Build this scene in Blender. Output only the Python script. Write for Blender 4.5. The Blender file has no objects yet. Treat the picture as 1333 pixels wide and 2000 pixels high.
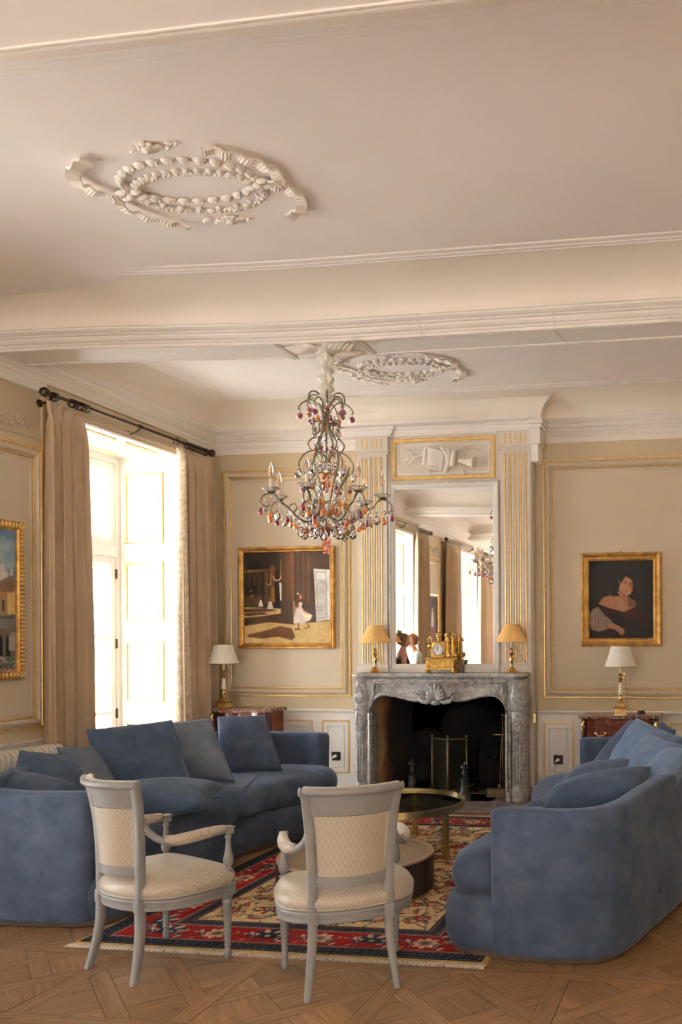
import bpy, bmesh, math, random
import numpy as np
from mathutils import Vector, Matrix

PI = math.pi
random.seed(7)
rng = np.random.default_rng(7)
S = bpy.context.scene
COL = S.collection

# ---------------------------------------------------------------- camera
cam_d = bpy.data.cameras.new('camera')
cam = bpy.data.objects.new('camera', cam_d)
COL.objects.link(cam)
S.camera = cam
F_PX, CX, CY, ROLL, EYE = 1680.0, 1150.0, 1247.0, 0.0052, 1.48
YAW = math.atan(250.0 / 1680.0)
cam_d.sensor_fit = 'VERTICAL'
cam_d.sensor_height = 36.0
cam_d.lens = 36.0 * F_PX / 2000.0
cam_d.shift_x = -(CX - 666.5) / 2000.0
cam_d.shift_y = (CY - 1000.0) / 2000.0
cam_d.clip_start = 0.05
cam.matrix_world = Matrix.Translation((0, 0, EYE)) @ Matrix.Rotation(YAW, 4, 'Z') @ Matrix.Rotation(PI / 2, 4, 'X') @ Matrix.Rotation(-ROLL, 4, 'Z')

# ---------------------------------------------------------------- daylight and exposure
w = bpy.data.worlds.new('sky')
S.world = w
w.use_nodes = True
bg = w.node_tree.nodes['Background']
bg.inputs[0].default_value = (0.86, 0.93, 1.0, 1)
bg.inputs[1].default_value = 6.5
S.view_settings.view_transform = 'Standard'
S.view_settings.look = 'None'
S.view_settings.exposure = 1.08
S.view_settings.gamma = 1.0
S.view_settings.use_curve_mapping = False
S.cycles.max_bounces = 14
S.cycles.diffuse_bounces = 8
S.cycles.transparent_max_bounces = 12
S.cycles.sample_clamp_indirect = 6.0

sun_d = bpy.data.lights.new('sun', 'SUN')
sun_d.energy = 460.0
sun_d.angle = 0.02
sun_d.color = (1.0, 0.985, 0.95)
sun = bpy.data.objects.new('sun', sun_d)
COL.objects.link(sun)
sun.rotation_euler = Vector((0.35, 0.15, 1.0)).to_track_quat('Z', 'Y').to_euler()

XL, YB = -4.935, 7.904          # planes of the window wall and the chimney wall
WINS = [(6.0, 7.35), (2.0, 3.45), (-1.8, -0.3)]     # window openings along Y
FILL_FWINS = [(-4.0, -2.7)]      # made-up window for fill light, unseen, in the wall behind the camera (along X)
FILL_RWINS = [(-3.7, -2.3)]                   # another added for fill, in the right-hand wall (along Y)
for (x, y, rz, wd) in [((a + b) / 2, -4.95, PI / 2, b - a) for a, b in FILL_FWINS] + [(2.62, (a + b) / 2, PI, b - a) for a, b in FILL_RWINS]:  # portals of the added fill windows
    ld = bpy.data.lights.new('window_portal', 'AREA')
    ld.shape = 'RECTANGLE'
    ld.size = 3.0
    ld.size_y = wd
    ld.cycles.is_portal = True
    lo = bpy.data.objects.new('window_portal', ld)
    COL.objects.link(lo)
    lo.location = (x, y, 1.6)
    lo.rotation_euler = (0, -PI / 2, rz)
for (a, b) in WINS:             # daylight sampling through the window openings
    ld = bpy.data.lights.new('window_portal', 'AREA')
    ld.shape = 'RECTANGLE'
    ld.size = 3.2
    ld.size_y = b - a
    ld.cycles.is_portal = True
    lo = bpy.data.objects.new('window_portal', ld)
    COL.objects.link(lo)
    lo.location = (-5.68, (a + b) / 2, 1.6)
    lo.rotation_euler = (0, -PI / 2, 0)

# ---------------------------------------------------------------- helpers: objects
def mk(name, V, F, mat=None, parent=None, smooth=False, auto=None):
    me = bpy.data.meshes.new(name)
    me.from_pydata([tuple(v) for v in V], [], [tuple(f) for f in F])
    me.update()
    if mat is not None:
        me.materials.append(mat)
    if smooth:
        me.polygons.foreach_set('use_smooth', [True] * len(me.polygons))
        if auto:
            me.set_sharp_from_angle(angle=math.radians(auto))
    o = bpy.data.objects.new(name, me)
    COL.objects.link(o)
    if parent is not None:
        o.parent = parent
    return o

def tag(o, label=None, cat=None, group=None, kind=None):
    if label: o['label'] = label
    if cat: o['category'] = cat
    if group: o['group'] = group
    if kind: o['kind'] = kind
    return o

def empty(name, loc, rz=0, label=None, cat=None, group=None):
    o = bpy.data.objects.new(name, None)
    COL.objects.link(o)
    o.location = loc
    o.rotation_euler = (0, 0, rz)
    o.empty_display_size = 0.1
    return tag(o, label, cat, group)

def copy_tree(o, parent=None):
    c = o.copy()
    COL.objects.link(c)
    c.parent = parent
    for ch in list(o.children):
        copy_tree(ch, c)
    return c

def bevel(o, wdt=0.003, seg=2):
    m = o.modifiers.new('bevel', 'BEVEL')
    m.width = wdt
    m.segments = seg
    m.limit_method = 'ANGLE'
    m.angle_limit = math.radians(40)
    return o

# ---------------------------------------------------------------- helpers: geometry
class MB:
    def __init__(s):
        s.V = []
        s.F = []
    def add(s, V, F, M=None):
        n = len(s.V)
        if M is not None:
            V = [M @ Vector(v) for v in V]
        s.V += [tuple(v) for v in V]
        s.F += [tuple(i + n for i in f) for f in F]
        return s
    def box(s, x0, x1, y0, y1, z0, z1, M=None):
        V = [(x0, y0, z0), (x1, y0, z0), (x1, y1, z0), (x0, y1, z0), (x0, y0, z1), (x1, y0, z1), (x1, y1, z1), (x0, y1, z1)]
        F = [(0, 3, 2, 1), (4, 5, 6, 7), (0, 1, 5, 4), (1, 2, 6, 5), (2, 3, 7, 6), (3, 0, 4, 7)]
        return s.add(V, F, M)
    def lathe(s, prof, seg=20, c=(0, 0, 0), M=None, fn=None, caps=True):
        if prof[0] == prof[-1]: caps = False
        V = []
        F = []
        n = len(prof)
        for i, (r, z) in enumerate(prof):
            for k in range(seg):
                a = 2 * PI * k / seg
                rr = r * (fn(a, z, i) if fn else 1)
                V.append((c[0] + rr * math.cos(a), c[1] + rr * math.sin(a), c[2] + z))
        for i in range(n - 1):
            for k in range(seg):
                k2 = (k + 1) % seg
                F.append((i * seg + k, i * seg + k2, (i + 1) * seg + k2, (i + 1) * seg + k))
        if caps and prof[0][0] > 1e-6: F.append(tuple(range(seg - 1, -1, -1)))
        if caps and prof[-1][0] > 1e-6: F.append(tuple((n - 1) * seg + k for k in range(seg)))
        return s.add(V, F, M)
    def tube(s, pts, r, seg=8, caps=True, M=None, flat=1.0):
        pts = [Vector(p) for p in pts]
        n = len(pts)
        rs = r if hasattr(r, '__len__') else [r] * n
        V = []
        F = []
        t0 = (pts[1] - pts[0]).normalized()
        up = Vector((0, 0, 1)) if abs(t0.z) < 0.9 else Vector((1, 0, 0))
        nrm = (up - t0 * up.dot(t0)).normalized()
        for i, p in enumerate(pts):
            t = (pts[min(i + 1, n - 1)] - pts[max(i - 1, 0)]).normalized()
            nrm = (nrm - t * nrm.dot(t))
            nrm = nrm.normalized() if nrm.length > 1e-6 else t.orthogonal().normalized()
            b = t.cross(nrm)
            for k in range(seg):
                a = 2 * PI * k / seg
                V.append(p + nrm * (math.cos(a) * rs[i]) + b * (math.sin(a) * rs[i] * flat))
        for i in range(n - 1):
            for k in range(seg):
                k2 = (k + 1) % seg
                F.append((i * seg + k, i * seg + k2, (i + 1) * seg + k2, (i + 1) * seg + k))
        if caps:
            F.append(tuple(range(seg - 1, -1, -1)))
            F.append(tuple((n - 1) * seg + k for k in range(seg)))
        return s.add(V, F, M)
    def rings(s, R, closed=True, caps=True, M=None):
        n = len(R[0])
        V = [v for r in R for v in r]
        F = []
        m = n if closed else n - 1
        for i in range(len(R) - 1):
            for k in range(m):
                k2 = (k + 1) % n
                F.append((i * n + k, i * n + k2, (i + 1) * n + k2, (i + 1) * n + k))
        if caps:
            F.append(tuple(range(n - 1, -1, -1)))
            F.append(tuple((len(R) - 1) * n + k for k in range(n)))
        return s.add(V, F, M)
    def ball(s, c, rx, ry=None, rz=None, seg=10, rg=6, M=None):
        ry = rx if ry is None else ry
        rz = rx if rz is None else rz
        V = []
        F = []
        for i in range(rg + 1):
            ph = -PI / 2 + PI * i / rg
            for k in range(seg):
                a = 2 * PI * k / seg
                V.append((c[0] + rx * math.cos(ph) * math.cos(a), c[1] + ry * math.cos(ph) * math.sin(a), c[2] + rz * math.sin(ph)))
        for i in range(rg):
            for k in range(seg):
                k2 = (k + 1) % seg
                F.append((i * seg + k, i * seg + k2, (i + 1) * seg + k2, (i + 1) * seg + k))
        return s.add(V, F, M)
    def prism(s, poly, z0, z1, M=None):
        n = len(poly)
        V = [(p[0], p[1], z0) for p in poly] + [(p[0], p[1], z1) for p in poly]
        F = [tuple(range(n - 1, -1, -1)), tuple(range(n, 2 * n))] + [(i, (i + 1) % n, n + (i + 1) % n, n + i) for i in range(n)]
        return s.add(V, F, M)
    def frame(s, O, U, W, N, u0, u1, w0, w1, prof, M=None):
        """Mitred rectangular moulding on a plane: prof = [(inset, height)...]; closed loop of four sides."""
        O, U, W, N = Vector(O), Vector(U), Vector(W), Vector(N)
        R = []
        for (a, h) in prof:
            R.append([O + U * (u0 + a) + W * (w0 + a) + N * h, O + U * (u1 - a) + W * (w0 + a) + N * h,
                      O + U * (u1 - a) + W * (w1 - a) + N * h, O + U * (u0 + a) + W * (w1 - a) + N * h])
        return s.rings(R, True, False, M)
    def build(s, name, mat=None, parent=None, smooth=False, auto=None):
        return mk(name, s.V, s.F, mat, parent, smooth, auto)

def catmull(P, n=8, closed=False):
    P = [Vector(p) for p in P]
    out = []
    m = len(P)
    rngk = m if closed else m - 1
    for i in range(rngk):
        if closed:
            p0, p1, p2, p3 = P[(i - 1) % m], P[i], P[(i + 1) % m], P[(i + 2) % m]
        else:
            p0, p1, p2, p3 = P[max(i - 1, 0)], P[i], P[i + 1], P[min(i + 2, m - 1)]
        for k in range(n):
            t = k / n
            out.append(0.5 * ((2 * p1) + (p2 - p0) * t + (2 * p0 - 5 * p1 + 4 * p2 - p3) * t * t + (3 * p1 - p0 - 3 * p2 + p3) * t ** 3))
    if not closed:
        out.append(P[-1])
    return out

def norm2(P, closed=True):
    """Unit normals (to the right of travel = outward for a counter-clockwise loop) of a 2-D polyline."""
    P = np.array([[p[0], p[1]] for p in P], float)
    if closed:
        T = np.roll(P, -1, 0) - np.roll(P, 1, 0)
    else:
        T = np.gradient(P, axis=0)
    T /= np.linalg.norm(T, axis=1)[:, None] + 1e-12
    return P, np.c_[T[:, 1], -T[:, 0]]

# ---------------------------------------------------------------- helpers: materials
def nm(name):
    m = bpy.data.materials.new(name)
    m.use_nodes = True
    return m, m.node_tree, m.node_tree.nodes['Principled BSDF']

def srgb(r, g, b):
    f = lambda c: (c / 255 / 12.92) if c / 255 <= 0.04045 else ((c / 255 + 0.055) / 1.055) ** 2.4
    return (f(r), f(g), f(b), 1)

def pm(name, col, rough=0.5, metal=0.0, var=0.0, scale=8.0, bump=0.0, bscale=60.0, trans=0.0, ior=1.45, sheen=0.0, col2=None, coat=0.0, stretch=None, spec=None, coords='Object'):
    m, t, b = nm(name)
    N, L = t.nodes, t.links
    c = col if len(col) == 4 else (*col, 1)
    b.inputs['Base Color'].default_value = c
    b.inputs['Roughness'].default_value = rough
    b.inputs['Metallic'].default_value = metal
    b.inputs['IOR'].default_value = ior
    b.inputs['Transmission Weight'].default_value = trans
    b.inputs['Sheen Weight'].default_value = sheen
    b.inputs['Coat Weight'].default_value = coat
    if spec is not None: b.inputs['Specular IOR Level'].default_value = spec
    tc = N.new('ShaderNodeTexCoord')
    src = tc.outputs[coords]
    if stretch:
        mp = N.new('ShaderNodeMapping')
        mp.inputs['Scale'].default_value = stretch
        L.new(src, mp.inputs[0])
        src = mp.outputs[0]
    if var > 0 or col2:
        n = N.new('ShaderNodeTexNoise')
        n.inputs['Scale'].default_value = scale
        n.inputs['Detail'].default_value = 5
        L.new(src, n.inputs['Vector'])
        r = N.new('ShaderNodeValToRGB')
        c2 = col2 if col2 else tuple(min(1, x * (1 + var)) for x in c[:3])
        c1 = c[:3] if col2 else tuple(x * (1 - var) for x in c[:3])
        r.color_ramp.elements[0].position = 0.35
        r.color_ramp.elements[1].position = 0.65
        r.color_ramp.elements[0].color = (*c1, 1)
        r.color_ramp.elements[1].color = (*c2[:3], 1)
        L.new(n.outputs['Fac'], r.inputs[0])
        L.new(r.outputs[0], b.inputs['Base Color'])
    if bump > 0:
        n2 = N.new('ShaderNodeTexNoise')
        n2.inputs['Scale'].default_value = bscale
        n2.inputs['Detail'].default_value = 4
        L.new(src, n2.inputs['Vector'])
        bp = N.new('ShaderNodeBump')
        bp.inputs['Strength'].default_value = bump
        bp.inputs['Distance'].default_value = 0.01
        L.new(n2.outputs['Fac'], bp.inputs['Height'])
        L.new(bp.outputs[0], b.inputs['Normal'])
    return m

def attr_mat(name, attr='Col', rough=0.6, bump=0.0, bscale=300.0, var=0.0, coat=0.0, sheen=0.0):
    m, t, b = nm(name)
    N, L = t.nodes, t.links
    a = N.new('ShaderNodeAttribute')
    a.attribute_name = attr
    out = a.outputs['Color']
    tc = N.new('ShaderNodeTexCoord')
    if var > 0:
        n = N.new('ShaderNodeTexNoise')
        n.inputs['Scale'].default_value = bscale
        L.new(tc.outputs['Object'], n.inputs['Vector'])
        mr = N.new('ShaderNodeMapRange')
        mr.inputs['To Min'].default_value = 1 - var
        mr.inputs['To Max'].default_value = 1 + var
        L.new(n.outputs['Fac'], mr.inputs[0])
        mx = N.new('ShaderNodeVectorMath')
        mx.operation = 'SCALE'
        L.new(out, mx.inputs[0])
        L.new(mr.outputs[0], mx.inputs['Scale'])
        out = mx.outputs[0]
    L.new(out, b.inputs['Base Color'])
    b.inputs['Roughness'].default_value = rough
    b.inputs['Specular IOR Level'].default_value = 0.22
    b.inputs['Coat Weight'].default_value = coat
    b.inputs['Sheen Weight'].default_value = sheen
    if bump > 0:
        n2 = N.new('ShaderNodeTexNoise')
        n2.inputs['Scale'].default_value = bscale
        L.new(tc.outputs['Object'], n2.inputs['Vector'])
        bp = N.new('ShaderNodeBump')
        bp.inputs['Strength'].default_value = bump
        bp.inputs['Distance'].default_value = 0.005
        L.new(n2.outputs['Fac'], bp.inputs['Height'])
        L.new(bp.outputs[0], b.inputs['Normal'])
    return m

M = {}
M['ceil'] = pm('ceiling_plaster', (0.86, 0.815, 0.785), 0.75, var=0.02, scale=2, bump=0.04, bscale=25)
M['cove'] = pm('cove_plaster', (0.82, 0.76, 0.68), 0.75, var=0.02, scale=2, bump=0.04, bscale=25)
M['corn'] = pm('cornice_paint', (0.84, 0.80, 0.755), 0.6, bump=0.03, bscale=30)
M['wall'] = pm('wall_paint', (0.56, 0.46, 0.305), 0.62, var=0.035, scale=1.5, bump=0.05, bscale=18)
M['panel'] = pm('panel_paint', (0.59, 0.505, 0.375), 0.62, var=0.03, scale=1.5, bump=0.05, bscale=12)
M['white'] = pm('white_joinery_paint', (0.76, 0.74, 0.70), 0.42, var=0.015, scale=3, bump=0.02, bscale=30)
M['grey'] = pm('grey_cream_paint', (0.64, 0.585, 0.515), 0.5, var=0.02, scale=3, bump=0.03, bscale=30)
M['plaster'] = pm('relief_plaster', (0.83, 0.79, 0.73), 0.7, bump=0.08, bscale=120)
M['gilt'] = pm('gilding', (0.80, 0.57, 0.24), 0.36, 0.6, col2=(0.68, 0.45, 0.17), scale=20, bump=0.1, bscale=80)
M['oldgold'] = pm('old_gold_frame', (0.62, 0.36, 0.10), 0.38, 0.7, col2=(0.36, 0.18, 0.05), scale=14, bump=0.2, bscale=70)
M['brass'] = pm('polished_brass', (0.80, 0.58, 0.26), 0.16, 1.0, var=0.1, scale=15)
M['antbrass'] = pm('brushed_brass', (0.62, 0.47, 0.20), 0.28, 1.0, var=0.15, scale=12, stretch=(1, 1, 30))
M['shadebrass'] = pm('shaded_brass', (0.24, 0.175, 0.10), 0.5, 0.7, var=0.2, scale=30)  # brass darkened in its colour for the shade inside the firebox
M['iron'] = pm('cast_iron', (0.006, 0.0055, 0.005), 0.9, 0.0, bump=0.3, bscale=60)
M['darkiron'] = pm('curtain_rod_bronze', (0.06, 0.042, 0.028), 0.38, 0.8, var=0.3, scale=40)
M['mirror'] = pm('mirror_silver', (0.86, 0.85, 0.82), 0.02, 1.0)
M['chairpaint'] = pm('chair_paint', (0.25, 0.247, 0.24), 0.42, var=0.05, scale=20, bump=0.12, bscale=90)
def lit_soot_mat():
    """Fire brick: soot in blotches, light at the hearth mouth painted in as ochre, fading to black inside."""
    m, t, b = nm('sooty_brick_lit_mouth')
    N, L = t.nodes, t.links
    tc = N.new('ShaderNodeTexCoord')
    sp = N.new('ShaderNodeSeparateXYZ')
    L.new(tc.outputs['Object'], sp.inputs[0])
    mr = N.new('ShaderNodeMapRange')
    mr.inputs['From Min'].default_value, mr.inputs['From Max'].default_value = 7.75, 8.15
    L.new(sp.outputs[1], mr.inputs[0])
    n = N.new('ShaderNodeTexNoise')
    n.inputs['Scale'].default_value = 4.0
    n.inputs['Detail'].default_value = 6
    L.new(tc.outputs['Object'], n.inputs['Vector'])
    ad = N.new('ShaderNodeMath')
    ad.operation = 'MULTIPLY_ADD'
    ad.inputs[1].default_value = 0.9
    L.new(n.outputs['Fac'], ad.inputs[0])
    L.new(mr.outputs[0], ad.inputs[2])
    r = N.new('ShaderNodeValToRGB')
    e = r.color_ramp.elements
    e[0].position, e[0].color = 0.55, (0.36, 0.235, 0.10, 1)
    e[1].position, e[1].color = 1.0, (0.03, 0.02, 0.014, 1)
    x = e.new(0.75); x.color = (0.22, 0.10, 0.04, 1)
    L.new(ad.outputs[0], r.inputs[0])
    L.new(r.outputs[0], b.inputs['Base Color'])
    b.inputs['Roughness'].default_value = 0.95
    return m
M['soot'] = lit_soot_mat()
M['sootdark'] = pm('soot', (0.03, 0.02, 0.014), 0.95, bump=0.2, bscale=30)
M['shadew'] = pm('white_pleated_silk', (0.82, 0.78, 0.70), 0.8, sheen=0.2, trans=0.0)
M['shadey'] = pm('yellow_pleated_silk', (0.80, 0.50, 0.17), 0.75, sheen=0.2)
M['piping'] = pm('gold_braid', (0.35, 0.26, 0.08), 0.6)
M['candle'] = pm('ivory_candle_sleeve', (0.85, 0.78, 0.62), 0.45)
M['black'] = pm('black_plastic', (0.012, 0.012, 0.012), 0.35)
M['cable'] = pm('cable_sheath', (0.30, 0.22, 0.12), 0.5)
M['whitemetal'] = pm('radiator_enamel', (0.80, 0.78, 0.72), 0.3)
M['chrome'] = pm('chrome', (0.75, 0.75, 0.76), 0.15, 1.0)
M['crystal'] = pm('crystal_glass', (1, 1, 1), 0.0, trans=1.0, ior=1.52)
M['clockgold'] = pm('ormolu', (0.72, 0.45, 0.13), 0.3, 0.9, col2=(0.45, 0.25, 0.06), scale=40, bump=0.3, bscale=120)
M['saucer'] = pm('cut_glass_saucer', (0.90, 0.90, 0.88), 0.12, trans=0.80, ior=1.12)
M['plum'] = pm('plum_glass', (0.30, 0.03, 0.08), 0.03, trans=0.75, ior=1.5)
M['amber'] = pm('amber_glass', (0.90, 0.22, 0.02), 0.03, trans=0.75, ior=1.5)
M['pink'] = pm('pink_glass', (0.95, 0.42, 0.30), 0.05, trans=0.7, ior=1.5)
M['green'] = pm('green_glass', (0.02, 0.25, 0.08), 0.05, trans=0.6, ior=1.5)
M['brown'] = pm('brown_glass', (0.35, 0.13, 0.03), 0.03, trans=0.7, ior=1.5)
M['chandiron'] = pm('chandelier_metal', (0.23, 0.19, 0.13), 0.35, 0.85, var=0.3, scale=40)
M['satin'] = pm('cream_satin', (0.42, 0.38, 0.31), 0.35, sheen=0.4, bump=0.5, bscale=25)
M['plinth'] = pm('sofa_plinth_wood', (0.085, 0.055, 0.038), 0.45, var=0.2, scale=10)
M['skin'] = pm('skin', (0.62, 0.33, 0.24), 0.55, var=0.05, scale=10)
M['hair'] = pm('light_brown_hair', (0.30, 0.19, 0.09), 0.6, var=0.4, scale=60, stretch=(1, 1, 0.2))
M['auburn'] = pm('auburn_hair', (0.28, 0.10, 0.035), 0.6, var=0.3, scale=60)
M['navy'] = pm('navy_cotton', (0.012, 0.018, 0.04), 0.8)
M['mint'] = pm('pale_mint_cotton', (0.62, 0.72, 0.66), 0.8)
M['denim'] = pm('dark_trousers', (0.04, 0.05, 0.08), 0.85)
M['gravel'] = pm('pale_gravel', (0.60, 0.57, 0.54), 0.95, var=0.2, scale=12)
M['bark'] = pm('bark', (0.16, 0.11, 0.07), 0.9, var=0.3, scale=10)
M['leaf'] = pm('sunlit_leaves', (0.40, 0.42, 0.22), 0.7, col2=(0.62, 0.52, 0.30), scale=3)

def glass_pane_mat():
    m, t, b = nm('window_glass')
    N, L = t.nodes, t.links
    tr = N.new('ShaderNodeBsdfTransparent')
    gl = N.new('ShaderNodeBsdfGlossy')
    gl.inputs['Roughness'].default_value = 0.01
    fr = N.new('ShaderNodeFresnel')
    fr.inputs[0].default_value = 1.45
    mx = N.new('ShaderNodeMixShader')
    ge = N.new('ShaderNodeNewGeometry')
    inv = N.new('ShaderNodeMath')
    inv.operation = 'SUBTRACT'
    inv.inputs[0].default_value = 1.0
    L.new(ge.outputs['Backfacing'], inv.inputs[1])
    ml = N.new('ShaderNodeMath')
    ml.operation = 'MULTIPLY'
    L.new(fr.outputs[0], ml.inputs[0])
    L.new(inv.outputs[0], ml.inputs[1])
    L.new(ml.outputs[0], mx.inputs[0])
    L.new(tr.outputs[0], mx.inputs[1])
    L.new(gl.outputs[0], mx.inputs[2])
    L.new(mx.outputs[0], N['Material Output'].inputs[0])
    return m
M['pane'] = glass_pane_mat()
def smoked_mat():
    m, t, b = nm('smoked_table_glass')
    N, L = t.nodes, t.links
    tr = N.new('ShaderNodeBsdfTransparent')
    tr.inputs[0].default_value = (0.55, 0.56, 0.53, 1)
    gl = N.new('ShaderNodeBsdfGlossy')
    gl.inputs['Roughness'].default_value = 0.02
    fr = N.new('ShaderNodeFresnel')
    fr.inputs[0].default_value = 1.5
    mx = N.new('ShaderNodeMixShader')
    ge = N.new('ShaderNodeNewGeometry')
    inv = N.new('ShaderNodeMath')
    inv.operation = 'SUBTRACT'
    inv.inputs[0].default_value = 1.0
    L.new(ge.outputs['Backfacing'], inv.inputs[1])
    ml = N.new('ShaderNodeMath')
    ml.operation = 'MULTIPLY'
    L.new(fr.outputs[0], ml.inputs[0])
    L.new(inv.outputs[0], ml.inputs[1])
    L.new(ml.outputs[0], mx.inputs[0])
    L.new(tr.outputs[0], mx.inputs[1])
    L.new(gl.outputs[0], mx.inputs[2])
    L.new(mx.outputs[0], N['Material Output'].inputs[0])
    return m
M['smoked'] = smoked_mat()

def marble(name, base, vein, dark, scale=3.0, rough=0.25):
    m, t, b = nm(name)
    N, L = t.nodes, t.links
    tc = N.new('ShaderNodeTexCoord')
    n1 = N.new('ShaderNodeTexNoise')
    n1.inputs['Scale'].default_value = scale
    n1.inputs['Detail'].default_value = 9
    n1.inputs['Distortion'].default_value = 1.6
    n2 = N.new('ShaderNodeTexNoise')
    n2.inputs['Scale'].default_value = scale * 4.5
    n2.inputs['Detail'].default_value = 8
    n2.inputs['Distortion'].default_value = 0.7
    for n in (n1, n2): L.new(tc.outputs['Object'], n.inputs['Vector'])
    r1 = N.new('ShaderNodeValToRGB')
    e = r1.color_ramp.elements
    e[0].position, e[0].color = 0.36, (*dark, 1)
    e[1].position, e[1].color = 0.60, (*base, 1)
    x = e.new(0.49); x.color = (*[(p + q) / 2 for p, q in zip(dark, base)], 1)
    r2 = N.new('ShaderNodeValToRGB')
    e = r2.color_ramp.elements
    e[0].position, e[0].color = 0.50, (0, 0, 0, 1)
    e[1].position, e[1].color = 0.64, (1, 1, 1, 1)
    L.new(n1.outputs['Fac'], r1.inputs[0])
    L.new(n2.outputs['Fac'], r2.inputs[0])
    mx = N.new('ShaderNodeMix')
    mx.data_type = 'RGBA'
    L.new(r2.outputs[0], mx.inputs[0])
    L.new(r1.outputs[0], mx.inputs[6])
    mx.inputs[7].default_value = (*vein, 1)
    L.new(mx.outputs[2], b.inputs['Base Color'])
    b.inputs['Roughness'].default_value = rough
    return m
M['greymarble'] = marble('grey_veined_marble', (0.40, 0.395, 0.385), (0.50, 0.49, 0.475), (0.25, 0.245, 0.235), 9.0)
M['redmarble'] = marble('red_brown_marble', (0.20, 0.085, 0.065), (0.52, 0.40, 0.35), (0.09, 0.035, 0.025), 9.0, 0.2)

def velvet(name, c1, c2):
    m, t, b = nm(name)
    N, L = t.nodes, t.links
    tc = N.new('ShaderNodeTexCoord')
    n1 = N.new('ShaderNodeTexNoise')
    n1.inputs['Scale'].default_value = 7.5
    n1.inputs['Detail'].default_value = 7
    n1.inputs['Roughness'].default_value = 0.6
    n1.inputs['Distortion'].default_value = 0.5
    n3 = N.new('ShaderNodeTexNoise')
    n3.inputs['Scale'].default_value = 260
    L.new(tc.outputs['Object'], n1.inputs['Vector'])
    L.new(tc.outputs['Object'], n3.inputs['Vector'])
    ad = N.new('ShaderNodeMath')
    ad.operation = 'MULTIPLY_ADD'
    ad.inputs[1].default_value = 0.28
    L.new(n3.outputs['Fac'], ad.inputs[0])
    L.new(n1.outputs['Fac'], ad.inputs[2])
    r = N.new('ShaderNodeValToRGB')
    e = r.color_ramp.elements
    e[0].position, e[0].color = 0.42, (*c1, 1)
    e[1].position, e[1].color = 0.90, (*c2, 1)
    L.new(ad.outputs[0], r.inputs[0])
    L.new(r.outputs[0], b.inputs['Base Color'])
    b.inputs['Roughness'].default_value = 0.85
    b.inputs['Specular IOR Level'].default_value = 0.15
    b.inputs['Sheen Weight'].default_value = 0.28
    b.inputs['Sheen Roughness'].default_value = 0.35
    b.inputs['Sheen Tint'].default_value = (0.62, 0.76, 1.0, 1)
    bp = N.new('ShaderNodeBump')
    bp.inputs['Strength'].default_value = 0.25
    bp.inputs['Distance'].default_value = 0.004
    L.new(n3.outputs['Fac'], bp.inputs['Height'])
    L.new(bp.outputs[0], b.inputs['Normal'])
    return m
M['velvet'] = velvet('blue_grey_velvet', (0.040, 0.058, 0.098), (0.092, 0.119, 0.178))
M['velvetd'] = velvet('dark_blue_velvet', (0.034, 0.056, 0.098), (0.078, 0.110, 0.168))
M['velvetl'] = velvet('light_blue_velvet', (0.100, 0.155, 0.260), (0.185, 0.255, 0.375))
M['velvetg'] = velvet('grey_blue_velvet', (0.110, 0.138, 0.185), (0.190, 0.220, 0.270))

def damask():
    """Cream satin with a fine diamond lattice whose crossings carry small stars (laid out in UV, 1 unit = 1 m)."""
    m, t, b = nm('cream_lattice_damask')
    N, L = t.nodes, t.links
    uv = N.new('ShaderNodeUVMap')
    sp = N.new('ShaderNodeSeparateXYZ')
    L.new(uv.outputs[0], sp.inputs[0])
    def math_(op, a, bb=None, c=None):
        n = N.new('ShaderNodeMath')
        n.operation = op
        for i, v in enumerate((a, bb, c)):
            if v is None: continue
            if isinstance(v, (int, float)): n.inputs[i].default_value = v
            else: L.new(v, n.inputs[i])
        return n.outputs[0]
    k = 1 / 0.030
    u = math_('MULTIPLY', sp.outputs[0], k * 1.25)
    v = math_('MULTIPLY', sp.outputs[1], k * 0.72)
    p = math_('ADD', u, v)
    q = math_('SUBTRACT', u, v)
    dp = math_('ABSOLUTE', math_('SUBTRACT', math_('FRACT', p), 0.5))
    dq = math_('ABSOLUTE', math_('SUBTRACT', math_('FRACT', q), 0.5))
    line = math_('LESS_THAN', math_('MINIMUM', dp, dq), 0.035)
    star = math_('LESS_THAN', math_('MAXIMUM', dp, dq), 0.12)
    fac = math_('MAXIMUM', line, star)
    mx = N.new('ShaderNodeMix')
    mx.data_type = 'RGBA'
    L.new(fac, mx.inputs[0])
    mx.inputs[6].default_value = (0.47, 0.415, 0.33, 1)
    mx.inputs[7].default_value = (0.36, 0.29, 0.205, 1)
    L.new(mx.outputs[2], b.inputs['Base Color'])
    rr = math_('MULTIPLY_ADD', fac, 0.2, 0.34)
    L.new(rr, b.inputs['Roughness'])
    b.inputs['Sheen Weight'].default_value = 0.3
    tc = N.new('ShaderNodeTexCoord')
    n2 = N.new('ShaderNodeTexNoise')
    n2.inputs['Scale'].default_value = 14
    L.new(tc.outputs['Object'], n2.inputs['Vector'])
    bp = N.new('ShaderNodeBump')
    bp.inputs['Strength'].default_value = 0.35
    bp.inputs['Distance'].default_value = 0.01
    L.new(n2.outputs['Fac'], bp.inputs['Height'])
    L.new(bp.outputs[0], b.inputs['Normal'])
    return m
M['damask'] = damask()

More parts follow.
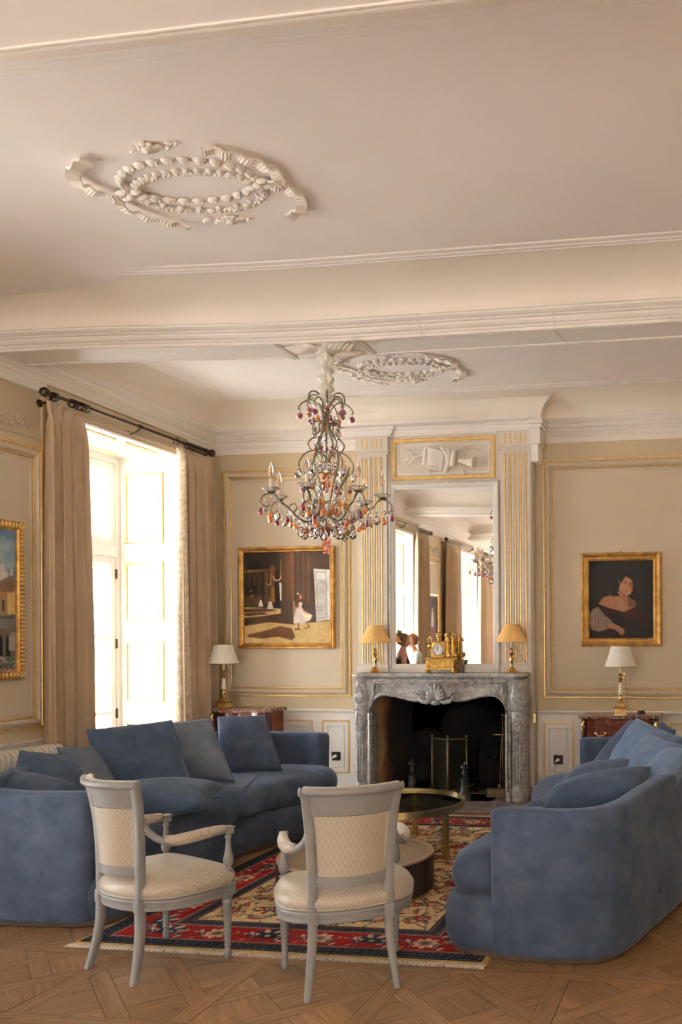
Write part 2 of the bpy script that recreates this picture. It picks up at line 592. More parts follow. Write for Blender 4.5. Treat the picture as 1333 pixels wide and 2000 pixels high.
def wood_uv(name, c1, c2, c3):
    """Oak boards: grain runs along UV.x; attribute 'tint' shifts the tone board by board."""
    m, t, b = nm(name)
    N, L = t.nodes, t.links
    uv = N.new('ShaderNodeUVMap')
    mp = N.new('ShaderNodeMapping')
    mp.inputs['Scale'].default_value = (2.2, 34, 1)
    L.new(uv.outputs[0], mp.inputs[0])
    n1 = N.new('ShaderNodeTexNoise')
    n1.inputs['Scale'].default_value = 1.6
    n1.inputs['Detail'].default_value = 8
    n1.inputs['Distortion'].default_value = 0.9
    L.new(mp.outputs[0], n1.inputs['Vector'])
    mp2 = N.new('ShaderNodeMapping')
    mp2.inputs['Scale'].default_value = (7, 16, 1)
    L.new(uv.outputs[0], mp2.inputs[0])
    n2 = N.new('ShaderNodeTexNoise')
    n2.inputs['Scale'].default_value = 1.0
    n2.inputs['Detail'].default_value = 2
    L.new(mp2.outputs[0], n2.inputs['Vector'])
    r = N.new('ShaderNodeValToRGB')
    e = r.color_ramp.elements
    e[0].position, e[0].color = 0.30, (*c1, 1)
    e[1].position, e[1].color = 0.72, (*c3, 1)
    x = e.new(0.5); x.color = (*c2, 1)
    L.new(n1.outputs['Fac'], r.inputs[0])
    kn = N.new('ShaderNodeMapRange')
    kn.inputs['From Min'].default_value = 0.22
    kn.inputs['From Max'].default_value = 0.36
    kn.inputs['To Min'].default_value = 0.45
    kn.inputs['To Max'].default_value = 1.0
    L.new(n2.outputs['Fac'], kn.inputs[0])
    at = N.new('ShaderNodeAttribute')
    at.attribute_name = 'tint'
    mm = N.new('ShaderNodeMath')
    mm.operation = 'MULTIPLY'
    L.new(kn.outputs[0], mm.inputs[0])
    L.new(at.outputs['Fac'], mm.inputs[1])
    sc = N.new('ShaderNodeVectorMath')
    sc.operation = 'SCALE'
    L.new(r.outputs[0], sc.inputs[0])
    L.new(mm.outputs[0], sc.inputs['Scale'])
    L.new(sc.outputs[0], b.inputs['Base Color'])
    b.inputs['Roughness'].default_value = 0.42
    b.inputs['Specular IOR Level'].default_value = 0.35
    bp = N.new('ShaderNodeBump')
    bp.inputs['Strength'].default_value = 0.15
    bp.inputs['Distance'].default_value = 0.003
    L.new(n1.outputs['Fac'], bp.inputs['Height'])
    L.new(bp.outputs[0], b.inputs['Normal'])
    return m
M['oak'] = wood_uv('oak_parquet', (0.155, 0.083, 0.038), (0.228, 0.129, 0.060), (0.300, 0.178, 0.088))

def grain(name, c1, c2, rough, stretch, scale=3, coat=0.0):
    return pm(name, c1, rough, col2=c2, scale=scale, stretch=stretch, coat=coat)
M['mahog'] = grain('mahogany_veneer', (0.20, 0.045, 0.015), (0.09, 0.018, 0.008), 0.25, (2, 2, 30), 3, 0.3)
M['mahogd'] = grain('dark_mahogany', (0.075, 0.018, 0.008), (0.035, 0.010, 0.006), 0.25, (2, 2, 30), 3, 0.3)
M['tabwood'] = grain('smoked_oak_top', (0.235, 0.17, 0.115), (0.13, 0.09, 0.06), 0.32, (2, 30, 2), 3)
M['tabdark'] = grain('dark_stained_oak', (0.045, 0.033, 0.028), (0.020, 0.015, 0.013), 0.4, (20, 20, 1), 2)
M['curtain'] = pm('taupe_satin_curtain', (0.52, 0.395, 0.26), 0.42, var=0.05, scale=3, sheen=0.3, bump=0.05, bscale=8)
M['curtlin'] = pm('patterned_curtain_lining', (0.72, 0.64, 0.50), 0.55, col2=(0.50, 0.38, 0.24), scale=26, sheen=0.2)

# ================================================================= STRUCTURE
XR, YF = 2.3, -4.6               # right wall, far wall behind the camera
HC = 3.70

def lift(V):
    """The old ceiling rises a few centimetres towards the window wall."""
    out = []
    for v in V:
        x, y, z = v
        if z > 3.28:
            f = min(1.0, max(0.0, (-2.3 - x) / 2.4))
            f = f * f * (3 - 2 * f)
            g = 1.0 if y < 5.4 else max(0.35, 1 - (y - 5.4) * 0.26)
            z += 0.062 * f * g * min(1, (z - 3.28) / 0.1)
        out.append((x, y, z))
    return out

# --- coffered ceiling: flat fields inside coves and mouldings, beams between them
COFF = [(-4.885, XR - 0.05, 5.52, YB - 0.05), (-4.885, XR - 0.05, 2.50, 5.22), (-4.885, XR - 0.05, -1.0, 2.18), (-4.885, XR - 0.05, YF + 0.05, -1.32)]
moul = [(0.0, 3.400), (0.0, 3.412), (0.012, 3.414), (0.014, 3.424), (0.030, 3.430), (0.040, 3.442), (0.044, 3.456), (0.060, 3.460), (0.062, 3.468), (0.078, 3.474), (0.092, 3.484), (0.094, 3.496), (0.104, 3.498)]
cove = [(0.104 + 0.316 * (1 - math.cos(a)), 3.498 + 0.188 * math.sin(a)) for a in [PI / 2 * k / 12 for k in range(1, 13)]]
band = [(0.42, 3.686), (0.424, 3.683), (0.434, 3.683), (0.438, 3.687), (0.452, 3.688), (0.456, 3.686), (0.464, 3.686), (0.468, 3.691), (0.492, 3.694), (0.496, 3.692), (0.504, 3.693), (0.508, 3.70)]
def coffer(prof, rect, n=40):
    """Loft of rectangles; every side is subdivided so it can follow the uneven ceiling."""
    x0, x1, y0, y1 = rect
    R = []
    for (a, z) in prof:
        X0, X1, Y0, Y1 = x0 + a, x1 - a, y0 + a, y1 - a
        r = [(X0 + (X1 - X0) * k / n, Y0, z) for k in range(n)] + [(X1, Y0 + (Y1 - Y0) * k / 8, z) for k in range(8)]
        r += [(X1 - (X1 - X0) * k / n, Y1, z) for k in range(n)] + [(X0, Y1 - (Y1 - Y0) * k / 8, z) for k in range(8)]
        R.append(r)
    return R
ceiling = None
mbm, mbc, mbb, mbf, mbs = MB(), MB(), MB(), MB(), MB()
for rc in COFF:
    mbm.rings(coffer(moul, rc), True, False)
    mbc.rings(coffer([moul[-1]] + cove, rc), True, False)
    mbb.rings(coffer(band, rc), True, False)
    x0, x1, y0, y1 = rc[0] + 0.508, rc[1] - 0.508, rc[2] + 0.508, rc[3] - 0.508
    n = 40
    V = [(x0 + (x1 - x0) * i / n, y0 + (y1 - y0) * j / 8, HC) for j in range(9) for i in range(n + 1)]
    mbf.add(V, [(j * (n + 1) + i, j * (n + 1) + i + 1, (j + 1) * (n + 1) + i + 1, (j + 1) * (n + 1) + i) for j in range(8) for i in range(n)])
def strip(mb, x0, x1, y0, y1, z, n=40):
    V = [(x0 + (x1 - x0) * i / n, y, z) for y in (y0, y1) for i in range(n + 1)]
    mb.add(V, [(i, i + 1, n + 2 + i, n + 1 + i) for i in range(n)])
for (y0, y1) in ((5.22, 5.52), (2.18, 2.50), (-1.32, -1.0)):
    strip(mbs, XL, XR, y0, y1, 3.40)
    for (ya, yb) in ((y0, y0 + 0.012), (y0 + 0.02, y0 + 0.028), (y1 - 0.012, y1), (y1 - 0.028, y1 - 0.02)):
        V = [(XL + (XR - XL) * i / 40, y, z) for (y, z) in ((ya, 3.40), (ya, 3.393), (yb, 3.393), (yb, 3.40)) for i in range(41)]
        mbs.add(V, [(j * 41 + i, j * 41 + i + 1, (j + 1) * 41 + i + 1, (j + 1) * 41 + i) for j in range(3) for i in range(40)])
for x0, x1 in ((XL - 0.7, -4.885), (XR - 0.05, XR + 0.2)):
    strip(mbs, x0, x1, YF - 0.2, YB + 0.3, 3.40, 4)
strip(mbs, XL, XR, YB - 0.05, YB + 0.3, 3.40)
strip(mbs, XL, XR, YF - 0.2, YF + 0.05, 3.40)
for mb in (mbm, mbc, mbb, mbf, mbs): mb.V = lift(mb.V)
ceiling = tag(mbf.build('ceiling', M['ceil']), kind='structure', label='flat white plaster ceiling fields between the beams')
mbm.build('beam_moulding', M['corn'], ceiling)
o = mbc.build('cove', M['cove'], ceiling, True)
mbb.build('ceiling_border', M['corn'], ceiling)
mbs.build('beam_soffit', M['corn'], ceiling)
mk('roof_slab', [(-6.1, -4.9, 3.72), (2.6, -4.9, 3.72), (2.6, 8.9, 3.72), (-6.1, 8.9, 3.72), (-6.1, -4.9, 4.2), (2.6, -4.9, 4.2), (2.6, 8.9, 4.2), (-6.1, 8.9, 4.2)],
   [(0, 3, 2, 1), (4, 5, 6, 7), (0, 1, 5, 4), (1, 2, 6, 5), (2, 3, 7, 6), (3, 0, 4, 7)], M['ceil'], ceiling)
# hairline seams in the beam plaster
sm = MB()
sm.tube([(-1.83, 5.215, 3.40), (-1.825, 5.18, 3.44), (-1.83, 5.12, 3.495)], 0.0012, 4)
sm.tube([(-1.0, 5.225, 3.399), (-0.98, 5.35, 3.399), (-0.955, 5.50, 3.399)], 0.0015, 4)
sm.tube([(-0.975, 5.21, 3.405), (-0.972, 5.13, 3.49)], 0.0012, 4)
sm.build('plaster_crack', pm('crack', (0.45, 0.40, 0.34), 0.9), ceiling)

# --- wall cornice below the coffers
cp = [(0.0, 3.305), (0.012, 3.305), (0.014, 3.352), (0.022, 3.356), (0.024, 3.364), (0.036, 3.372), (0.044, 3.386), (0.046, 3.396), (0.06, 3.40)]
def cornice_run(mb, P0, P1, out, prof, n=24, caps=True):
    P0, P1, out = Vector(P0), Vector(P1), Vector(out)
    R = []
    for i in range(n + 1):
        p = P0.lerp(P1, i / n)
        R.append([(p + out * a)[:2] + (z,) for (a, z) in prof] + [tuple(p[:2]) + (prof[-1][1],)])
    mb.rings(R, True, caps)

# --- walls
def wall_mesh(boxes, name, mat, label):
    mb = MB()
    for b in boxes: mb.box(*b)
    return tag(mb.build(name, mat), kind='structure', label=label)
lb = []
ys = [YF - 0.2] + [v for ab in WINS[::-1] for v in ab] + [YB + 0.3]
for i in range(0, len(ys), 2): lb.append((-5.60, XL, ys[i], ys[i + 1], 0, 3.72))
for (a, b) in WINS: lb.append((-5.60, XL, a, b, 3.20, 3.72))
wall_left = wall_mesh(lb, 'wall_left', M['wall'], 'beige panelled window wall with gilt mouldings')
FX0, FX1, FZ = -3.17, -1.93, 0.93     # firebox opening
bb = [(XL - 0.7, FX0, YB, YB + 0.7, 0, 3.72), (FX1, XR + 0.2, YB, YB + 0.7, 0, 3.72), (FX0, FX1, YB, YB + 0.7, 1.08, 3.72)]
wall_back = wall_mesh(bb, 'wall_back', M['wall'], 'beige panelled chimney wall with gilt mouldings')
def pierced(lo, hi, wins, mk_box):
    out, c = [], lo
    for a, b in sorted(wins):
        out += [mk_box(c, a, 0, 3.72), mk_box(a, b, 3.1, 3.72)]
        c = b
    return out + [mk_box(c, hi, 0, 3.72)]
wall_right = wall_mesh(pierced(YF - 0.2, YB + 0.3, FILL_RWINS, lambda a, b, z0, z1: (XR, XR + 0.2, a, b, z0, z1)), 'wall_right', M['wall'], None)
wall_front = wall_mesh(pierced(XL - 0.7, XR + 0.2, FILL_FWINS, lambda a, b, z0, z1: (a, b, YF - 0.2, YF, z0, z1)), 'wall_front', M['wall'], None)
for wn_, (cx_, cy_, rz_, wd_) in enumerate([((a + b) / 2, YF - 0.1, 0, b - a) for a, b in FILL_FWINS] + [(XR + 0.1, (a + b) / 2, PI / 2, b - a) for a, b in FILL_RWINS]):
    Mw = Matrix.Translation((cx_, cy_, 0)) @ Matrix.Rotation(rz_, 4, 'Z')
    h_ = wd_ / 2
    q = MB()
    for bx in ((-h_, -h_ + 0.10, 0, 3.1), (h_ - 0.10, h_, 0, 3.1), (-0.06, 0.06, 0, 3.1), (-h_, h_, 0, 0.12), (-h_, h_, 3.0, 3.1), (-h_, h_, 2.2, 2.32), (-h_, h_, 1.48, 1.51), (-h_, h_, 0.78, 0.81)):
        q.box(bx[0], bx[1], -0.03, 0.03, bx[2], bx[3], Mw)
    wq = tag(q.build('window_%d' % (wn_ + 4), M['white']), kind='structure')  # unseen window, added to let in fill daylight
    MB().box(-h_, h_, -0.003, 0.003, 0, 3.1, Mw).build('pane', M['pane'], wq)

mb = MB()
cornice_run(mb, (XL, YB, 0), (XR, YB, 0), (0, -1, 0), cp)
mb.V = lift(mb.V)
mb.build('cornice', M['corn'], wall_back)
mb = MB()
cornice_run(mb, (XL, YF, 0), (XL, YB, 0), (1, 0, 0), [(0.02, 3.352)] + cp[2:], 60)
segs = [YF] + [v for (a, b) in WINS[::-1] for v in (a - 0.26, b + 0.12)] + [YB]
for i in range(0, len(segs), 2):
    cornice_run(mb, (XL, segs[i], 0), (XL, segs[i + 1], 0), (1, 0, 0), cp[:3], 4)
mb.V = lift(mb.V)
mb.build('cornice', M['corn'], wall_left)

# --- panel mouldings: outer gilt bead, painted ogee, inner gilt bead
GO = [(0.0, 0.0), (0.0, 0.008), (0.005, 0.013), (0.014, 0.013), (0.019, 0.007), (0.019, 0.0)]
PO = [(0.019, 0.002), (0.030, 0.004), (0.034, 0.018), (0.046, 0.030), (0.060, 0.032), (0.070, 0.020), (0.074, 0.008), (0.078, 0.006)]
GI = [(0.078, 0.0), (0.080, 0.012), (0.086, 0.015), (0.092, 0.012), (0.094, 0.0)]
PI2 = [(0.094, 0.005), (0.100, 0.009), (0.112, 0.008), (0.116, 0.003), (0.116, 0.0)]
def big_panel(wall, O, U, W_, N, u0, u1, w0, w1, gilt=True):
    g = MB()
    g.frame(O, U, W_, N, u0, u1, w0, w1, GO)
    g.build('gilt_bead', M['gilt'] if gilt else M['grey'], wall)
    MB().frame(O, U, W_, N, u0, u1, w0, w1, PO).build('panel_moulding', M['panel'], wall)
    g = MB()
    g.frame(O, U, W_, N, u0, u1, w0, w1, GI)
    g.build('gilt_bead', M['gilt'], wall)
    p = MB().frame(O, U, W_, N, u0, u1, w0, w1, PI2)
    Ov, Uv, Wv, Nv = Vector(O), Vector(U), Vector(W_), Vector(N)
    a = 0.116
    q = [Ov + Uv * (u0 + a) + Wv * (w0 + a), Ov + Uv * (u1 - a) + Wv * (w0 + a), Ov + Uv * (u1 - a) + Wv * (w1 - a), Ov + Uv * (u0 + a) + Wv * (w1 - a)]
    p.add([v + Nv * 0.003 for v in q], [(0, 1, 2, 3)])
    p.build('wall_panel', M['panel'], wall)
SG = [(0.0, 0.0), (0.0, 0.007), (0.004, 0.010), (0.009, 0.010), (0.013, 0.005), (0.013, 0.0)]
SI = [(0.013, 0.0), (0.018, 0.002), (0.020, -0.001), (0.050, -0.001), (0.053, 0.006), (0.058, 0.007), (0.061, 0.001)]
def small_panel(wall, O, U, W_, N, u0, u1, w0, w1):
    MB().frame(O, U, W_, N, u0, u1, w0, w1, SG).build('gilt_bead', M['gilt'], wall)
    MB().frame(O, U, W_, N, u0, u1, w0, w1, [(a, h + 0.002) for a, h in SI]).build('panel_moulding', M['white'], wall)
bw = dict(O=(0, YB, 0), U=(1, 0, 0), W_=(0, 0, 1), N=(0, -1, 0))
def bwp(f, u0, u1, w0, w1): f(wall_back, bw['O'], bw['U'], bw['W_'], bw['N'], u0, u1, w0, w1)
bwp(big_panel, -4.835, -3.505, 0.925, 3.155)
bwp(big_panel, -1.600, -0.12, 0.925, 3.150)
bwp(big_panel, 0.10, 2.15, 0.925, 3.150)
# dado (white wainscot slightly proud), chair rail, skirting, small panels
for (x0, x1) in ((XL, -3.40), (-1.66, XR)):
    d = MB().box(x0, x1, YB - 0.012, YB, 0, 0.775)
    d.build('dado', M['white'], wall_back)
    r = MB()
    cornice_run(r, (x0, YB, 0), (x1, YB, 0), (0, -1, 0), [(0, 0.765), (0.014, 0.765), (0.018, 0.780), (0.030, 0.786), (0.034, 0.800), (0.030, 0.808), (0, 0.810)], 2)
    r.build('chair_rail', M['white'], wall_back)
    tag(MB().box(x0, x1, YB - 0.026, YB, 0, 0.095).box(x0, x1, YB - 0.020, YB, 0.095, 0.108).build('baseboard_back', M['white']), kind='structure')
bw['O'] = (0, YB - 0.012, 0)
for (u0, u1) in ((-4.80, -3.900), (-3.800, -3.520), (-1.606, -1.320), (-1.17, -0.50), (-0.425, -0.12), (0.0, 0.8), (0.9, 1.9)):
    bwp(small_panel, u0, u1, 0.188, 0.702)
bw['O'] = (0, YB, 0)
# left wall piers
lw = dict(O=(XL, 0, 0), U=(0, 1, 0), W_=(0, 0, 1), N=(1, 0, 0))
def lwp(f, u0, u1, w0, w1): f(wall_left, (XL, 0, 0), (0, 1, 0), (0, 0, 1), (1, 0, 0), u0, u1, w0, w1)
piers = [(4.02, 5.70), (0.62, 1.40), (-4.4, -3.0)]
for (a, b) in piers:
    lwp(big_panel, a, b, 0.843, 2.905)
    MB().frame((XL, 0, 0), (0, 1, 0), (0, 0, 1), (1, 0, 0), a, b + 0.012, 2.965, 3.325, [(0.0, 0.0), (0.0, 0.008), (0.008, 0.012), (0.016, 0.008), (0.018, 0)]).build('panel_moulding', M['panel'], wall_left)
    MB().box(XL, XL + 0.012, a - 0.02, b + 0.03, 0, 0.735).build('dado', M['white'], wall_left)
    r = MB()
    cornice_run(r, (XL, a - 0.02, 0), (XL, b + 0.03, 0), (1, 0, 0), [(0, 0.73), (0.014, 0.73), (0.018, 0.745), (0.032, 0.75), (0.034, 0.762), (0, 0.765)], 2)
    r.build('chair_rail', M['white'], wall_left)
    tag(MB().box(XL, XL + 0.026, a, b, 0, 0.10).build('baseboard_left', M['white']), kind='structure')
MB().box(XL, XL + 0.014, 5.700, 5.716, 0.78, 3.325).build('gilt_bead', M['gilt'], wall_left)
lwp(big_panel, 7.50, 7.82, 0.90, 3.13)

# plaster sprig in the upper panels of the window wall
def sprig_mesh(scale=1.0):
    mb = MB()
    stem = [Vector((0, -0.30 + 0.05 * k, 0.012 * math.sin(k * 0.9))) for k in range(12)]
    mb.tube([(0.003, p.y, p.z) for p in stem], 0.0025, 5)
    for k in range(1, 11):
        for sgn in (-1, 1):
            b = stem[k]
            a = sgn * (0.9 + 0.25 * math.sin(k * 2.1))
            L_ = 0.075 * (1.1 - 0.05 * k)
            t = (b.y + L_ * math.cos(a), b.z + L_ * math.sin(a))
            m_ = ((b.y + t[0]) / 2, (b.z + t[1]) / 2)
            mb.tube([(0.001, b.y, b.z), (0.007, m_[0], m_[1] + 0.008 * sgn), (0.002, t[0], t[1])], [0.003, 0.009, 0.001], 5)
    return mb
sprig = None
for yc in (5.36, 1.0):
    if sprig is None:
        sprig = sprig_mesh().build('plaster_sprig', M['panel'], wall_left, True)
        sprig.location = (XL, yc, 3.06)
    else:
        c = sprig.copy(); COL.objects.link(c); c.location = (XL, yc, 3.06)

# --- windows: embrasure panelling, casements, hinges, panes, outer shutters' edge
def jamb_panel(par, yplane, sgn, x0, x1, z0, z1):
    O, U, W_, N = (0, yplane, 0), (1, 0, 0), (0, 0, 1), (0, sgn, 0)
    MB().frame(O, U, W_, N, x0, x1, z0, z1, [(0, 0), (0, 0.008), (0.008, 0.014), (0.022, 0.014), (0.03, 0.006), (0.03, 0)]).build('gilt_bead', M['gilt'], par)
    q = MB().frame(O, U, W_, N, x0, x1, z0, z1, [(0.06, 0.0), (0.064, 0.008), (0.085, 0.010), (0.09, 0.010)])
    q.box(x0 + 0.088, x1 - 0.088, min(yplane, yplane + sgn * 0.010), max(yplane, yplane + sgn * 0.010), z0 + 0.088, z1 - 0.088)
    q.build('jamb_panel', M['white'], par)
hinge_me = None
for wi, (a, b) in enumerate(WINS):
    wn = MB()
    wn.box(-5.60, XL + 0.001, a - 0.001, a + 0.006, 0, 3.2).box(-5.60, XL + 0.001, b - 0.006, b + 0.001, 0, 3.2).box(-5.60, XL + 0.001, a, b, 3.194, 3.201)
    W0 = tag(wn.build('window_%d' % (wi + 1), M['white']), kind='structure', label=['tall casement window nearest the chimney wall, between drawn curtains', 'second tall window, seen in the mirror', 'third tall window, seen in the mirror'][wi])
    # architrave around the opening (cream)
    W1 = MB()
    cornice_run(W1, (XL, a - 0.06, 0), (XL, b + 0.06, 0), (1, 0, 0), [(0, 3.20), (0.014, 3.20), (0.018, 3.225), (0.026, 3.232), (0.028, 3.248), (0, 3.252)], 2)
    W1.build('architrave', M['panel'], W0)
    for (z0, z1) in ((2.39, 3.05), (1.655, 2.215), (0.907, 1.473), (0.12, 0.73)):
        jamb_panel(W0, b - 0.006, -1, -5.49, -5.09, z0, z1)
        jamb_panel(W0, a + 0.006, 1, -5.49, -5.09, z0, z1)
    # ceiling panels of the embrasure
    for (y0, y1) in ((b - 0.62, b - 0.16), (a + 0.16, a + 0.62)):
        O, U, W_, N = (0, 0, 3.194), (1, 0, 0), (0, 1, 0), (0, 0, -1)
        MB().frame(O, U, W_, N, -5.45, -5.02, y0, y1, [(0, 0), (0, 0.008), (0.008, 0.014), (0.022, 0.014), (0.03, 0.006), (0.03, 0)]).build('gilt_bead', M['gilt'], W0)
        MB().frame(O, U, W_, N, -5.45, -5.02, y0, y1, [(0.06, 0), (0.064, 0.008), (0.08, 0.008), (0.084, 0.0)]).build('panel_moulding', M['white'], W0)
    # fixed frame and transom
    fm = MB()
    x0, x1 = -5.60, -5.535
    fm.box(x0, x1, a, a + 0.055, 0, 3.2).box(x0, x1, b - 0.055, b, 0, 3.2).box(x0, x1, a + 0.055, b - 0.055, 3.13, 3.2).box(x0, x1 + 0.012, a + 0.055, b - 0.055, 2.26, 2.36).box(x0, x1, a + 0.055, b - 0.055, 0, 0.06)
    bevel(fm.build('frame', M['white'], W0), 0.006)
    c = (a + b) / 2
    def leaf(name, y0, y1, z0, z1, bars, hin=None):
        mb = MB()
        xa, xb = -5.59, -5.548
        s = 0.070
        mb.box(xa, xb, y0, y0 + s, z0, z1).box(xa, xb, y1 - s, y1, z0, z1).box(xa, xb, y0 + s, y1 - s, z0, z0 + s).box(xa, xb, y0 + s, y1 - s, z1 - s, z1)
        for z in bars: mb.box(xa + 0.006, xb - 0.004, y0 + s, y1 - s, z - 0.016, z + 0.016)
        lf = bevel(mb.build(name, M['white'], W0), 0.004)
        zs = [z0 + s] + list(bars) + [z1 - s]
        for k in range(len(zs) - 1):
            MB().box(-5.571, -5.566, y0 + s, y1 - s, zs[k], zs[k + 1]).build('pane', M['pane'], lf)
        return lf
    L1 = leaf('casement', a + 0.055, c, 0.06, 2.26, (0.815, 1.52))
    L2 = leaf('casement', c, b - 0.055, 0.06, 2.26, (0.815, 1.52))
    L3 = leaf('top_light', a + 0.055, c, 2.36, 3.13, ())
    L4 = leaf('top_light', c, b - 0.055, 2.36, 3.13, ())
    for z in (0.805, 1.455, 2.105):
        for (yy) in (b - 0.055, a + 0.055):
            hb = MB().lathe([(0.008, -0.045), (0.010, -0.04), (0.010, 0.04), (0.008, 0.045)], 8, (-5.541, yy, z)).build('hinge', M['darkiron'], L2 if yy > c else L1)
    # outer reveal of the stone wall and folded shutter edge
    MB().box(-5.64, -5.60, b - 0.035, b + 0.3, 0, 3.3).box(-5.64, -5.60, a - 0.3, a + 0.035, 0, 3.3).box(-5.64, -5.60, a - 0.3, b + 0.3, 3.16, 3.8).build('outer_reveal', pm('limestone', (0.45, 0.47, 0.50), 0.9), W0)

# --- chimney breast: overmantel, pilasters, entablature and its piece of cove
BX0, BX1 = -3.385, -1.675
breast = tag(MB().box(BX0, BX1, 7.80, YB, 1.10, 3.72).box(BX0, FX0 - 0.004, 7.80, YB, 0, 1.10).box(FX1 + 0.004, BX1, 7.80, YB, 0, 1.10).build('trim_1', M['grey']), kind='structure', label='grey cream chimney breast with fluted gilt pilasters')
for (x0, x1) in ((-3.385, -3.065), (-1.985, -1.675)):
    pl = MB().box(x0 + 0.012, x1 - 0.012, 7.765, 7.80, 1.17, 3.245)
    pl.box(x0, x1, 7.758, 7.80, 1.17, 1.235)
    pl.box(x0 - 0.004, x1 + 0.004, 7.755, 7.80, 3.232, 3.252)
    pl.box(x0 - 0.012, x1 + 0.012, 7.745, 7.80, 3.252, 3.262)
    pl.box(x0, x1, 7.762, 7.80, 3.262, 3.41)
    P0 = bevel(pl.build('pilaster', M['grey'], breast), 0.002)
    c = (x0 + x1) / 2
    for k in range(5):
        xc = c + (k - 2) * 0.0485
        for (z0, z1) in ((1.262, 3.205), (3.290, 3.385)):
            fb = MB()
            n = 6
            prof = [(-0.0115, 0.0), (-0.0075, -0.0), (0, 0.0), (0.0075, 0), (0.0115, 0)]
            # gilt flute: a shallow half-round channel set in the face
            R = []
            for zz in (z0, z0 + 0.004, z1 - 0.012, z1 - 0.004, z1):
                wd = 0.0085 if z0 < zz < z1 - 0.006 else 0.005
                R.append([(xc + wd * math.cos(PI * j / 6), 7.7645 - 0.006 * math.sin(PI * j / 6), zz) for j in range(7)])
            fb.rings(R, True, True)
            fb.build('flute', M['gilt'], P0, True, 50)
    for k in range(6):
        xc = c + (k - 2.5) * 0.0485
        if k in (0, 5): continue
        MB().box(xc - 0.0085, xc + 0.0085, 7.757, 7.766, 1.25, 3.215).build('fillet', M['grey'], P0)
# entablature profile, breaking forward over the pilasters
ep = [(0.0, 3.400), (0.010, 3.402), (0.014, 3.412), (0.030, 3.420), (0.040, 3.432), (0.044, 3.446), (0.058, 3.450), (0.070, 3.458), (0.072, 3.470), (0.0, 3.472)]
en = MB()
for (x0, x1, yf) in ((-3.41, -3.04, 7.745), (-3.04, -2.01, 7.785), (-2.01, -1.65, 7.745)):
    R = []
    for (x, s) in ((x0, -1), (x1, 1)):
        R.append([(x + (s * a if yf < 7.76 else 0), yf - a, z) for (a, z) in ep] + [(x, 7.9, 3.472), (x, 7.9, 3.40)])
    en.rings(R, True, True)
en.box(-3.40, -1.66, 7.60, 7.90, 3.472, 3.50)
en.box(-1.672, -1.575, 7.66, 7.90, 3.255, 3.40).box(-1.675, -1.56, 7.645, 7.90, 3.40, 3.43).box(-1.675, -1.545, 7.63, 7.90, 3.43, 3.472).box(-1.668, -1.60, 7.70, 7.90, 3.10, 3.255)
en.build('entablature', M['corn'], breast)
# cove above the breast, its end flaring towards the ceiling
R = []
for k in range(15):
    a = PI / 2 * k / 14
    y = 7.62 - 0.20 * (1 - math.cos(a))
    z = 3.472 + 0.216 * math.sin(a)
    xr = -1.56 + 0.27 * (1 - math.cos(a))
    xl = -3.50 - 0.27 * (1 - math.cos(a))
    R.append([(xl, 7.95, z), (xl, y, z), (xr, y, z), (xr, 7.95, z)])
mb = MB().rings(R, False, False)
mb.build('cove', M['cove'], breast, True, 40)
# framed relief over the mirror
MB().frame((0, 7.80, 0), (1, 0, 0), (0, 0, 1), (0, -1, 0), -3.03, -2.03, 2.985, 3.375, [(0, 0), (0, 0.012), (0.008, 0.018), (0.026, 0.018), (0.034, 0.008), (0.036, 0)]).build('gilt_bead', M['gilt'], breast)
MB().frame((0, 7.80, 0), (1, 0, 0), (0, 0, 1), (0, -1, 0), -3.03, -2.03, 2.985, 3.375, [(0.055, 0), (0.058, 0.006), (0.066, 0.007), (0.070, 0.0)]).build('panel_moulding', M['white'], breast)
# hanging ring above the relief
R_ = [(-2.525 + 0.022 * math.cos(t), 7.785, 3.408 + 0.022 * math.sin(t)) for t in np.linspace(0, 2 * PI, 17)]
tag(MB().tube(R_, 0.003, 6, False).box(-2.528, -2.522, 7.78, 7.80, 3.425, 3.435).build('hanging_ring', M['plaster'], None, True), 'small pale metal ring fixed above the relief panel over the mirror', 'ring')

# trophy relief (palm, scroll, wreath, quiver, horn, branches) carved in plaster
tr = tag(empty('relief_carving', (-2.53, 7.80, 3.18)), None)
tr.parent = breast
def rel(name, mb): return mb.build(name, M['plaster'], tr, True, 50)
palm = MB()
for k in range(7):
    for sg in (-1, 1):
        x = -0.36 + 0.035 * k * 0.9
        L_ = 0.085 - 0.006 * k
        palm.tube([(x + 0.03, -0.008, 0.02 + 0.004 * k), (x, -0.018, 0.02 + sg * L_ * 0.6), (x - 0.035, -0.006, 0.02 + sg * L_)], [0.004, 0.009, 0.002], 6)
palm.tube([(-0.38, -0.006, 0.0), (-0.15, -0.012, 0.05)], 0.006, 6)
rel('palm_leaf', palm)
sc = MB()
sc.tube([(-0.165, -0.022, 0.10), (-0.185, -0.022, -0.06)], 0.020, 10)
V = []
for i in range(9):
    for j in range(2):
        t = i / 8
        V.append((-0.17 + 0.17 * t - 0.02 * j, -0.02 - 0.012 * math.sin(t * 5), (0.10 if j == 0 else -0.07) - 0.05 * t))
sc.add(V, [(2 * i, 2 * i + 1, 2 * i + 3, 2 * i + 2) for i in range(8)])
sc.tube([(-0.165, -0.03, 0.10), (-0.09, -0.036, 0.085), (0.0, -0.02, 0.05)], 0.010, 8)
sc.tube([(-0.185, -0.03, -0.07), (-0.10, -0.034, -0.09), (-0.02, -0.02, -0.12)], 0.010, 8)
rel('scroll', sc)
wr = MB()
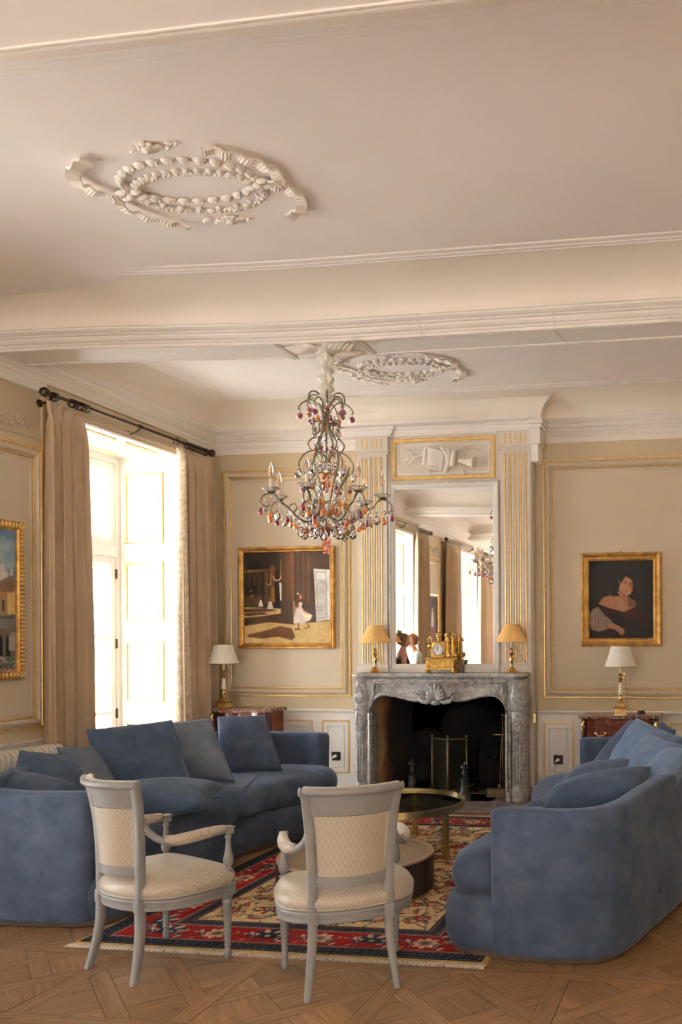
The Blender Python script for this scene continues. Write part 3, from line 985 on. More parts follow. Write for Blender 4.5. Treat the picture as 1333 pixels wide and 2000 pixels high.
for k in range(20):
    t = k / 19
    wr.ball((0.0 + 0.045 * math.sin(t * 3.1) - 0.01 + 0.03 * t, -0.022, 0.10 - 0.235 * t), 0.022, 0.016, 0.013, 8, 5)
    wr.ball((0.035 + 0.055 * math.sin(t * 3.1) * 0.7, -0.018, 0.09 - 0.215 * t), 0.016, 0.012, 0.010, 7, 4)
rel('wreath', wr)
hn = MB()
hn.tube([(0.115, -0.03, 0.055), (0.095, -0.032, -0.085)], [0.024, 0.022], 10)
hn.tube([(0.15, -0.022, -0.03), (0.22, -0.028, -0.045), (0.285, -0.034, -0.055), (0.305, -0.036, -0.058), (0.295, -0.035, -0.057)], [0.016, 0.026, 0.042, 0.052, 0.036], 14)
rel('horn', hn)
br = MB()
br.tube([(0.10, -0.012, 0.06), (0.18, -0.016, 0.09), (0.285, -0.014, 0.135)], [0.007, 0.006, 0.004], 7)
br.ball((0.29, -0.014, 0.135), 0.012)
br.tube([(-0.31, -0.010, -0.105), (-0.22, -0.014, -0.08), (-0.15, -0.012, -0.06)], 0.005, 6)
for k in range(9):
    a = 0.5 * k
    br.ball((0.20 + 0.017 * k, -0.010, 0.03 + 0.02 * math.sin(a) + 0.005 * k), 0.012, 0.008, 0.007, 7, 4)
br.tube([(-0.15, -0.012, -0.10), (-0.13, -0.02, -0.14), (-0.15, -0.012, -0.17)], [0.006, 0.010, 0.003], 6)
br.tube([(0.16, -0.012, -0.13), (0.20, -0.02, -0.125), (0.205, -0.016, -0.155), (0.185, -0.01, -0.165)], [0.005, 0.010, 0.008, 0.003], 6)
for k in range(5): br.ball((-0.14 + 0.02 * k, -0.02, -0.085 - 0.012 * (k % 2)), 0.014, 0.01, 0.012, 7, 4)
rel('branch', br)

# firebox
fb = MB()
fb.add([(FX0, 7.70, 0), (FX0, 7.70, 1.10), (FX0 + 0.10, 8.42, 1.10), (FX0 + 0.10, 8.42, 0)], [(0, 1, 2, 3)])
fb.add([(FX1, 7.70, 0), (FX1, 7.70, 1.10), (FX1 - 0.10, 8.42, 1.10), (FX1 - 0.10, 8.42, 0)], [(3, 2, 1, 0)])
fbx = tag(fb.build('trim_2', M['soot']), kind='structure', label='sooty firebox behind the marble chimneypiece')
MB().add([(FX0, 8.42, 0), (FX1, 8.42, 0), (FX1, 8.42, 1.9), (FX0, 8.42, 1.9)], [(3, 2, 1, 0)]).add([(FX0, 7.93, 1.9), (FX1, 7.93, 1.9), (FX1, 8.42, 1.9), (FX0, 8.42, 1.9)], [(0, 1, 2, 3)]).build('back_brick', M['sootdark'], fbx)
MB().box(FX0 - 0.12, FX0, 7.70, 8.55, 0, 1.10).box(FX1, FX1 + 0.12, 7.70, 8.55, 0, 1.10).box(FX0 - 0.1, FX1 + 0.1, 8.42, 8.55, 0, 1.9).build('chimney_mass', M['sootdark'], fbx)
tag(MB().box(-3.45, -1.62, 7.05, 8.42, 0.0, 0.012).build('trim_3', marble('hearth_stone', (0.17, 0.12, 0.10), (0.25, 0.2, 0.17), (0.09, 0.06, 0.055), 3.0, 0.5)), kind='structure', label='red brown stone hearth slab in front of the fireplace')

# --- parquet: Versailles panels, every board that shows is a piece of its own
floor = tag(MB().box(XL - 0.2, XR + 0.2, YF - 0.2, YB + 0.8, -0.08, -0.014).build('floor', pm('floor_bed', (0.06, 0.035, 0.018), 0.9)), kind='structure', label='oak parquet floor laid in square lattice panels')
SP, FWD = 0.70, 0.085
def clip(poly, x0, x1, y0, y1):
    def cut(P, f, g):
        out = []
        for i in range(len(P)):
            a, b = P[i], P[(i + 1) % len(P)]
            fa, fb_ = f(a), f(b)
            if fa >= 0: out.append(a)
            if fa * fb_ < 0:
                t = fa / (fa - fb_)
                out.append((a[0] + (b[0] - a[0]) * t, a[1] + (b[1] - a[1]) * t))
        return out
    for f in (lambda p: p[0] - x0, lambda p: x1 - p[0], lambda p: p[1] - y0, lambda p: y1 - p[1]):
        if not poly: return poly
        poly = cut(poly, f, None)
    return poly
boards = []
def pixel_size(x, y):
    fx, fy = -math.sin(YAW), math.cos(YAW)
    d = x * fx + y * fy
    if d < 0.5: return None
    u = x * math.cos(YAW) + y * math.sin(YAW)
    return CX + F_PX * u / d, CY + F_PX * EYE / d, d
def board(poly, ang):
    if len(poly) < 3: return
    A = 0.5 * sum(poly[i][0] * poly[(i + 1) % len(poly)][1] - poly[(i + 1) % len(poly)][0] * poly[i][1] for i in range(len(poly)))
    if abs(A) < 0.0006: return
    if A < 0: poly = poly[::-1]
    cx_ = sum(p[0] for p in poly) / len(poly)
    cy_ = sum(p[1] for p in poly) / len(poly)
    boards.append((poly, ang, cx_, cy_, abs(A)))
gx0, gy0 = -0.68, 3.72
g = 0.0012
for i in range(-7, 5):
    for j in range(-12, 7):
        x0, y0 = gx0 + SP * i, gy0 + SP * j      # centre lines of the frame boards
        if x0 > XR or x0 + SP < XL or y0 > YB or y0 + SP < YF: continue
        h = FWD / 2
        board([(x0 - h + g, y0 + h + g), (x0 + h - g, y0 + h + g), (x0 + h - g, y0 + SP - h - g), (x0 - h + g, y0 + SP - h - g)], PI / 2)
        board([(x0 - h + g, y0 - h + g), (x0 + SP - h - g, y0 - h + g), (x0 + SP - h - g, y0 + h - g), (x0 - h + g, y0 + h - g)], 0)
        X0, X1, Y0, Y1 = x0 + h + g, x0 + SP - h - g, y0 + h + g, y0 + SP - h - g
        cx_, cy_ = (X0 + X1) / 2, (Y0 + Y1) / 2
        flip = (i + j) % 2
        t, wv = 0.145, 0.040
        c45 = math.sqrt(0.5)
        def add(p0, p1, q0, q1, along_q):
            P = [(p0 + g, q0 + g), (p1 - g, q0 + g), (p1 - g, q1 - g), (p0 + g, q1 - g)]
            W2 = []
            for (p, q) in P:
                if flip: p, q = q, p
                W2.append((cx_ + (p - q) * c45, cy_ + (p + q) * c45))
            ang = (3 * PI / 4 if along_q else PI / 4) if not flip else (PI / 4 if along_q else 3 * PI / 4)
            board(clip(W2, X0, X1, Y0, Y1), ang)
        for p in (-t, t): add(p - wv, p + wv, -0.6, 0.6, True)
        for q in (-t, t):
            for (a_, b_) in ((-0.6, -t - wv), (-t + wv, t - wv), (t + wv, 0.6)): add(a_, b_, q - wv, q + wv, False)
        sp_ = [(-0.6, -t - wv), (-t + wv, t - wv), (t + wv, 0.6)]
        for ii, (p0, p1) in enumerate(sp_):
            for jj, (q0, q1) in enumerate(sp_):
                add(p0, p1, q0, q1, (ii + jj) % 2 == 0)
# rank by what the picture shows
vis = []
for bd in boards:
    ps = pixel_size(bd[2], bd[3])
    sc_ = 0
    if ps and -40 < ps[0] < 1373 and ps[1] < 2060:
        x, y = bd[2], bd[3]
        hid = (-3.05 < x < -1.08 and 3.80 < y < 6.85) or (x < -3.1 and 4.15 < y < 6.6) or (x > -1.25 and x < -0.15 and 4.0 < y < 6.6)
        sc_ = 0 if hid else bd[4] / ps[2] ** 3 * 1000
    vis.append(sc_)
order = np.argsort(-np.array(vis))
keep = set(order[:296])
def board_mesh(items):
    V, F, UV, TI = [], [], [], []
    for (poly, ang, cx_, cy_, A) in items:
        n = len(poly)
        n0 = len(V)
        zt = random.uniform(-0.0011, 0.0004)
        tint = random.choice((0.86, 0.95, 1.0, 1.0, 1.06, 1.14)) * random.uniform(0.95, 1.05)
        ca, sa = math.cos(ang), math.sin(ang)
        ou, ov = random.uniform(0, 9), random.uniform(0, 9)
        V += [(p[0], p[1], -0.0145) for p in poly] + [(p[0], p[1], zt) for p in poly]
        F.append(tuple(n0 + n + k for k in range(n)))
        F += [(n0 + k, n0 + (k + 1) % n, n0 + n + (k + 1) % n, n0 + n + k) for k in range(n)]
        for p in list(poly) * 2: UV.append((ou + p[0] * ca + p[1] * sa, ov - p[0] * sa + p[1] * ca))
        TI += [tint] * (2 * n)
    me = bpy.data.meshes.new('plank')
    me.from_pydata(V, [], F)
    uvl = me.uv_layers.new(name='UVMap')
    idx = np.empty(len(me.loops), np.int32)
    me.loops.foreach_get('vertex_index', idx)
    uvl.data.foreach_set('uv', np.array(UV)[idx].ravel())
    at = me.attributes.new('tint', 'FLOAT', 'POINT')
    at.data.foreach_set('value', TI)
    me.materials.append(M['oak'])
    return me
rest = []
for k, bd in enumerate(boards):
    if k in keep and vis[k] > 0:
        o = bpy.data.objects.new('plank', board_mesh([bd]))
        COL.objects.link(o)
        o.parent = floor
    else:
        rest.append(bd)
o = bpy.data.objects.new('plank_field', board_mesh(rest))
COL.objects.link(o)
o.parent = floor
tag(o, kind='stuff')

# --- outside: pale gravel terrace and a sunlit tree
tag(MB().box(-60, 60, -60, 60, -0.5, -0.3).build('ground', M['gravel']), kind='structure', label='pale gravel terrace outside the windows')
def build_tree(loc, h, label):
    t = empty('garden_tree', loc, 0, label, 'tree')
    MB().tube([(0, 0, 0), (0.1, 0, h * 0.3), (-0.05, 0.1, h * 0.6)], [0.22, 0.16, 0.1], 8).build('trunk', M['bark'], t, True)
    V, F = [], []
    R_ = random.Random(3)
    for k in range(5000):
        c = R_.choice(((0, 0, h * 0.75, 1.7), (1.1, 0.3, h * 0.62, 1.2), (-0.9, -0.8, h * 0.66, 1.3), (0.2, 1.2, h * 0.55, 1.1)))
        d = Vector((R_.gauss(0, 1), R_.gauss(0, 1), R_.gauss(0, 1))).normalized() * c[3] * R_.uniform(0.6, 1)
        p = Vector(c[:3]) + d
        u = Vector((R_.gauss(0, 1), R_.gauss(0, 1), R_.gauss(0, 1))).normalized() * 0.13
        v = u.orthogonal().normalized() * 0.07
        n = len(V)
        V += [p - u, p + v, p + u, p - v]
        F.append((n, n + 1, n + 2, n + 3))
    tag(mk('foliage', V, F, M['leaf'], t), kind='stuff')
build_tree((-10.5, 12.2, -0.3), 7.2, 'sunlit yellow green tree outside the tall window')

# ================================================================= PAINTED CANVASES (vertex colours on a grid)
class Canvas:
    def __init__(s, w, h, nx, ny, col):
        s.w, s.h, s.nx, s.ny = w, h, nx, ny
        s.C = np.ones((ny + 1, nx + 1, 3)) * np.array(srgb(*col)[:3])
        s.x = np.linspace(0, w, nx + 1)
        s.y = np.linspace(0, h, ny + 1)
    def _box(s, x0, x1, y0, y1):
        i0 = max(0, int(np.searchsorted(s.x, x0)) - 1); i1 = min(s.nx + 1, int(np.searchsorted(s.x, x1)) + 1)
        j0 = max(0, int(np.searchsorted(s.y, y0)) - 1); j1 = min(s.ny + 1, int(np.searchsorted(s.y, y1)) + 1)
        if i1 <= i0 or j1 <= j0: return None
        X, Y = np.meshgrid(s.x[i0:i1], s.y[j0:j1])
        return i0, i1, j0, j1, X, Y
    def _put(s, b, m, col):
        i0, i1, j0, j1 = b[:4]
        c = np.array(srgb(*col)[:3])
        m = np.clip(m, 0, 1)[..., None]
        s.C[j0:j1, i0:i1] = s.C[j0:j1, i0:i1] * (1 - m) + c * m
    def ell(s, cx, cy, rx, ry, col, rot=0, soft=0.15, a=1.0):
        R = max(rx, ry) * (1 + soft) * 1.1
        b = s._box(cx - R, cx + R, cy - R, cy + R)
        if b is None: return s
        X, Y = b[4] - cx, b[5] - cy
        c, n = math.cos(rot), math.sin(rot)
        d = np.hypot((X * c + Y * n) / rx, (-X * n + Y * c) / ry)
        s._put(b, a * np.clip((1 + soft - d) / (2 * soft + 1e-6), 0, 1), col)
        return s
    def poly(s, P, col, a=1.0, blur=0):
        xs = [p[0] for p in P]; ys = [p[1] for p in P]
        b = s._box(min(xs), max(xs), min(ys), max(ys))
        if b is None: return s
        X, Y = b[4], b[5]
        ins = np.zeros(X.shape, bool)
        n = len(P)
        for i in range(n):
            x1, y1 = P[i]; x2, y2 = P[(i + 1) % n]
            if y1 == y2: continue
            ins ^= ((y1 > Y) != (y2 > Y)) & (X < (x2 - x1) * (Y - y1) / (y2 - y1) + x1)
        m = ins.astype(float)
        for _ in range(blur):
            q = np.pad(m, 1, 'edge')
            m = (q[1:-1, :-2] + q[1:-1, 2:] + q[:-2, 1:-1] + q[2:, 1:-1] + q[1:-1, 1:-1]) / 5
        s._put(b, a * m, col)
        return s
    def line(s, P, wd, col, a=1.0):
        for i in range(len(P) - 1):
            (x1, y1), (x2, y2) = P[i], P[i + 1]
            b = s._box(min(x1, x2) - wd, max(x1, x2) + wd, min(y1, y2) - wd, max(y1, y2) + wd)
            if b is None: continue
            X, Y = b[4], b[5]
            L2 = (x2 - x1) ** 2 + (y2 - y1) ** 2 + 1e-12
            t = np.clip(((X - x1) * (x2 - x1) + (Y - y1) * (y2 - y1)) / L2, 0, 1)
            d = np.hypot(X - x1 - t * (x2 - x1), Y - y1 - t * (y2 - y1))
            s._put(b, a * np.clip(1.5 - d / (wd * 0.5), 0, 1), col)
        return s
    def rect(s, x0, x1, y0, y1, col, a=1.0):
        return s.poly([(x0, y0), (x1, y0), (x1, y1), (x0, y1)], col, a)
    def noise(s, amp, cells, seed=1):
        r = np.random.default_rng(seed)
        for k, c in enumerate(cells):
            g = r.random((int(c * s.h / s.w) + 3, c + 3)) - 0.5
            gx = np.linspace(0, c, s.nx + 1); gy = np.linspace(0, int(c * s.h / s.w), s.ny + 1)
            ix, iy = gx.astype(int), gy.astype(int)
            fx, fy = (gx - ix)[None, :], (gy - iy)[:, None]
            A = g[np.ix_(iy, ix)] * (1 - fx) * (1 - fy) + g[np.ix_(iy, ix + 1)] * fx * (1 - fy) + g[np.ix_(iy + 1, ix)] * (1 - fx) * fy + g[np.ix_(iy + 1, ix + 1)] * fx * fy
            s.C *= (1 + amp * A / (k + 1) ** 0.5)[..., None]
        return s
    def build(s, name, mat, parent, O, U, W_, N=None, zfn=None):
        O, U, W_ = np.array(O, float), np.array(U, float), np.array(W_, float)
        X, Y = np.meshgrid(s.x, s.y)
        P = O + X[..., None] * U + Y[..., None] * W_
        if zfn is not None: P = P + zfn(X, Y)[..., None] * np.array(N, float)
        nv = P.shape[0] * P.shape[1]
        me = bpy.data.meshes.new(name)
        me.vertices.add(nv)
        me.vertices.foreach_set('co', P.astype(np.float32).ravel())
        i = np.arange(s.nx)[None, :] + (s.nx + 1) * np.arange(s.ny)[:, None]
        Q = np.stack([i, i + 1, i + s.nx + 2, i + s.nx + 1], -1).reshape(-1, 4).astype(np.int32)
        nq = len(Q)
        me.loops.add(nq * 4)
        me.loops.foreach_set('vertex_index', Q.ravel())
        me.polygons.add(nq)
        me.polygons.foreach_set('loop_start', (np.arange(nq) * 4).astype(np.int32))
        me.polygons.foreach_set('use_smooth', np.ones(nq, bool))
        me.update(calc_edges=True)
        ca = me.color_attributes.new('Col', 'FLOAT_COLOR', 'POINT')
        ca.data.foreach_set('color', np.concatenate([s.C, np.ones((*s.C.shape[:2], 1))], -1).astype(np.float32).ravel())
        me.materials.append(mat)
        o = bpy.data.objects.new(name, me)
        COL.objects.link(o)
        if parent is not None: o.parent = parent
        return o
M['oil'] = attr_mat('oil_paint', rough=0.62, bump=0.25, bscale=160, var=0.10)

def picture_frame(name, label, group, O, U, W_, N, w_, h_, prof, mat, inner, ornament=None):
    """Frame thing standing at its lower left outer corner; prof = (inset, height)."""
    root = empty(name, O, 0, label, 'painting', group)
    MB().frame((0, 0, 0), U, W_, N, 0, w_, 0, h_, prof).build('frame', mat, root)
    Uv, Wv, Nv = Vector(U), Vector(W_), Vector(N)
    q = [Uv * a + Wv * b + Nv * c for (a, b, c) in ((0.01, 0.01, 0.0), (w_ - 0.01, 0.01, 0), (w_ - 0.01, h_ - 0.01, 0), (0.01, h_ - 0.01, 0), (0.01, 0.01, 0.012), (w_ - 0.01, 0.01, 0.012), (w_ - 0.01, h_ - 0.01, 0.012), (0.01, h_ - 0.01, 0.012))]
    mk('backing', q, [(0, 3, 2, 1), (4, 5, 6, 7), (0, 1, 5, 4), (1, 2, 6, 5), (2, 3, 7, 6), (3, 0, 4, 7)], M['mahogd'], root)
    return root

# --- dancers in a palace hall (left of the fireplace); u right, v down from the upper left in 0..1
W1_, H1_ = 1.0, 0.995
p1 = picture_frame('framed_painting', 'gilt framed oil painting of girls in white dresses in a dim hall, beside the fireplace', None,
    (-4.655, YB - 0.006, 1.397), (1, 0, 0), (0, 0, 1), (0, -1, 0), W1_, H1_,
    [(0, 0), (0, 0.030), (0.006, 0.045), (0.018, 0.048), (0.040, 0.030), (0.046, 0.028), (0.050, 0.022), (0.054, 0.014)], M['oldgold'], 0.054)
cw, ch = 0.892, 0.887
c1 = Canvas(cw, ch, 340, 338, (58, 40, 27))
def Q(P): return [(p[0] * cw, (1 - p[1]) * ch) for p in P]
def E1(x, y, rx, ry, col, rot=0, soft=0.2, a=1): c1.ell(x * cw, (1 - y) * ch, rx * cw, ry * ch, col, rot, soft, a)
c1.poly(Q([(0, 0), (0.42, 0), (0.42, 0.62), (0, 0.62)]), (38, 25, 14))
c1.poly(Q([(0.04, 0.2), (0.06, 0.1), (0.13, 0.06), (0.2, 0.1), (0.22, 0.2)]), (22, 15, 9), 1, 3)
c1.poly(Q([(0, 0.19), (0.38, 0.17), (0.38, 0.2), (0, 0.23)]), (82, 56, 28), 1, 1)
for x in (0.05, 0.11, 0.17): c1.poly(Q([(x, 0.24), (x + 0.025, 0.24), (x + 0.025, 0.48), (x, 0.48)]), (64, 44, 22), 1, 1)
c1.poly(Q([(0.03, 0.37), (0.14, 0.36), (0.14, 0.46), (0.03, 0.47)]), (16, 11, 8), 1, 1)
c1.poly(Q([(0, 0.49), (0.2, 0.49), (0.2, 0.58), (0, 0.59)]), (74, 58, 36), 1, 1)
c1.poly(Q([(0.24, 0.2), (0.29, 0.2), (0.29, 0.56), (0.24, 0.57)]), (80, 57, 28), 1, 1)
c1.poly(Q([(0.31, 0.14), (0.36, 0.14), (0.36, 0.56), (0.31, 0.57)]), (100, 60, 32), 1, 1)
c1.poly(Q([(0.32, 0.38), (0.355, 0.38), (0.365, 0.55), (0.325, 0.55)]), (132, 96, 46), 1, 1)
c1.poly(Q([(0.36, 0.36), (0.43, 0.36), (0.43, 0.62), (0.38, 0.62)]), (22, 16, 12), 1, 1)
c1.poly(Q([(0.42, 0.0), (0.5, 0.0), (0.5, 0.54), (0.42, 0.54)]), (70, 46, 26), 1, 1)
c1.poly(Q([(0.5, 0.0), (0.59, 0.0), (0.59, 0.54), (0.5, 0.54)]), (86, 56, 34), 1, 2)
c1.poly(Q([(0.55, 0.0), (0.58, 0.0), (0.585, 0.54), (0.56, 0.54)]), (118, 74, 42), 1, 2)
for k, x in enumerate((0.62, 0.68, 0.74)): c1.poly(Q([(x, 0.0), (x + 0.03, 0.0), (x + 0.03, 0.56), (x, 0.56)]), (78 + 6 * k, 56, 32), 1, 2)
c1.poly(Q([(0.415, 0.33), (0.44, 0.34), (0.44, 0.53), (0.425, 0.53)]), (226, 218, 196), 1, 1)
c1.poly(Q([(0.43, 0.54), (0.58, 0.54), (0.58, 0.80), (0.43, 0.67)]), (70, 52, 36), 1, 1)
c1.poly(Q([(0.57, 0.54), (0.60, 0.54), (0.60, 0.78), (0.58, 0.78)]), (150, 122, 80), 1, 1)
c1.poly(Q([(0.60, 0.55), (0.83, 0.55), (0.83, 0.78), (0.6, 0.8)]), (58, 42, 28), 1, 1)
c1.poly(Q([(0, 0.60), (0.43, 0.62), (0.43, 0.68), (0.58, 0.79), (1, 0.76), (1, 1), (0, 1)]), (196, 168, 112))
c1.poly(Q([(0, 0.62), (0.26, 0.61), (0.40, 0.64), (0.2, 0.66), (0, 0.66)]), (74, 48, 26), 1, 3)
c1.poly(Q([(0, 0.67), (0.22, 0.66), (0.30, 0.68), (0.05, 0.70), (0, 0.69)]), (58, 38, 22), 1, 2)
c1.poly(Q([(0, 0.72), (0.30, 0.69), (0.45, 0.67), (0.60, 0.80), (0.30, 0.77), (0, 0.81)]), (66, 44, 26), 1, 3)
c1.poly(Q([(0.05, 0.90), (0.30, 0.85), (0.42, 0.81), (0.56, 0.84), (0.60, 0.93), (0.56, 0.97), (0.40, 0.93), (0.20, 0.95), (0.03, 0.93)]), (92, 60, 34), 1, 4)
c1.poly(Q([(0.0, 0.95), (0.2, 0.955), (0.35, 0.98), (0.35, 1), (0, 1)]), (205, 180, 128), 0.8, 3)
c1.poly(Q([(0.815, 0.185), (1.0, 0.20), (1.0, 0.745), (0.845, 0.77)]), (205, 200, 192), 1, 1)
c1.poly(Q([(0.84, 0.22), (0.955, 0.235), (0.955, 0.315), (0.845, 0.305)]), (222, 219, 214))
c1.line(Q([(0.84, 0.22), (0.955, 0.235), (0.955, 0.32), (0.845, 0.31), (0.84, 0.22)]), 0.006, (150, 146, 140))
c1.line(Q([(0.85, 0.34), (0.965, 0.345), (0.965, 0.60), (0.858, 0.61), (0.85, 0.34)]), 0.006, (160, 156, 150))
c1.line(Q([(0.86, 0.64), (0.965, 0.635), (0.965, 0.72), (0.868, 0.73), (0.86, 0.64)]), 0.006, (160, 156, 150))
c1.poly(Q([(0.97, 0.2), (1, 0.2), (1, 0.75), (0.975, 0.75)]), (232, 234, 236), 1, 1)
# runner
c1.poly(Q([(0.605, 0.60), (0.64, 0.585), (0.675, 0.60), (0.69, 0.64), (0.76, 0.67), (0.80, 0.70), (0.775, 0.75), (0.70, 0.785), (0.58, 0.785), (0.58, 0.74), (0.60, 0.66)]), (212, 200, 190), 1, 1)
c1.poly(Q([(0.665, 0.66), (0.76, 0.68), (0.795, 0.71), (0.74, 0.76)]), (232, 218, 190), 0.8, 2)
c1.line(Q([(0.69, 0.63), (0.72, 0.67), (0.76, 0.675)]), 0.014, (176, 118, 84))
c1.line(Q([(0.615, 0.60), (0.60, 0.63)]), 0.014, (176, 118, 84))
E1(0.66, 0.575, 0.022, 0.025, (226, 214, 206)); E1(0.648, 0.485, 0.025, 0.038, (92, 56, 34)); E1(0.662, 0.495, 0.014, 0.024, (196, 138, 104))
c1.line(Q([(0.635, 0.50), (0.625, 0.60)]), 0.024, (92, 52, 34)); E1(0.63, 0.458, 0.01, 0.01, (230, 225, 215))
c1.line(Q([(0.635, 0.78), (0.64, 0.845), (0.60, 0.85)]), 0.012, (110, 74, 52)); c1.line(Q([(0.73, 0.77), (0.765, 0.83)]), 0.012, (110, 74, 52))
c1.line(Q([(0.59, 0.855), (0.66, 0.85)]), 0.008, (70, 46, 28)); c1.line(Q([(0.70, 0.845), (0.76, 0.83)]), 0.008, (96, 70, 44))
for (x, y, s_) in ((0.195, 0.545, 0.8), (0.305, 0.56, 1.1)):
    c1.poly(Q([(x - 0.012 * s_, y - 0.02), (x + 0.014 * s_, y - 0.02), (x + 0.038 * s_, y + 0.06 * s_), (x - 0.034 * s_, y + 0.06 * s_)]), (214, 206, 198), 1, 1)
    E1(x, y - 0.05, 0.012 * s_, 0.02, (110, 76, 50)); c1.line(Q([(x - 0.005, y + 0.06 * s_), (x - 0.004, y + 0.095 * s_)]), 0.006, (120, 84, 60))
for (x, y, s_) in ((0.29, 0.35, 0.6), (0.39, 0.28, 1.0)):
    for k in range(14):
        a_ = -0.1 + 3.34 * k / 13
        E1(x + 0.045 * s_ * math.cos(a_), y + 0.05 * s_ * abs(math.sin(a_)) - 0.02, 0.006 * s_, 0.008 * s_, (206, 178, 130))
    c1.line(Q([(x + 0.04 * s_, y - 0.02), (x + 0.045 * s_, y - 0.2 * s_)]), 0.005, (190, 150, 100))
E1(0.08, 0.2, 0.03, 0.012, (130, 84, 36)); E1(0.09, 0.48, 0.03, 0.02, (118, 78, 34)); E1(0.08, 0.42, 0.012, 0.012, (150, 110, 50))
c1.line(Q([(0.87, 0.975), (0.885, 0.965), (0.90, 0.975), (0.92, 0.966), (0.945, 0.973)]), 0.004, (96, 72, 44))
c1.noise(0.34, (12, 40, 110), 4)
c1.build('canvas', M['oil'], p1, (0.054, -0.016, 0.054), (1, 0, 0), (0, 0, 1))

# --- portrait of a dark haired lady (right of the fireplace)
W2_, H2_ = 0.745, 0.865
p2 = picture_frame('framed_painting', 'small gilt framed oil portrait of a dark haired lady in a maroon dress', None,
    (-1.240, YB - 0.006, 1.405), (1, 0, 0), (0, 0, 1), (0, -1, 0), W2_, H2_,
    [(0, 0), (0, 0.030), (0.006, 0.048), (0.020, 0.052), (0.032, 0.040), (0.046, 0.034), (0.050, 0.040), (0.058, 0.040), (0.062, 0.030), (0.072, 0.026), (0.078, 0.016)], M['oldgold'], 0.078)
orn = MB()
for (a, b) in (((0.055, 0.055), (W2_ - 0.055, 0.055)), ((0.055, H2_ - 0.055), (W2_ - 0.055, H2_ - 0.055)), ((0.055, 0.055), (0.055, H2_ - 0.055)), ((W2_ - 0.055, 0.055), (W2_ - 0.055, H2_ - 0.055))):
    n = int(math.dist(a, b) / 0.014)
    for k in range(n):
        t = (k + 0.5) / n
        orn.ball((a[0] + (b[0] - a[0]) * t, -0.040, a[1] + (b[1] - a[1]) * t), 0.0055, 0.005, 0.0055, 6, 4)
orn.build('bead_row', M['gilt'], p2, True)
cw, ch = 0.589, 0.709
c1 = Canvas(cw, ch, 220, 264, (30, 22, 17))
c1.ell(0.3, 0.42, 0.3, 0.34, (44, 33, 25), soft=0.8, a=0.8)
c1.poly(Q([(0.0, 0.86), (0.35, 0.80), (0.5, 0.9), (0.6, 1), (0, 1)]), (44, 22, 14), 1, 3)
c1.poly(Q([(0.13, 0.56), (0.30, 0.62), (0.55, 0.68), (0.72, 0.60), (0.86, 0.68), (0.92, 0.82), (0.80, 0.98), (0.35, 0.98), (0.28, 0.84), (0.15, 0.70)]), (58, 22, 18), 1, 2)
c1.poly(Q([(0.3, 0.68), (0.55, 0.72), (0.75, 0.78), (0.9, 0.84), (0.85, 0.99), (0.4, 0.99), (0.35, 0.8)]), (20, 13, 11), 0.85, 4)
c1.poly(Q([(0.145, 0.555), (0.21, 0.475), (0.34, 0.44), (0.46, 0.40), (0.50, 0.36), (0.60, 0.42), (0.60, 0.47), (0.72, 0.52), (0.735, 0.585), (0.64, 0.63), (0.55, 0.665), (0.40, 0.63), (0.28, 0.60)]), (176, 128, 98), 1, 3)
c1.poly(Q([(0.42, 0.45), (0.52, 0.50), (0.60, 0.60), (0.55, 0.65), (0.44, 0.62)]), (196, 150, 116), 0.6, 5)
c1.poly(Q([(0.60, 0.45), (0.73, 0.53), (0.74, 0.60), (0.62, 0.60)]), (112, 74, 54), 0.7, 4)
c1.poly(Q([(0.47, 0.38), (0.50, 0.32), (0.62, 0.40), (0.56, 0.47)]), (150, 102, 76), 0.9, 3)
E1(0.575, 0.33, 0.105, 0.115, (190, 140, 110), 0.35, 0.12)
c1.poly(Q([(0.49, 0.22), (0.58, 0.20), (0.69, 0.26), (0.675, 0.40), (0.60, 0.445), (0.52, 0.40), (0.48, 0.32)]), (196, 148, 116), 0.9, 3)
E1(0.665, 0.33, 0.03, 0.09, (140, 94, 70), 0.2, 0.5, 0.6)
E1(0.535, 0.365, 0.03, 0.022, (206, 122, 98), 0, 0.6, 0.7)
# hair
c1.poly(Q([(0.44, 0.30), (0.43, 0.20), (0.48, 0.14), (0.60, 0.12), (0.70, 0.16), (0.735, 0.26), (0.72, 0.36), (0.69, 0.44), (0.70, 0.30), (0.66, 0.225), (0.58, 0.19), (0.53, 0.26), (0.49, 0.30), (0.50, 0.20)]), (24, 15, 10), 1, 2)
c1.poly(Q([(0.43, 0.22), (0.50, 0.20), (0.49, 0.31), (0.45, 0.38), (0.40, 0.46), (0.36, 0.43), (0.41, 0.36)]), (26, 16, 11), 1, 2)
for k in range(5): E1(0.37 + 0.02 * k, 0.44 - 0.015 * (k % 2), 0.018, 0.022, (30, 19, 13))
E1(0.69, 0.44, 0.03, 0.05, (20, 13, 9)); E1(0.475, 0.275, 0.012, 0.022, (168, 116, 88)); E1(0.478, 0.345, 0.006, 0.016, (170, 140, 70)); E1(0.475, 0.375, 0.008, 0.01, (186, 152, 76))
E1(0.575, 0.298, 0.020, 0.006, (52, 32, 22), -0.1); E1(0.655, 0.315, 0.014, 0.005, (52, 32, 22), -0.1)
c1.line(Q([(0.55, 0.276), (0.575, 0.268), (0.60, 0.278)]), 0.005, (60, 38, 26)); c1.line(Q([(0.64, 0.290), (0.665, 0.292)]), 0.005, (60, 38, 26))
c1.line(Q([(0.625, 0.29), (0.628, 0.34), (0.618, 0.352)]), 0.005, (150, 100, 76)); E1(0.595, 0.388, 0.024, 0.007, (160, 62, 50), 0.2); E1(0.60, 0.402, 0.014, 0.004, (140, 84, 62), 0.2, 0.4, .6)
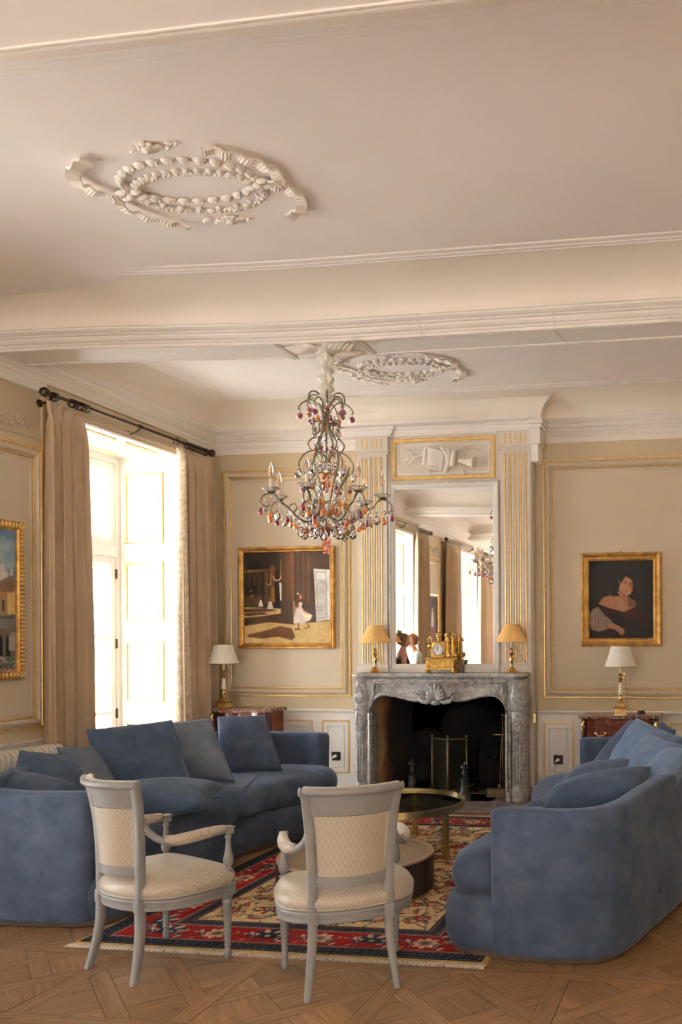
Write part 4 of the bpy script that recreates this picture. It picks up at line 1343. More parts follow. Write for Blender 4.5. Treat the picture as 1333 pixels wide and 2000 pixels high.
# sleeve, arm, hand
c1.poly(Q([(0.01, 0.68), (0.06, 0.62), (0.14, 0.59), (0.24, 0.70), (0.36, 0.78), (0.30, 0.88), (0.16, 0.915), (0.03, 0.89), (0.0, 0.80)]), (150, 130, 112), 1, 2)
for k in range(8): c1.line(Q([(0.10 + 0.012 * k, 0.63 + 0.01 * k), (0.06 + 0.03 * k, 0.78 + 0.008 * k), (0.12 + 0.022 * k, 0.88)]), 0.005, (112, 94, 80) if k % 2 else (182, 164, 146), 0.8)
c1.poly(Q([(0.29, 0.83), (0.36, 0.80), (0.46, 0.84), (0.55, 0.89), (0.555, 0.94), (0.50, 0.965), (0.46, 0.93), (0.40, 0.89), (0.31, 0.875)]), (188, 140, 108), 1, 2)
for k in range(3): c1.line(Q([(0.46 + 0.03 * k, 0.90 + 0.005 * k), (0.485 + 0.022 * k, 0.96 - 0.005 * k)]), 0.0035, (120, 80, 58))
c1.noise(0.22, (14, 60, 120), 9)
c1.C = c1.C ** 1.1 * 0.72
c1.build('canvas', M['oil'], p2, (0.078, -0.018, 0.078), (1, 0, 0), (0, 0, 1))
tag(MB().tube([(-0.868, YB - 0.01, 2.27), (-0.868, YB - 0.025, 2.285), (-0.860, YB - 0.02, 2.292)], 0.004, 6).build('picture_hook', M['brass']), 'tiny brass picture hook above the portrait of a lady', 'hook')

# --- city view on the window wall (its right part shows at the left edge of the photograph)
W3_, H3_ = 1.28, 1.115
p3 = picture_frame('framed_painting', 'city view painting with blue sky in a carved gilt frame, at the left edge', None,
    (XL + 0.006, 5.490, 1.213), (0, -1, 0), (0, 0, 1), (1, 0, 0), W3_, H3_,
    [(0, 0), (0, 0.034), (0.006, 0.040), (0.050, 0.040), (0.056, 0.030), (0.066, 0.024)], M['oldgold'], 0.066)
# (this frame's first axis runs away from the chimney wall: x in the picture runs right to left, flipped below)
rope = MB()
for yy in (-0.028, -(W3_ - 0.028)):
    n = int(H3_ / 0.030)
    for k in range(n):
        z = (k + 0.5) * H3_ / n
        rope.ball((0.042, yy, z), 0.012, 0.021, 0.0105, 8, 5)
for zz in (0.028, H3_ - 0.028):
    n = int(W3_ / 0.030)
    for k in range(n):
        y = -(k + 0.5) * W3_ / n
        rope.ball((0.042, y, zz), 0.012, 0.0105, 0.021, 8, 5)
tag(rope.build('carved_leaf_row', M['gilt'], p3, True), kind='stuff')
cw, ch = W3_ - 0.132, H3_ - 0.132
c1 = Canvas(cw, ch, 220, 190, (120, 150, 172))
c1.poly(Q([(0, 0), (1, 0), (1, 0.3), (0, 0.3)]), (98, 136, 168), 0.7, 8)
for (x, y, r_) in ((0.9, 0.12, 0.10), (0.8, 0.2, 0.12), (0.95, 0.25, 0.08), (0.4, 0.1, 0.2), (0.2, 0.2, 0.15)): E1(x, y, r_, r_ * 0.5, (176, 186, 190), 0, 0.8, 0.7)
c1.poly(Q([(0, 0.45), (0.2, 0.38), (0.5, 0.42), (0.7, 0.40), (0.82, 0.40), (1, 0.36), (1, 1), (0, 1)]), (150, 128, 92))
c1.poly(Q([(0.86, 0.30), (0.905, 0.24), (0.93, 0.30), (0.945, 0.30), (0.945, 0.40), (0.86, 0.40)]), (206, 200, 190), 1, 1)
c1.poly(Q([(0.955, 0.26), (0.975, 0.22), (0.985, 0.26), (0.985, 0.36), (0.955, 0.36)]), (170, 164, 158)); c1.rect(0.964 * cw, 0.976 * cw, (1 - 0.33) * ch, (1 - 0.28) * ch, (226, 224, 220))
c1.poly(Q([(0.86, 0.38), (0.97, 0.32), (0.99, 0.34), (0.99, 0.44), (0.86, 0.47)]), (122, 102, 78), 1, 1)
c1.poly(Q([(0.80, 0.46), (1.0, 0.43), (1.0, 0.455), (0.80, 0.475)]), (182, 102, 66), 1, 1)
c1.poly(Q([(0.80, 0.47), (0.94, 0.455), (0.94, 0.62), (0.80, 0.63)]), (146, 120, 84), 1, 1)
c1.poly(Q([(0.94, 0.45), (1, 0.44), (1, 0.60), (0.94, 0.62)]), (206, 172, 112), 1, 1)
for x in (0.83, 0.86, 0.90): c1.poly(Q([(x, 0.50), (x + 0.015, 0.50), (x + 0.015, 0.58), (x, 0.58)]), (64, 56, 50))
c1.poly(Q([(0.86, 0.62), (1, 0.60), (1, 0.63), (0.86, 0.645)]), (70, 92, 70), 1, 1)
c1.poly(Q([(0.83, 0.64), (1, 0.63), (1, 0.72), (0.84, 0.73)]), (118, 116, 110), 1, 1)
c1.poly(Q([(0.5, 0.73), (1, 0.70), (1, 0.90), (0.5, 0.95)]), (110, 96, 82), 1, 1)
for x in (0.82, 0.87, 0.925, 0.70, 0.6):
    c1.poly(Q([(x, 0.90), (x, 0.78), (x + 0.015, 0.74), (x + 0.032, 0.78), (x + 0.032, 0.90)]), (24, 28, 40), 1, 1)
c1.poly(Q([(0.95, 0.76), (0.985, 0.72), (1.0, 0.76), (1, 0.86), (0.95, 0.86)]), (152, 144, 138), 1, 1)
c1.line(Q([(0.7, 0.80), (0.9, 0.92), (1.0, 0.96)]), 0.02, (150, 150, 148)); c1.poly(Q([(0.8, 0.86), (0.9, 0.94), (0.8, 0.98)]), (36, 36, 40), 1, 2)
c1.poly(Q([(0.5, 0.96), (1, 0.94), (1, 1), (0.5, 1)]), (128, 128, 122), 1, 2); E1(0.96, 0.92, 0.04, 0.02, (86, 108, 76))
for k in range(9): c1.line(Q([(0.83 + 0.018 * k, 0.985), (0.832 + 0.018 * k, 0.955), (0.838 + 0.018 * k, 0.985 if k % 2 else 0.955)]), 0.007, (40, 38, 36))
for (x, y, a_, b_, c_) in ((0.05, 0.5, 0.12, 0.2, (168, 140, 96)), (0.2, 0.45, 0.1, 0.25, (180, 152, 110)), (0.33, 0.5, 0.12, 0.2, (150, 110, 80)), (0.48, 0.44, 0.13, 0.28, (190, 168, 126)), (0.64, 0.48, 0.12, 0.22, (160, 130, 96))):
    c1.poly(Q([(x, y), (x + a_, y), (x + a_, y + b_), (x, y + b_)]), c_, 1, 1)
    for k in range(3): c1.poly(Q([(x + 0.02 + 0.03 * k, y + 0.05), (x + 0.035 + 0.03 * k, y + 0.05), (x + 0.035 + 0.03 * k, y + 0.12), (x + 0.02 + 0.03 * k, y + 0.12)]), (60, 54, 48))
c1.noise(0.3, (20, 60, 120), 12)
c1.build('canvas', M['oil'], p3, (0.022, -(W3_ - 0.066), 0.066), (0, 1, 0), (0, 0, 1))

# --- lady in a red skirt between the windows, seen only in the mirror
p4 = picture_frame('framed_painting', 'tall dark portrait of a lady in a red skirt, seen in the mirror', None,
    (XL + 0.006, 1.40, 0.98), (0, -1, 0), (0, 0, 1), (1, 0, 0), 0.60, 1.30,
    [(0, 0), (0, 0.03), (0.01, 0.04), (0.04, 0.03), (0.05, 0.014)], M['oldgold'], 0.05)
cw, ch = 0.50, 1.20
c1 = Canvas(cw, ch, 60, 140, (52, 40, 33))
c1.poly(Q([(0.42, 0.22), (0.58, 0.22), (0.66, 0.45), (0.35, 0.45)]), (200, 180, 168), 1, 2)
c1.poly(Q([(0.36, 0.44), (0.66, 0.44), (0.85, 0.72), (0.25, 0.72)]), (120, 44, 44), 1, 3)
E1(0.5, 0.17, 0.07, 0.045, (200, 150, 120)); E1(0.5, 0.14, 0.09, 0.035, (50, 32, 22))
c1.noise(0.3, (10, 30), 2)
c1.build('canvas', M['oil'], p4, (0.018, -0.55, 0.05), (0, 1, 0), (0, 0, 1))

# ================================================================= FIREPLACE
fp = empty('chimneypiece', (-2.53, 7.60, 0), 0, 'carved grey marble chimneypiece with a scallop shell in the middle', 'fireplace')
GM = M['greymarble']
def shelf_outline(off=0.0):
    P = [(-0.815, 0.20), (-0.815, -0.02), (-0.80, -0.055), (-0.76, -0.075), (-0.70, -0.07), (-0.66, -0.045), (-0.60, -0.035), (-0.3, -0.040), (-0.18, -0.052), (0, -0.078)]
    P = P + [(-x, y) for x, y in P[-2::-1]]
    return [(x * (1 + off / 0.8), y - off if y < 0.1 else y) for x, y in P]
sh = MB()
R = []
for (off, z) in ((-0.03, 1.112), (-0.022, 1.122), (-0.010, 1.128), (0.0, 1.134), (0.006, 1.142), (0.006, 1.158), (0.0, 1.166), (-0.006, 1.168)):
    R.append([(x, y, z) for x, y in shelf_outline(off)])
sh.rings(R, True, True)
sh.build('mantel_shelf', GM, fp, True, 40)
# lintel: serpentine lower edge
def lower(x):
    ax = abs(x)
    if ax > 0.655: return None
    pts = [(0.0, 0.900), (0.10, 0.908), (0.16, 0.905), (0.24, 0.905), (0.33, 0.925), (0.42, 0.948), (0.50, 0.957), (0.55, 0.950), (0.60, 0.915), (0.635, 0.86), (0.655, 0.79)]
    for i in range(len(pts) - 1):
        if pts[i][0] <= ax <= pts[i + 1][0]:
            t = (ax - pts[i][0]) / (pts[i + 1][0] - pts[i][0])
            t2 = t * t * (3 - 2 * t) if i not in (0, 9) else t
            return pts[i][1] + (pts[i + 1][1] - pts[i][1]) * t
xs = [-0.654 + 1.308 * k / 90 for k in range(91)]
def yb_(x): return -0.012 - 0.030 * max(0, 1 - (abs(x) / 0.25) ** 2)      # face bows forward towards the shell
li = MB()
R = []
for x in xs:
    zl = lower(x)
    zt = 1.113
    y = yb_(x)
    R.append([(x, y + 0.06, zl), (x, y + 0.008, zl), (x, y - 0.014, zl + 0.004), (x, y - 0.022, zl + 0.016), (x, y - 0.016, zl + 0.028), (x, y - 0.004, zl + 0.034), (x, y, zl + 0.040),
              (x, y, max(zl + 0.045, zt - 0.035)), (x, y - 0.006, max(zl + 0.05, zt - 0.028)), (x, y - 0.010, max(zl + 0.055, zt - 0.015)), (x, y - 0.010, zt), (x, y + 0.08, zt)])
li.rings(R, True, True)
li.build('lintel', GM, fp, True, 50)
# carved acanthus and corner panels on the lintel
for s in (-1, 1):
    ca = MB()
    ca.tube([(s * 0.03, -0.060, 0.925), (s * 0.08, -0.075, 0.905), (s * 0.13, -0.070, 0.912), (s * 0.16, -0.055, 0.94), (s * 0.135, -0.05, 0.965), (s * 0.11, -0.058, 0.95)], [0.016, 0.020, 0.018, 0.014, 0.010, 0.006], 8)
    ca.tube([(s * 0.135, -0.04, 0.975), (s * 0.165, -0.045, 1.0), (s * 0.20, -0.035, 1.0), (s * 0.21, -0.03, 0.975)], [0.012, 0.015, 0.010, 0.005], 8)
    for k in range(5): ca.ball((s * (0.14 + 0.02 * k), -0.038, 0.985 + 0.012 * math.sin(k * 2)), 0.014, 0.012, 0.009, 8, 5)
    ca.build('carved_scroll', GM, fp, True)
    cn = MB()
    cn.tube([(s * 0.60, -0.020, 1.08), (s * 0.618, -0.024, 1.03), (s * 0.605, -0.024, 0.985), (s * 0.628, -0.022, 0.93), (s * 0.648, -0.018, 0.85)], [0.007, 0.010, 0.010, 0.009, 0.005], 8)
    cn.tube([(s * 0.60, -0.018, 1.08), (s * 0.40, -0.016, 1.078), (s * 0.20, -0.018, 1.075)], [0.006, 0.005, 0.004], 6)
    cn.tube([(s * 0.59, -0.018, 1.07), (s * 0.565, -0.018, 1.01), (s * 0.54, -0.016, 0.985), (s * 0.45, -0.016, 0.99)], [0.005, 0.006, 0.005, 0.003], 6)
    cn.build('carved_moulding', GM, fp, True)
# shell: radiating ribs
shl = MB()
for k in range(9):
    a = (k - 4) * 0.27
    L_ = 0.165 - 0.016 * abs(k - 4)
    d = Vector((math.sin(a), 0, math.cos(a)))
    base = Vector((0, -0.062, 0.915))
    pts = [base + d * (L_ * t) + Vector((0, -0.022 * math.sin(t * PI * 0.9), 0)) for t in (0.05, 0.3, 0.6, 0.85, 1.0)]
    shl.tube(pts, [0.008, 0.012, 0.017, 0.020, 0.010], 8)
shl.ball((0, -0.072, 0.905), 0.040, 0.025, 0.022, 12, 7)
for k in range(5): shl.ball(((k - 2) * 0.018, -0.080, 0.888 + 0.004 * abs(k - 2)), 0.010, 0.010, 0.012, 7, 5)
shl.build('carved_shell', GM, fp, True)
# jambs: baluster-like upper scroll, panelled lower part, plinth
for s in (-1, 1):
    jb = MB()
    R = []
    prof = [(0.0, 0.080, 0.060), (0.10, 0.080, 0.060), (0.106, 0.074, 0.052), (0.135, 0.070, 0.046), (0.15, 0.066, 0.042), (0.60, 0.060, 0.036), (0.63, 0.062, 0.044), (0.70, 0.070, 0.060), (0.78, 0.076, 0.072), (0.825, 0.072, 0.060),
            (0.835, 0.080, 0.070), (0.86, 0.080, 0.070), (0.868, 0.070, 0.052), (0.885, 0.072, 0.050), (0.93, 0.082, 0.072), (0.97, 0.078, 0.080), (1.02, 0.066, 0.050), (1.07, 0.068, 0.042), (1.10, 0.076, 0.052), (1.112, 0.080, 0.056)]
    cxj = s * 0.748
    for (z, hw, d) in prof:
        ring = []
        for k in range(13):
            a = PI * k / 12
            ring.append((cxj + s * 0 + hw * math.cos(a), -d * (math.sin(a) ** 0.8) + 0.03, z))
        ring += [(cxj - hw, 0.19, z), (cxj + hw, 0.19, z)]
        R.append(ring)
    jb.rings(R, True, True)
    jo = jb.build('jamb', GM, fp, True, 45)
    # inner filler between jamb and opening, running moulding along the opening
    il = MB()
    xa, xb = sorted((s * 0.646, s * 0.672))
    il.box(xa - 0.012, xb + 0.012, -0.010, 0.16, 0.0, 0.80)
    xc, xd = sorted((s * 0.640, s * 0.705))
    il.box(xc, xd, 0.0, 0.16, 0.79, 1.112)
    il.tube([(s * 0.650, -0.020, 0.10), (s * 0.650, -0.022, 0.45), (s * 0.653, -0.026, 0.80)], 0.014, 8)
    il.box(s * 0.66 - 0.022, s * 0.66 + 0.022, -0.03, 0.16, 0.0, 0.10)
    il.build('inner_slip', GM, jo)
    fl = MB()
    for kx in (-1, 0, 1):
        xx = cxj + kx * 0.026
        yy = -0.008 - (0.036 * (1 - (kx * 0.42) ** 2)) + 0.03 - 0.004
        fl.tube([(xx, yy + 0.002, 0.16), (xx, yy - 0.004, 0.2), (xx, yy - 0.004, 0.54 - 0.04 * abs(kx)), (xx, yy + 0.004, 0.60 - 0.04 * abs(kx))], [0.003, 0.006, 0.006, 0.003], 6)
    for (z0_, z1_) in ((0.64, 0.80), (0.89, 1.06)):
        pts = [(cxj + 0.040 * math.sin(t) * (0.8 + 0.3 * math.cos(t)), -0.052 + 0.02 * abs(math.sin(t)) ** 2 + (-0.0 if z0_ < 0.8 else -0.004), (z0_ + z1_) / 2 - (z1_ - z0_) / 2 * math.cos(t)) for t in np.linspace(0, 2 * PI, 19)]
        fl.tube(pts, 0.0055, 6, False)
    fl.build('carved_panel', GM, jo, True)

# --- things in and before the firebox
def andiron(x, y, label):
    t = empty('andiron', (x, y, 0.012), 0, label, 'andiron', 'cast iron andirons in the hearth')
    b = MB().lathe([(0.062, 0), (0.062, 0.02), (0.055, 0.03), (0.058, 0.06), (0.050, 0.075), (0.040, 0.09), (0.036, 0.16), (0.042, 0.175), (0.044, 0.185), (0.030, 0.195)], 14)
    b.build('pedestal', M['andir'], t, True, 40)
    b = MB().lathe([(0.012, 0.195), (0.012, 0.21), (0.024, 0.225), (0.027, 0.245), (0.020, 0.262), (0.024, 0.275), (0.040, 0.29), (0.038, 0.305), (0.022, 0.315), (0.010, 0.325), (0.008, 0.34), (0.0, 0.352)], 14)
    b.build('urn_finial', M['andir'], t, True, 40)
    MB().box(-0.012, 0.012, 0.03, 0.38, 0.07, 0.095).box(-0.012, 0.012, 0.36, 0.38, 0, 0.08).build('log_bar', M['iron'], t)
M['andir'] = pm('worn_steel', (0.055, 0.055, 0.06), 0.45, 0.5, var=0.3, scale=20)
andiron(-2.85, 7.79, 'grey urn-topped andiron on the left of the hearth, seen behind the near chair')
andiron(-2.285, 7.62, 'grey urn-topped andiron on the right of the hearth, beside the folding screen')
tag(MB().box(-2.50, -2.02, 7.56, 7.90, 0.002, 0.012).build('hearth_plate', M['iron']), 'dark iron plate lying on the hearth under the andiron', 'plate')

def fireback(x, y, wd, hh, label, rz=0):
    t = empty('fireback', (x, y, 0.012), rz, label, 'fireback', 'cast iron firebacks leaning in the firebox')
    P = [(-wd / 2, 0), (wd / 2, 0), (wd / 2, hh - wd * 0.42)] + [(wd / 2 * math.cos(a), hh - wd * 0.42 + wd * 0.42 * math.sin(a)) for a in np.linspace(0.12, PI - 0.12, 15)] + [(-wd / 2, hh - wd * 0.42)]
    mb = MB()
    n = len(P)
    V = [(p[0], -0.015 + p[1] * 0.05, p[1]) for p in P] + [(p[0], 0.015 + p[1] * 0.05, p[1]) for p in P]
    mb.add(V, [tuple(range(n)), tuple(range(2 * n - 1, n - 1, -1))] + [(i, n + i, n + (i + 1) % n, (i + 1) % n) for i in range(n)])
    mb.build('plate', M['iron'], t)
    b = MB()
    for i in range(2, n):
        p, q = P[i - 1], P[i]
        for k in range(3):
            u = k / 3
            x_, z_ = (p[0] + (q[0] - p[0]) * u) * 0.88, (p[1] + (q[1] - p[1]) * u) * 0.93 + 0.02
            b.ball((x_, -0.020 + z_ * 0.05, z_), 0.017, 0.014, 0.017, 7, 4)
    tag(b.build('cable_rim', M['iron'], t, True), kind='stuff')
    r = MB()
    r.ball((0, -0.02 + hh * 0.03, hh * 0.55), wd * 0.16, 0.016, wd * 0.20, 14, 6)
    for k in range(10):
        a = 2 * PI * k / 10
        r.ball((wd * 0.26 * math.cos(a), -0.018 + hh * 0.028, hh * 0.55 + wd * 0.30 * math.sin(a)), 0.028, 0.012, 0.02, 7, 4)
    r.build('cast_relief', M['iron'], t, True)
fireback(-2.42, 8.30, 0.62, 0.86, 'large round-topped iron fireback standing behind the folding screen')
fireback(-2.13, 8.12, 0.32, 0.66, 'narrow round-topped iron fireback on the right of the firebox')
fireback(-2.86, 8.26, 0.36, 0.58, 'low dark iron fireback on the left side of the firebox')

sc_t = empty('fire_screen', (-2.39, 7.86, 0.03), 0, 'folding brass-edged mesh fire screen standing in the hearth', 'fire screen')
M['mesh'] = pm('dark_screen_mesh', (0.014, 0.013, 0.010), 0.95, 0.0, var=0.3, scale=200, spec=0.05)
pn = [(-0.30, 0.04), (-0.12, -0.04), (0.04, 0.04)]
for i in range(2):
    (xa, ya), (xb, yb2) = pn[i], pn[i + 1]
    fr = MB().tube([(xa, ya, 0), (xa, ya, 0.52)], 0.011, 8).tube([(xb, yb2, 0), (xb, yb2, 0.52)], 0.009, 8).tube([(xa, ya, 0.505), (xb, yb2, 0.505)], 0.006, 6).tube([(xa, ya, 0.02), (xb, yb2, 0.02)], 0.006, 6)
    fr.ball((xa, ya, 0.533), 0.013).ball((xb, yb2, 0.533), 0.012)
    P0 = fr.build('screen_frame', M['shadebrass'], sc_t, True)
    mk('mesh', [(xa, ya, 0.02), (xb, yb2, 0.02), (xb, yb2, 0.50), (xa, ya, 0.50), (xa, ya + 0.004, 0.02), (xb, yb2 + 0.004, 0.02), (xb, yb2 + 0.004, 0.50), (xa, ya + 0.004, 0.50)], [(0, 1, 2, 3), (7, 6, 5, 4)], M['mesh'], P0)

ft = empty('fire_tool_stand', (-2.02, 7.80, 0.012), 0, 'slim brass fire tool stand on a small plinth at the right of the hearth', 'fire tools')
MB().box(-0.10, 0.10, -0.05, 0.05, 0, 0.022).box(-0.10, 0.10, -0.05, 0.05, 0.06, 0.075).box(-0.09, 0.09, -0.04, 0.04, 0.022, 0.06).build('base', M['shadebrass'], ft)
MB().tube([(0.045, 0, 0.075), (0.048, 0, 0.62)], 0.006, 8).tube([(0.048, 0, 0.60), (0.048, 0, 0.75)], [0.006, 0.004], 8).ball((0.048, 0, 0.76), 0.012).build('pole', M['shadebrass'], ft, True)
MB().tube([(-0.03, 0, 0.575), (0.06, 0, 0.575)], 0.005, 6).ball((-0.035, 0, 0.575), 0.010).build('hook_bar', M['brass'], ft, True)
MB().tube([(0.02, -0.01, 0.10), (0.04, -0.01, 0.55)], 0.004, 6).ball((0.019, -0.01, 0.10), 0.016).build('poker', M['shadebrass'], ft, True)

# ================================================================= MIRROR AND CLOCK
mr = empty('overmantel_mirror', (-2.525, 7.80, 1.17), 0, 'tall mirror in a white beaded frame above the mantelpiece', 'mirror')
MB().frame((0, 0, 0), (1, 0, 0), (0, 0, 1), (0, -1, 0), -0.535, 0.535, 0.02, 1.785,
    [(0, 0), (0, 0.030), (0.004, 0.036), (0.016, 0.036), (0.020, 0.026), (0.042, 0.024), (0.044, 0.018), (0.052, 0.016), (0.058, 0.010)]).build('frame', M['white'], mr)
MB().box(-0.51, 0.51, -0.010, 0.0, 0.04, 1.765).build('glass', M['mirror'], mr)
bd = MB()
for (a, b) in (((-0.525, 0.03), (-0.525, 1.775)), ((0.525, 0.03), (0.525, 1.775)), ((-0.525, 1.775), (0.525, 1.775))):
    n = int(math.dist(a, b) / 0.017)
    for k in range(n):
        t = (k + 0.5) / n
        bd.ball((a[0] + (b[0] - a[0]) * t, -0.037, a[1] + (b[1] - a[1]) * t), 0.0065, 0.006, 0.0065, 6, 4)
bd.build('bead_row', M['white'], mr, True)
MB().box(-0.535, 0.535, -0.04, 0.0, 0.0, 0.021).build('lower_rail', M['white'], mr)

ck = empty('mantel_clock', (-2.50, 7.66, 1.168), 0, 'gilt figural mantel clock with a white dial, in front of the mirror', 'clock')
G = M['clockgold']
b = MB()
b.box(-0.155, 0.120, -0.05, 0.06, 0.030, 0.052).box(-0.148, 0.113, -0.045, 0.055, 0.052, 0.130).box(-0.158, 0.122, -0.052, 0.062, 0.130, 0.140)
bevel(b.build('base', G, ck), 0.003)
for x in (-0.145, 0.110):
    for y in (-0.03, 0.04): MB().lathe([(0.010, 0), (0.018, 0.006), (0.014, 0.018), (0.020, 0.030)], 10, (x, y, 0)).build('foot', G, ck, True)
b = MB()
for k in range(5):
    x = -0.125 + 0.052 * k
    b.tube([(x - 0.02, -0.048, 0.12), (x - 0.006, -0.050, 0.09), (x, -0.052, 0.065), (x + 0.006, -0.050, 0.09), (x + 0.02, -0.048, 0.12)], 0.003, 5)
    b.ball((x, -0.050, 0.10), 0.008, 0.005, 0.014, 7, 4)
b.build('frieze_ornament', G, ck, True)
b = MB().box(-0.095, 0.018, -0.035, 0.045, 0.140, 0.288).box(-0.101, 0.024, -0.040, 0.05, 0.140, 0.152).box(-0.101, 0.024, -0.040, 0.05, 0.278, 0.290)
cs = bevel(b.build('case', G, ck), 0.004)
Ry = Matrix.Translation((-0.038, -0.036, 0.214)) @ Matrix.Rotation(PI / 2, 4, 'X')
MB().lathe([(0.056, 0), (0.058, 0.006), (0.052, 0.010), (0.050, 0.006)], 28, M=Ry, caps=False).build('bezel', M['brass'], cs, True, 40)
MB().lathe([(0.0, 0.0055), (0.050, 0.005), (0.050, 0.0)], 28, M=Ry).build('dial', pm('white_enamel', (0.85, 0.85, 0.84), 0.2), cs)
ro = ['XII', 'I', 'II', 'III', 'IIII', 'V', 'VI', 'VII', 'VIII', 'IX', 'X', 'XI']
nb = MB()
for h_ in range(12):
    a = 2 * PI * h_ / 12
    nn = len(ro[h_])
    for q_ in range(nn):
        off = (q_ - (nn - 1) / 2) * 0.0042
        chv = ro[h_][q_]
        tilt = 0.22 if chv == 'V' else 0
        Mh = Ry @ Matrix.Rotation(-a, 4, 'Z') @ Matrix.Translation((off, 0.040, 0.0058))
        if chv == 'I': nb.box(-0.0008, 0.0008, -0.005, 0.005, 0, 0.0004, Mh)
        else:
            for sg in (-1, 1):
                nb.box(-0.0007, 0.0007, -0.005, 0.005, 0, 0.0004, Mh @ Matrix.Translation((sg * (0.0008 if chv == 'V' else 0), 0, 0)) @ Matrix.Rotation(sg * 0.25, 4, 'Z'))
nb.build('roman_numerals', M['black'], cs)
hb = MB()
hb.box(-0.0012, 0.0012, -0.006, 0.036, 0.006, 0.007, Ry @ Matrix.Rotation(0.10, 4, 'Z')).box(-0.0016, 0.0016, -0.006, 0.026, 0.0065, 0.0075, Ry @ Matrix.Rotation(-0.08, 4, 'Z')).lathe([(0.004, 0.006), (0.004, 0.009)], 10, M=Ry)
hb.build('hands', M['black'], cs)
# bust / globe on the case, lyre stand at left, two robed figures at right
b = MB().lathe([(0.016, 0.290), (0.018, 0.298), (0.010, 0.304), (0.012, 0.312), (0.020, 0.318)], 12, (-0.038, 0, 0)).ball((-0.038, 0, 0.345), 0.028, 0.024, 0.026, 12, 8)
for k in range(9): b.ball((-0.038 + 0.024 * math.cos(k * 0.7), -0.01 + 0.016 * math.sin(k * 0.7), 0.357 + 0.004 * (k % 2)), 0.011, 0.011, 0.009, 7, 5)
b.build('fruit_urn', G, ck, True)
b = MB()
b.tube([(-0.150, 0, 0.140), (-0.128, 0, 0.235)], 0.004, 6).tube([(-0.105, 0, 0.140), (-0.122, 0, 0.235)], 0.004, 6).lathe([(0.004, 0.225), (0.020, 0.235), (0.024, 0.255), (0.014, 0.272), (0.006, 0.280)], 12, (-0.125, 0, 0))
b.tube([(-0.140, 0, 0.28), (-0.148, 0, 0.31), (-0.132, 0, 0.335), (-0.118, 0, 0.335), (-0.103, 0, 0.31), (-0.110, 0, 0.28)], 0.005, 6, True).tube([(-0.125, 0, 0.27), (-0.125, 0, 0.37)], 0.004, 6).ball((-0.125, 0, 0.375), 0.007)
b.build('tripod_lyre', G, ck, True)
def clock_figure(x, y, hh, lean, mat):
    b = MB()
    R = []
    for (t, rx, ry) in ((0, 0.030, 0.024), (0.08, 0.026, 0.020), (0.30, 0.021, 0.018), (0.52, 0.022, 0.018), (0.60, 0.017, 0.013), (0.74, 0.023, 0.014), (0.81, 0.019, 0.012), (0.845, 0.008, 0.008), (0.87, 0.007, 0.007)):
        R.append([(x + lean * t + rx * math.cos(a) * (1 + 0.10 * math.cos(6 * a) * (1 - t)), y + ry * math.sin(a) * (1 + 0.10 * math.cos(6 * a) * (1 - t)), 0.140 + hh * t) for a in np.linspace(0, 2 * PI, 20, endpoint=False)])
    b.rings(R, True, True)
    b.ball((x + lean * 0.93, y - 0.002, 0.140 + hh * 0.94), 0.0105, 0.012, 0.014, 10, 7)
    b.ball((x + lean * 0.93, y + 0.006, 0.140 + hh * 0.965), 0.012, 0.011, 0.010, 9, 6)
    for s in (-1, 1):
        b.tube([(x + lean * 0.8 + s * 0.021, y, 0.140 + hh * 0.79), (x + lean + s * 0.030, y - 0.008, 0.140 + hh * 0.66), (x + lean + s * (0.012), y - 0.026, 0.140 + hh * 0.70)], [0.007, 0.006, 0.004], 7)
    return b.build('figure', mat, ck, True)
clock_figure(0.048, -0.01, 0.225, 0.0, G)
clock_figure(0.092, 0.01, 0.230, -0.004, G)
b = MB().ball((0.118, -0.01, 0.165), 0.020, 0.018, 0.024, 10, 6).ball((0.07, -0.03, 0.160), 0.022, 0.012, 0.018, 10, 6).tube([(0.07, -0.03, 0.20), (0.055, -0.03, 0.16)], 0.006)
b.build('drapery_base', G, ck, True)
tag(MB().box(0.0, 0.055, 0.0, 0.05, 0.0, 0.115).box(-0.003, 0.058, -0.003, 0.053, 0.10, 0.118).build('small_box', pm('dark_bronze', (0.10, 0.07, 0.03), 0.4, 0.6)), 'small dark bronze box standing on the mantel behind the clock, at its right end', 'box').location = (-2.38, 7.71, 1.168)

# ================================================================= LAMPS
def pleat_shade(name, mat, par, r0, r1, z0, z1, n=44, amp=0.02, trim=True, sides=None):
    def fn(a, z, i):
        return 1 + amp * (1 if int(round(a / (2 * PI) * n * 2)) % 2 else -1)
    seg = n * 2
    R = []
    for t in np.linspace(0, 1, 7):
        r_ = r0 + (r1 - r0) * t + 0.004 * math.sin(t * PI) * -1
        R.append([(r_ * fn(2 * PI * k / seg, 0, 0) * math.cos(2 * PI * k / seg), r_ * fn(2 * PI * k / seg, 0, 0) * math.sin(2 * PI * k / seg), z0 + (z1 - z0) * t) for k in range(seg)])
    R2 = [[(x * 0.985, y * 0.985, z) for (x, y, z) in r] for r in R[::-1]]
    mb = MB().rings(R + R2 + [R[0]], True, False)
    o = mb.build(name, mat, par, False)
    if trim is not None:
        tr_ = MB()
        for (r_, z) in ((r0, z0), (r1, z1)):
            tr_.lathe([(r_ * 1.03, z - 0.004), (r_ * 1.045, z), (r_ * 1.03, z + 0.004), (r_ * 0.98, z + 0.004), (r_ * 0.98, z - 0.004), (r_ * 1.03, z - 0.004)], 36)
        tr_.build('shade_trim', trim, o, True)
    return o
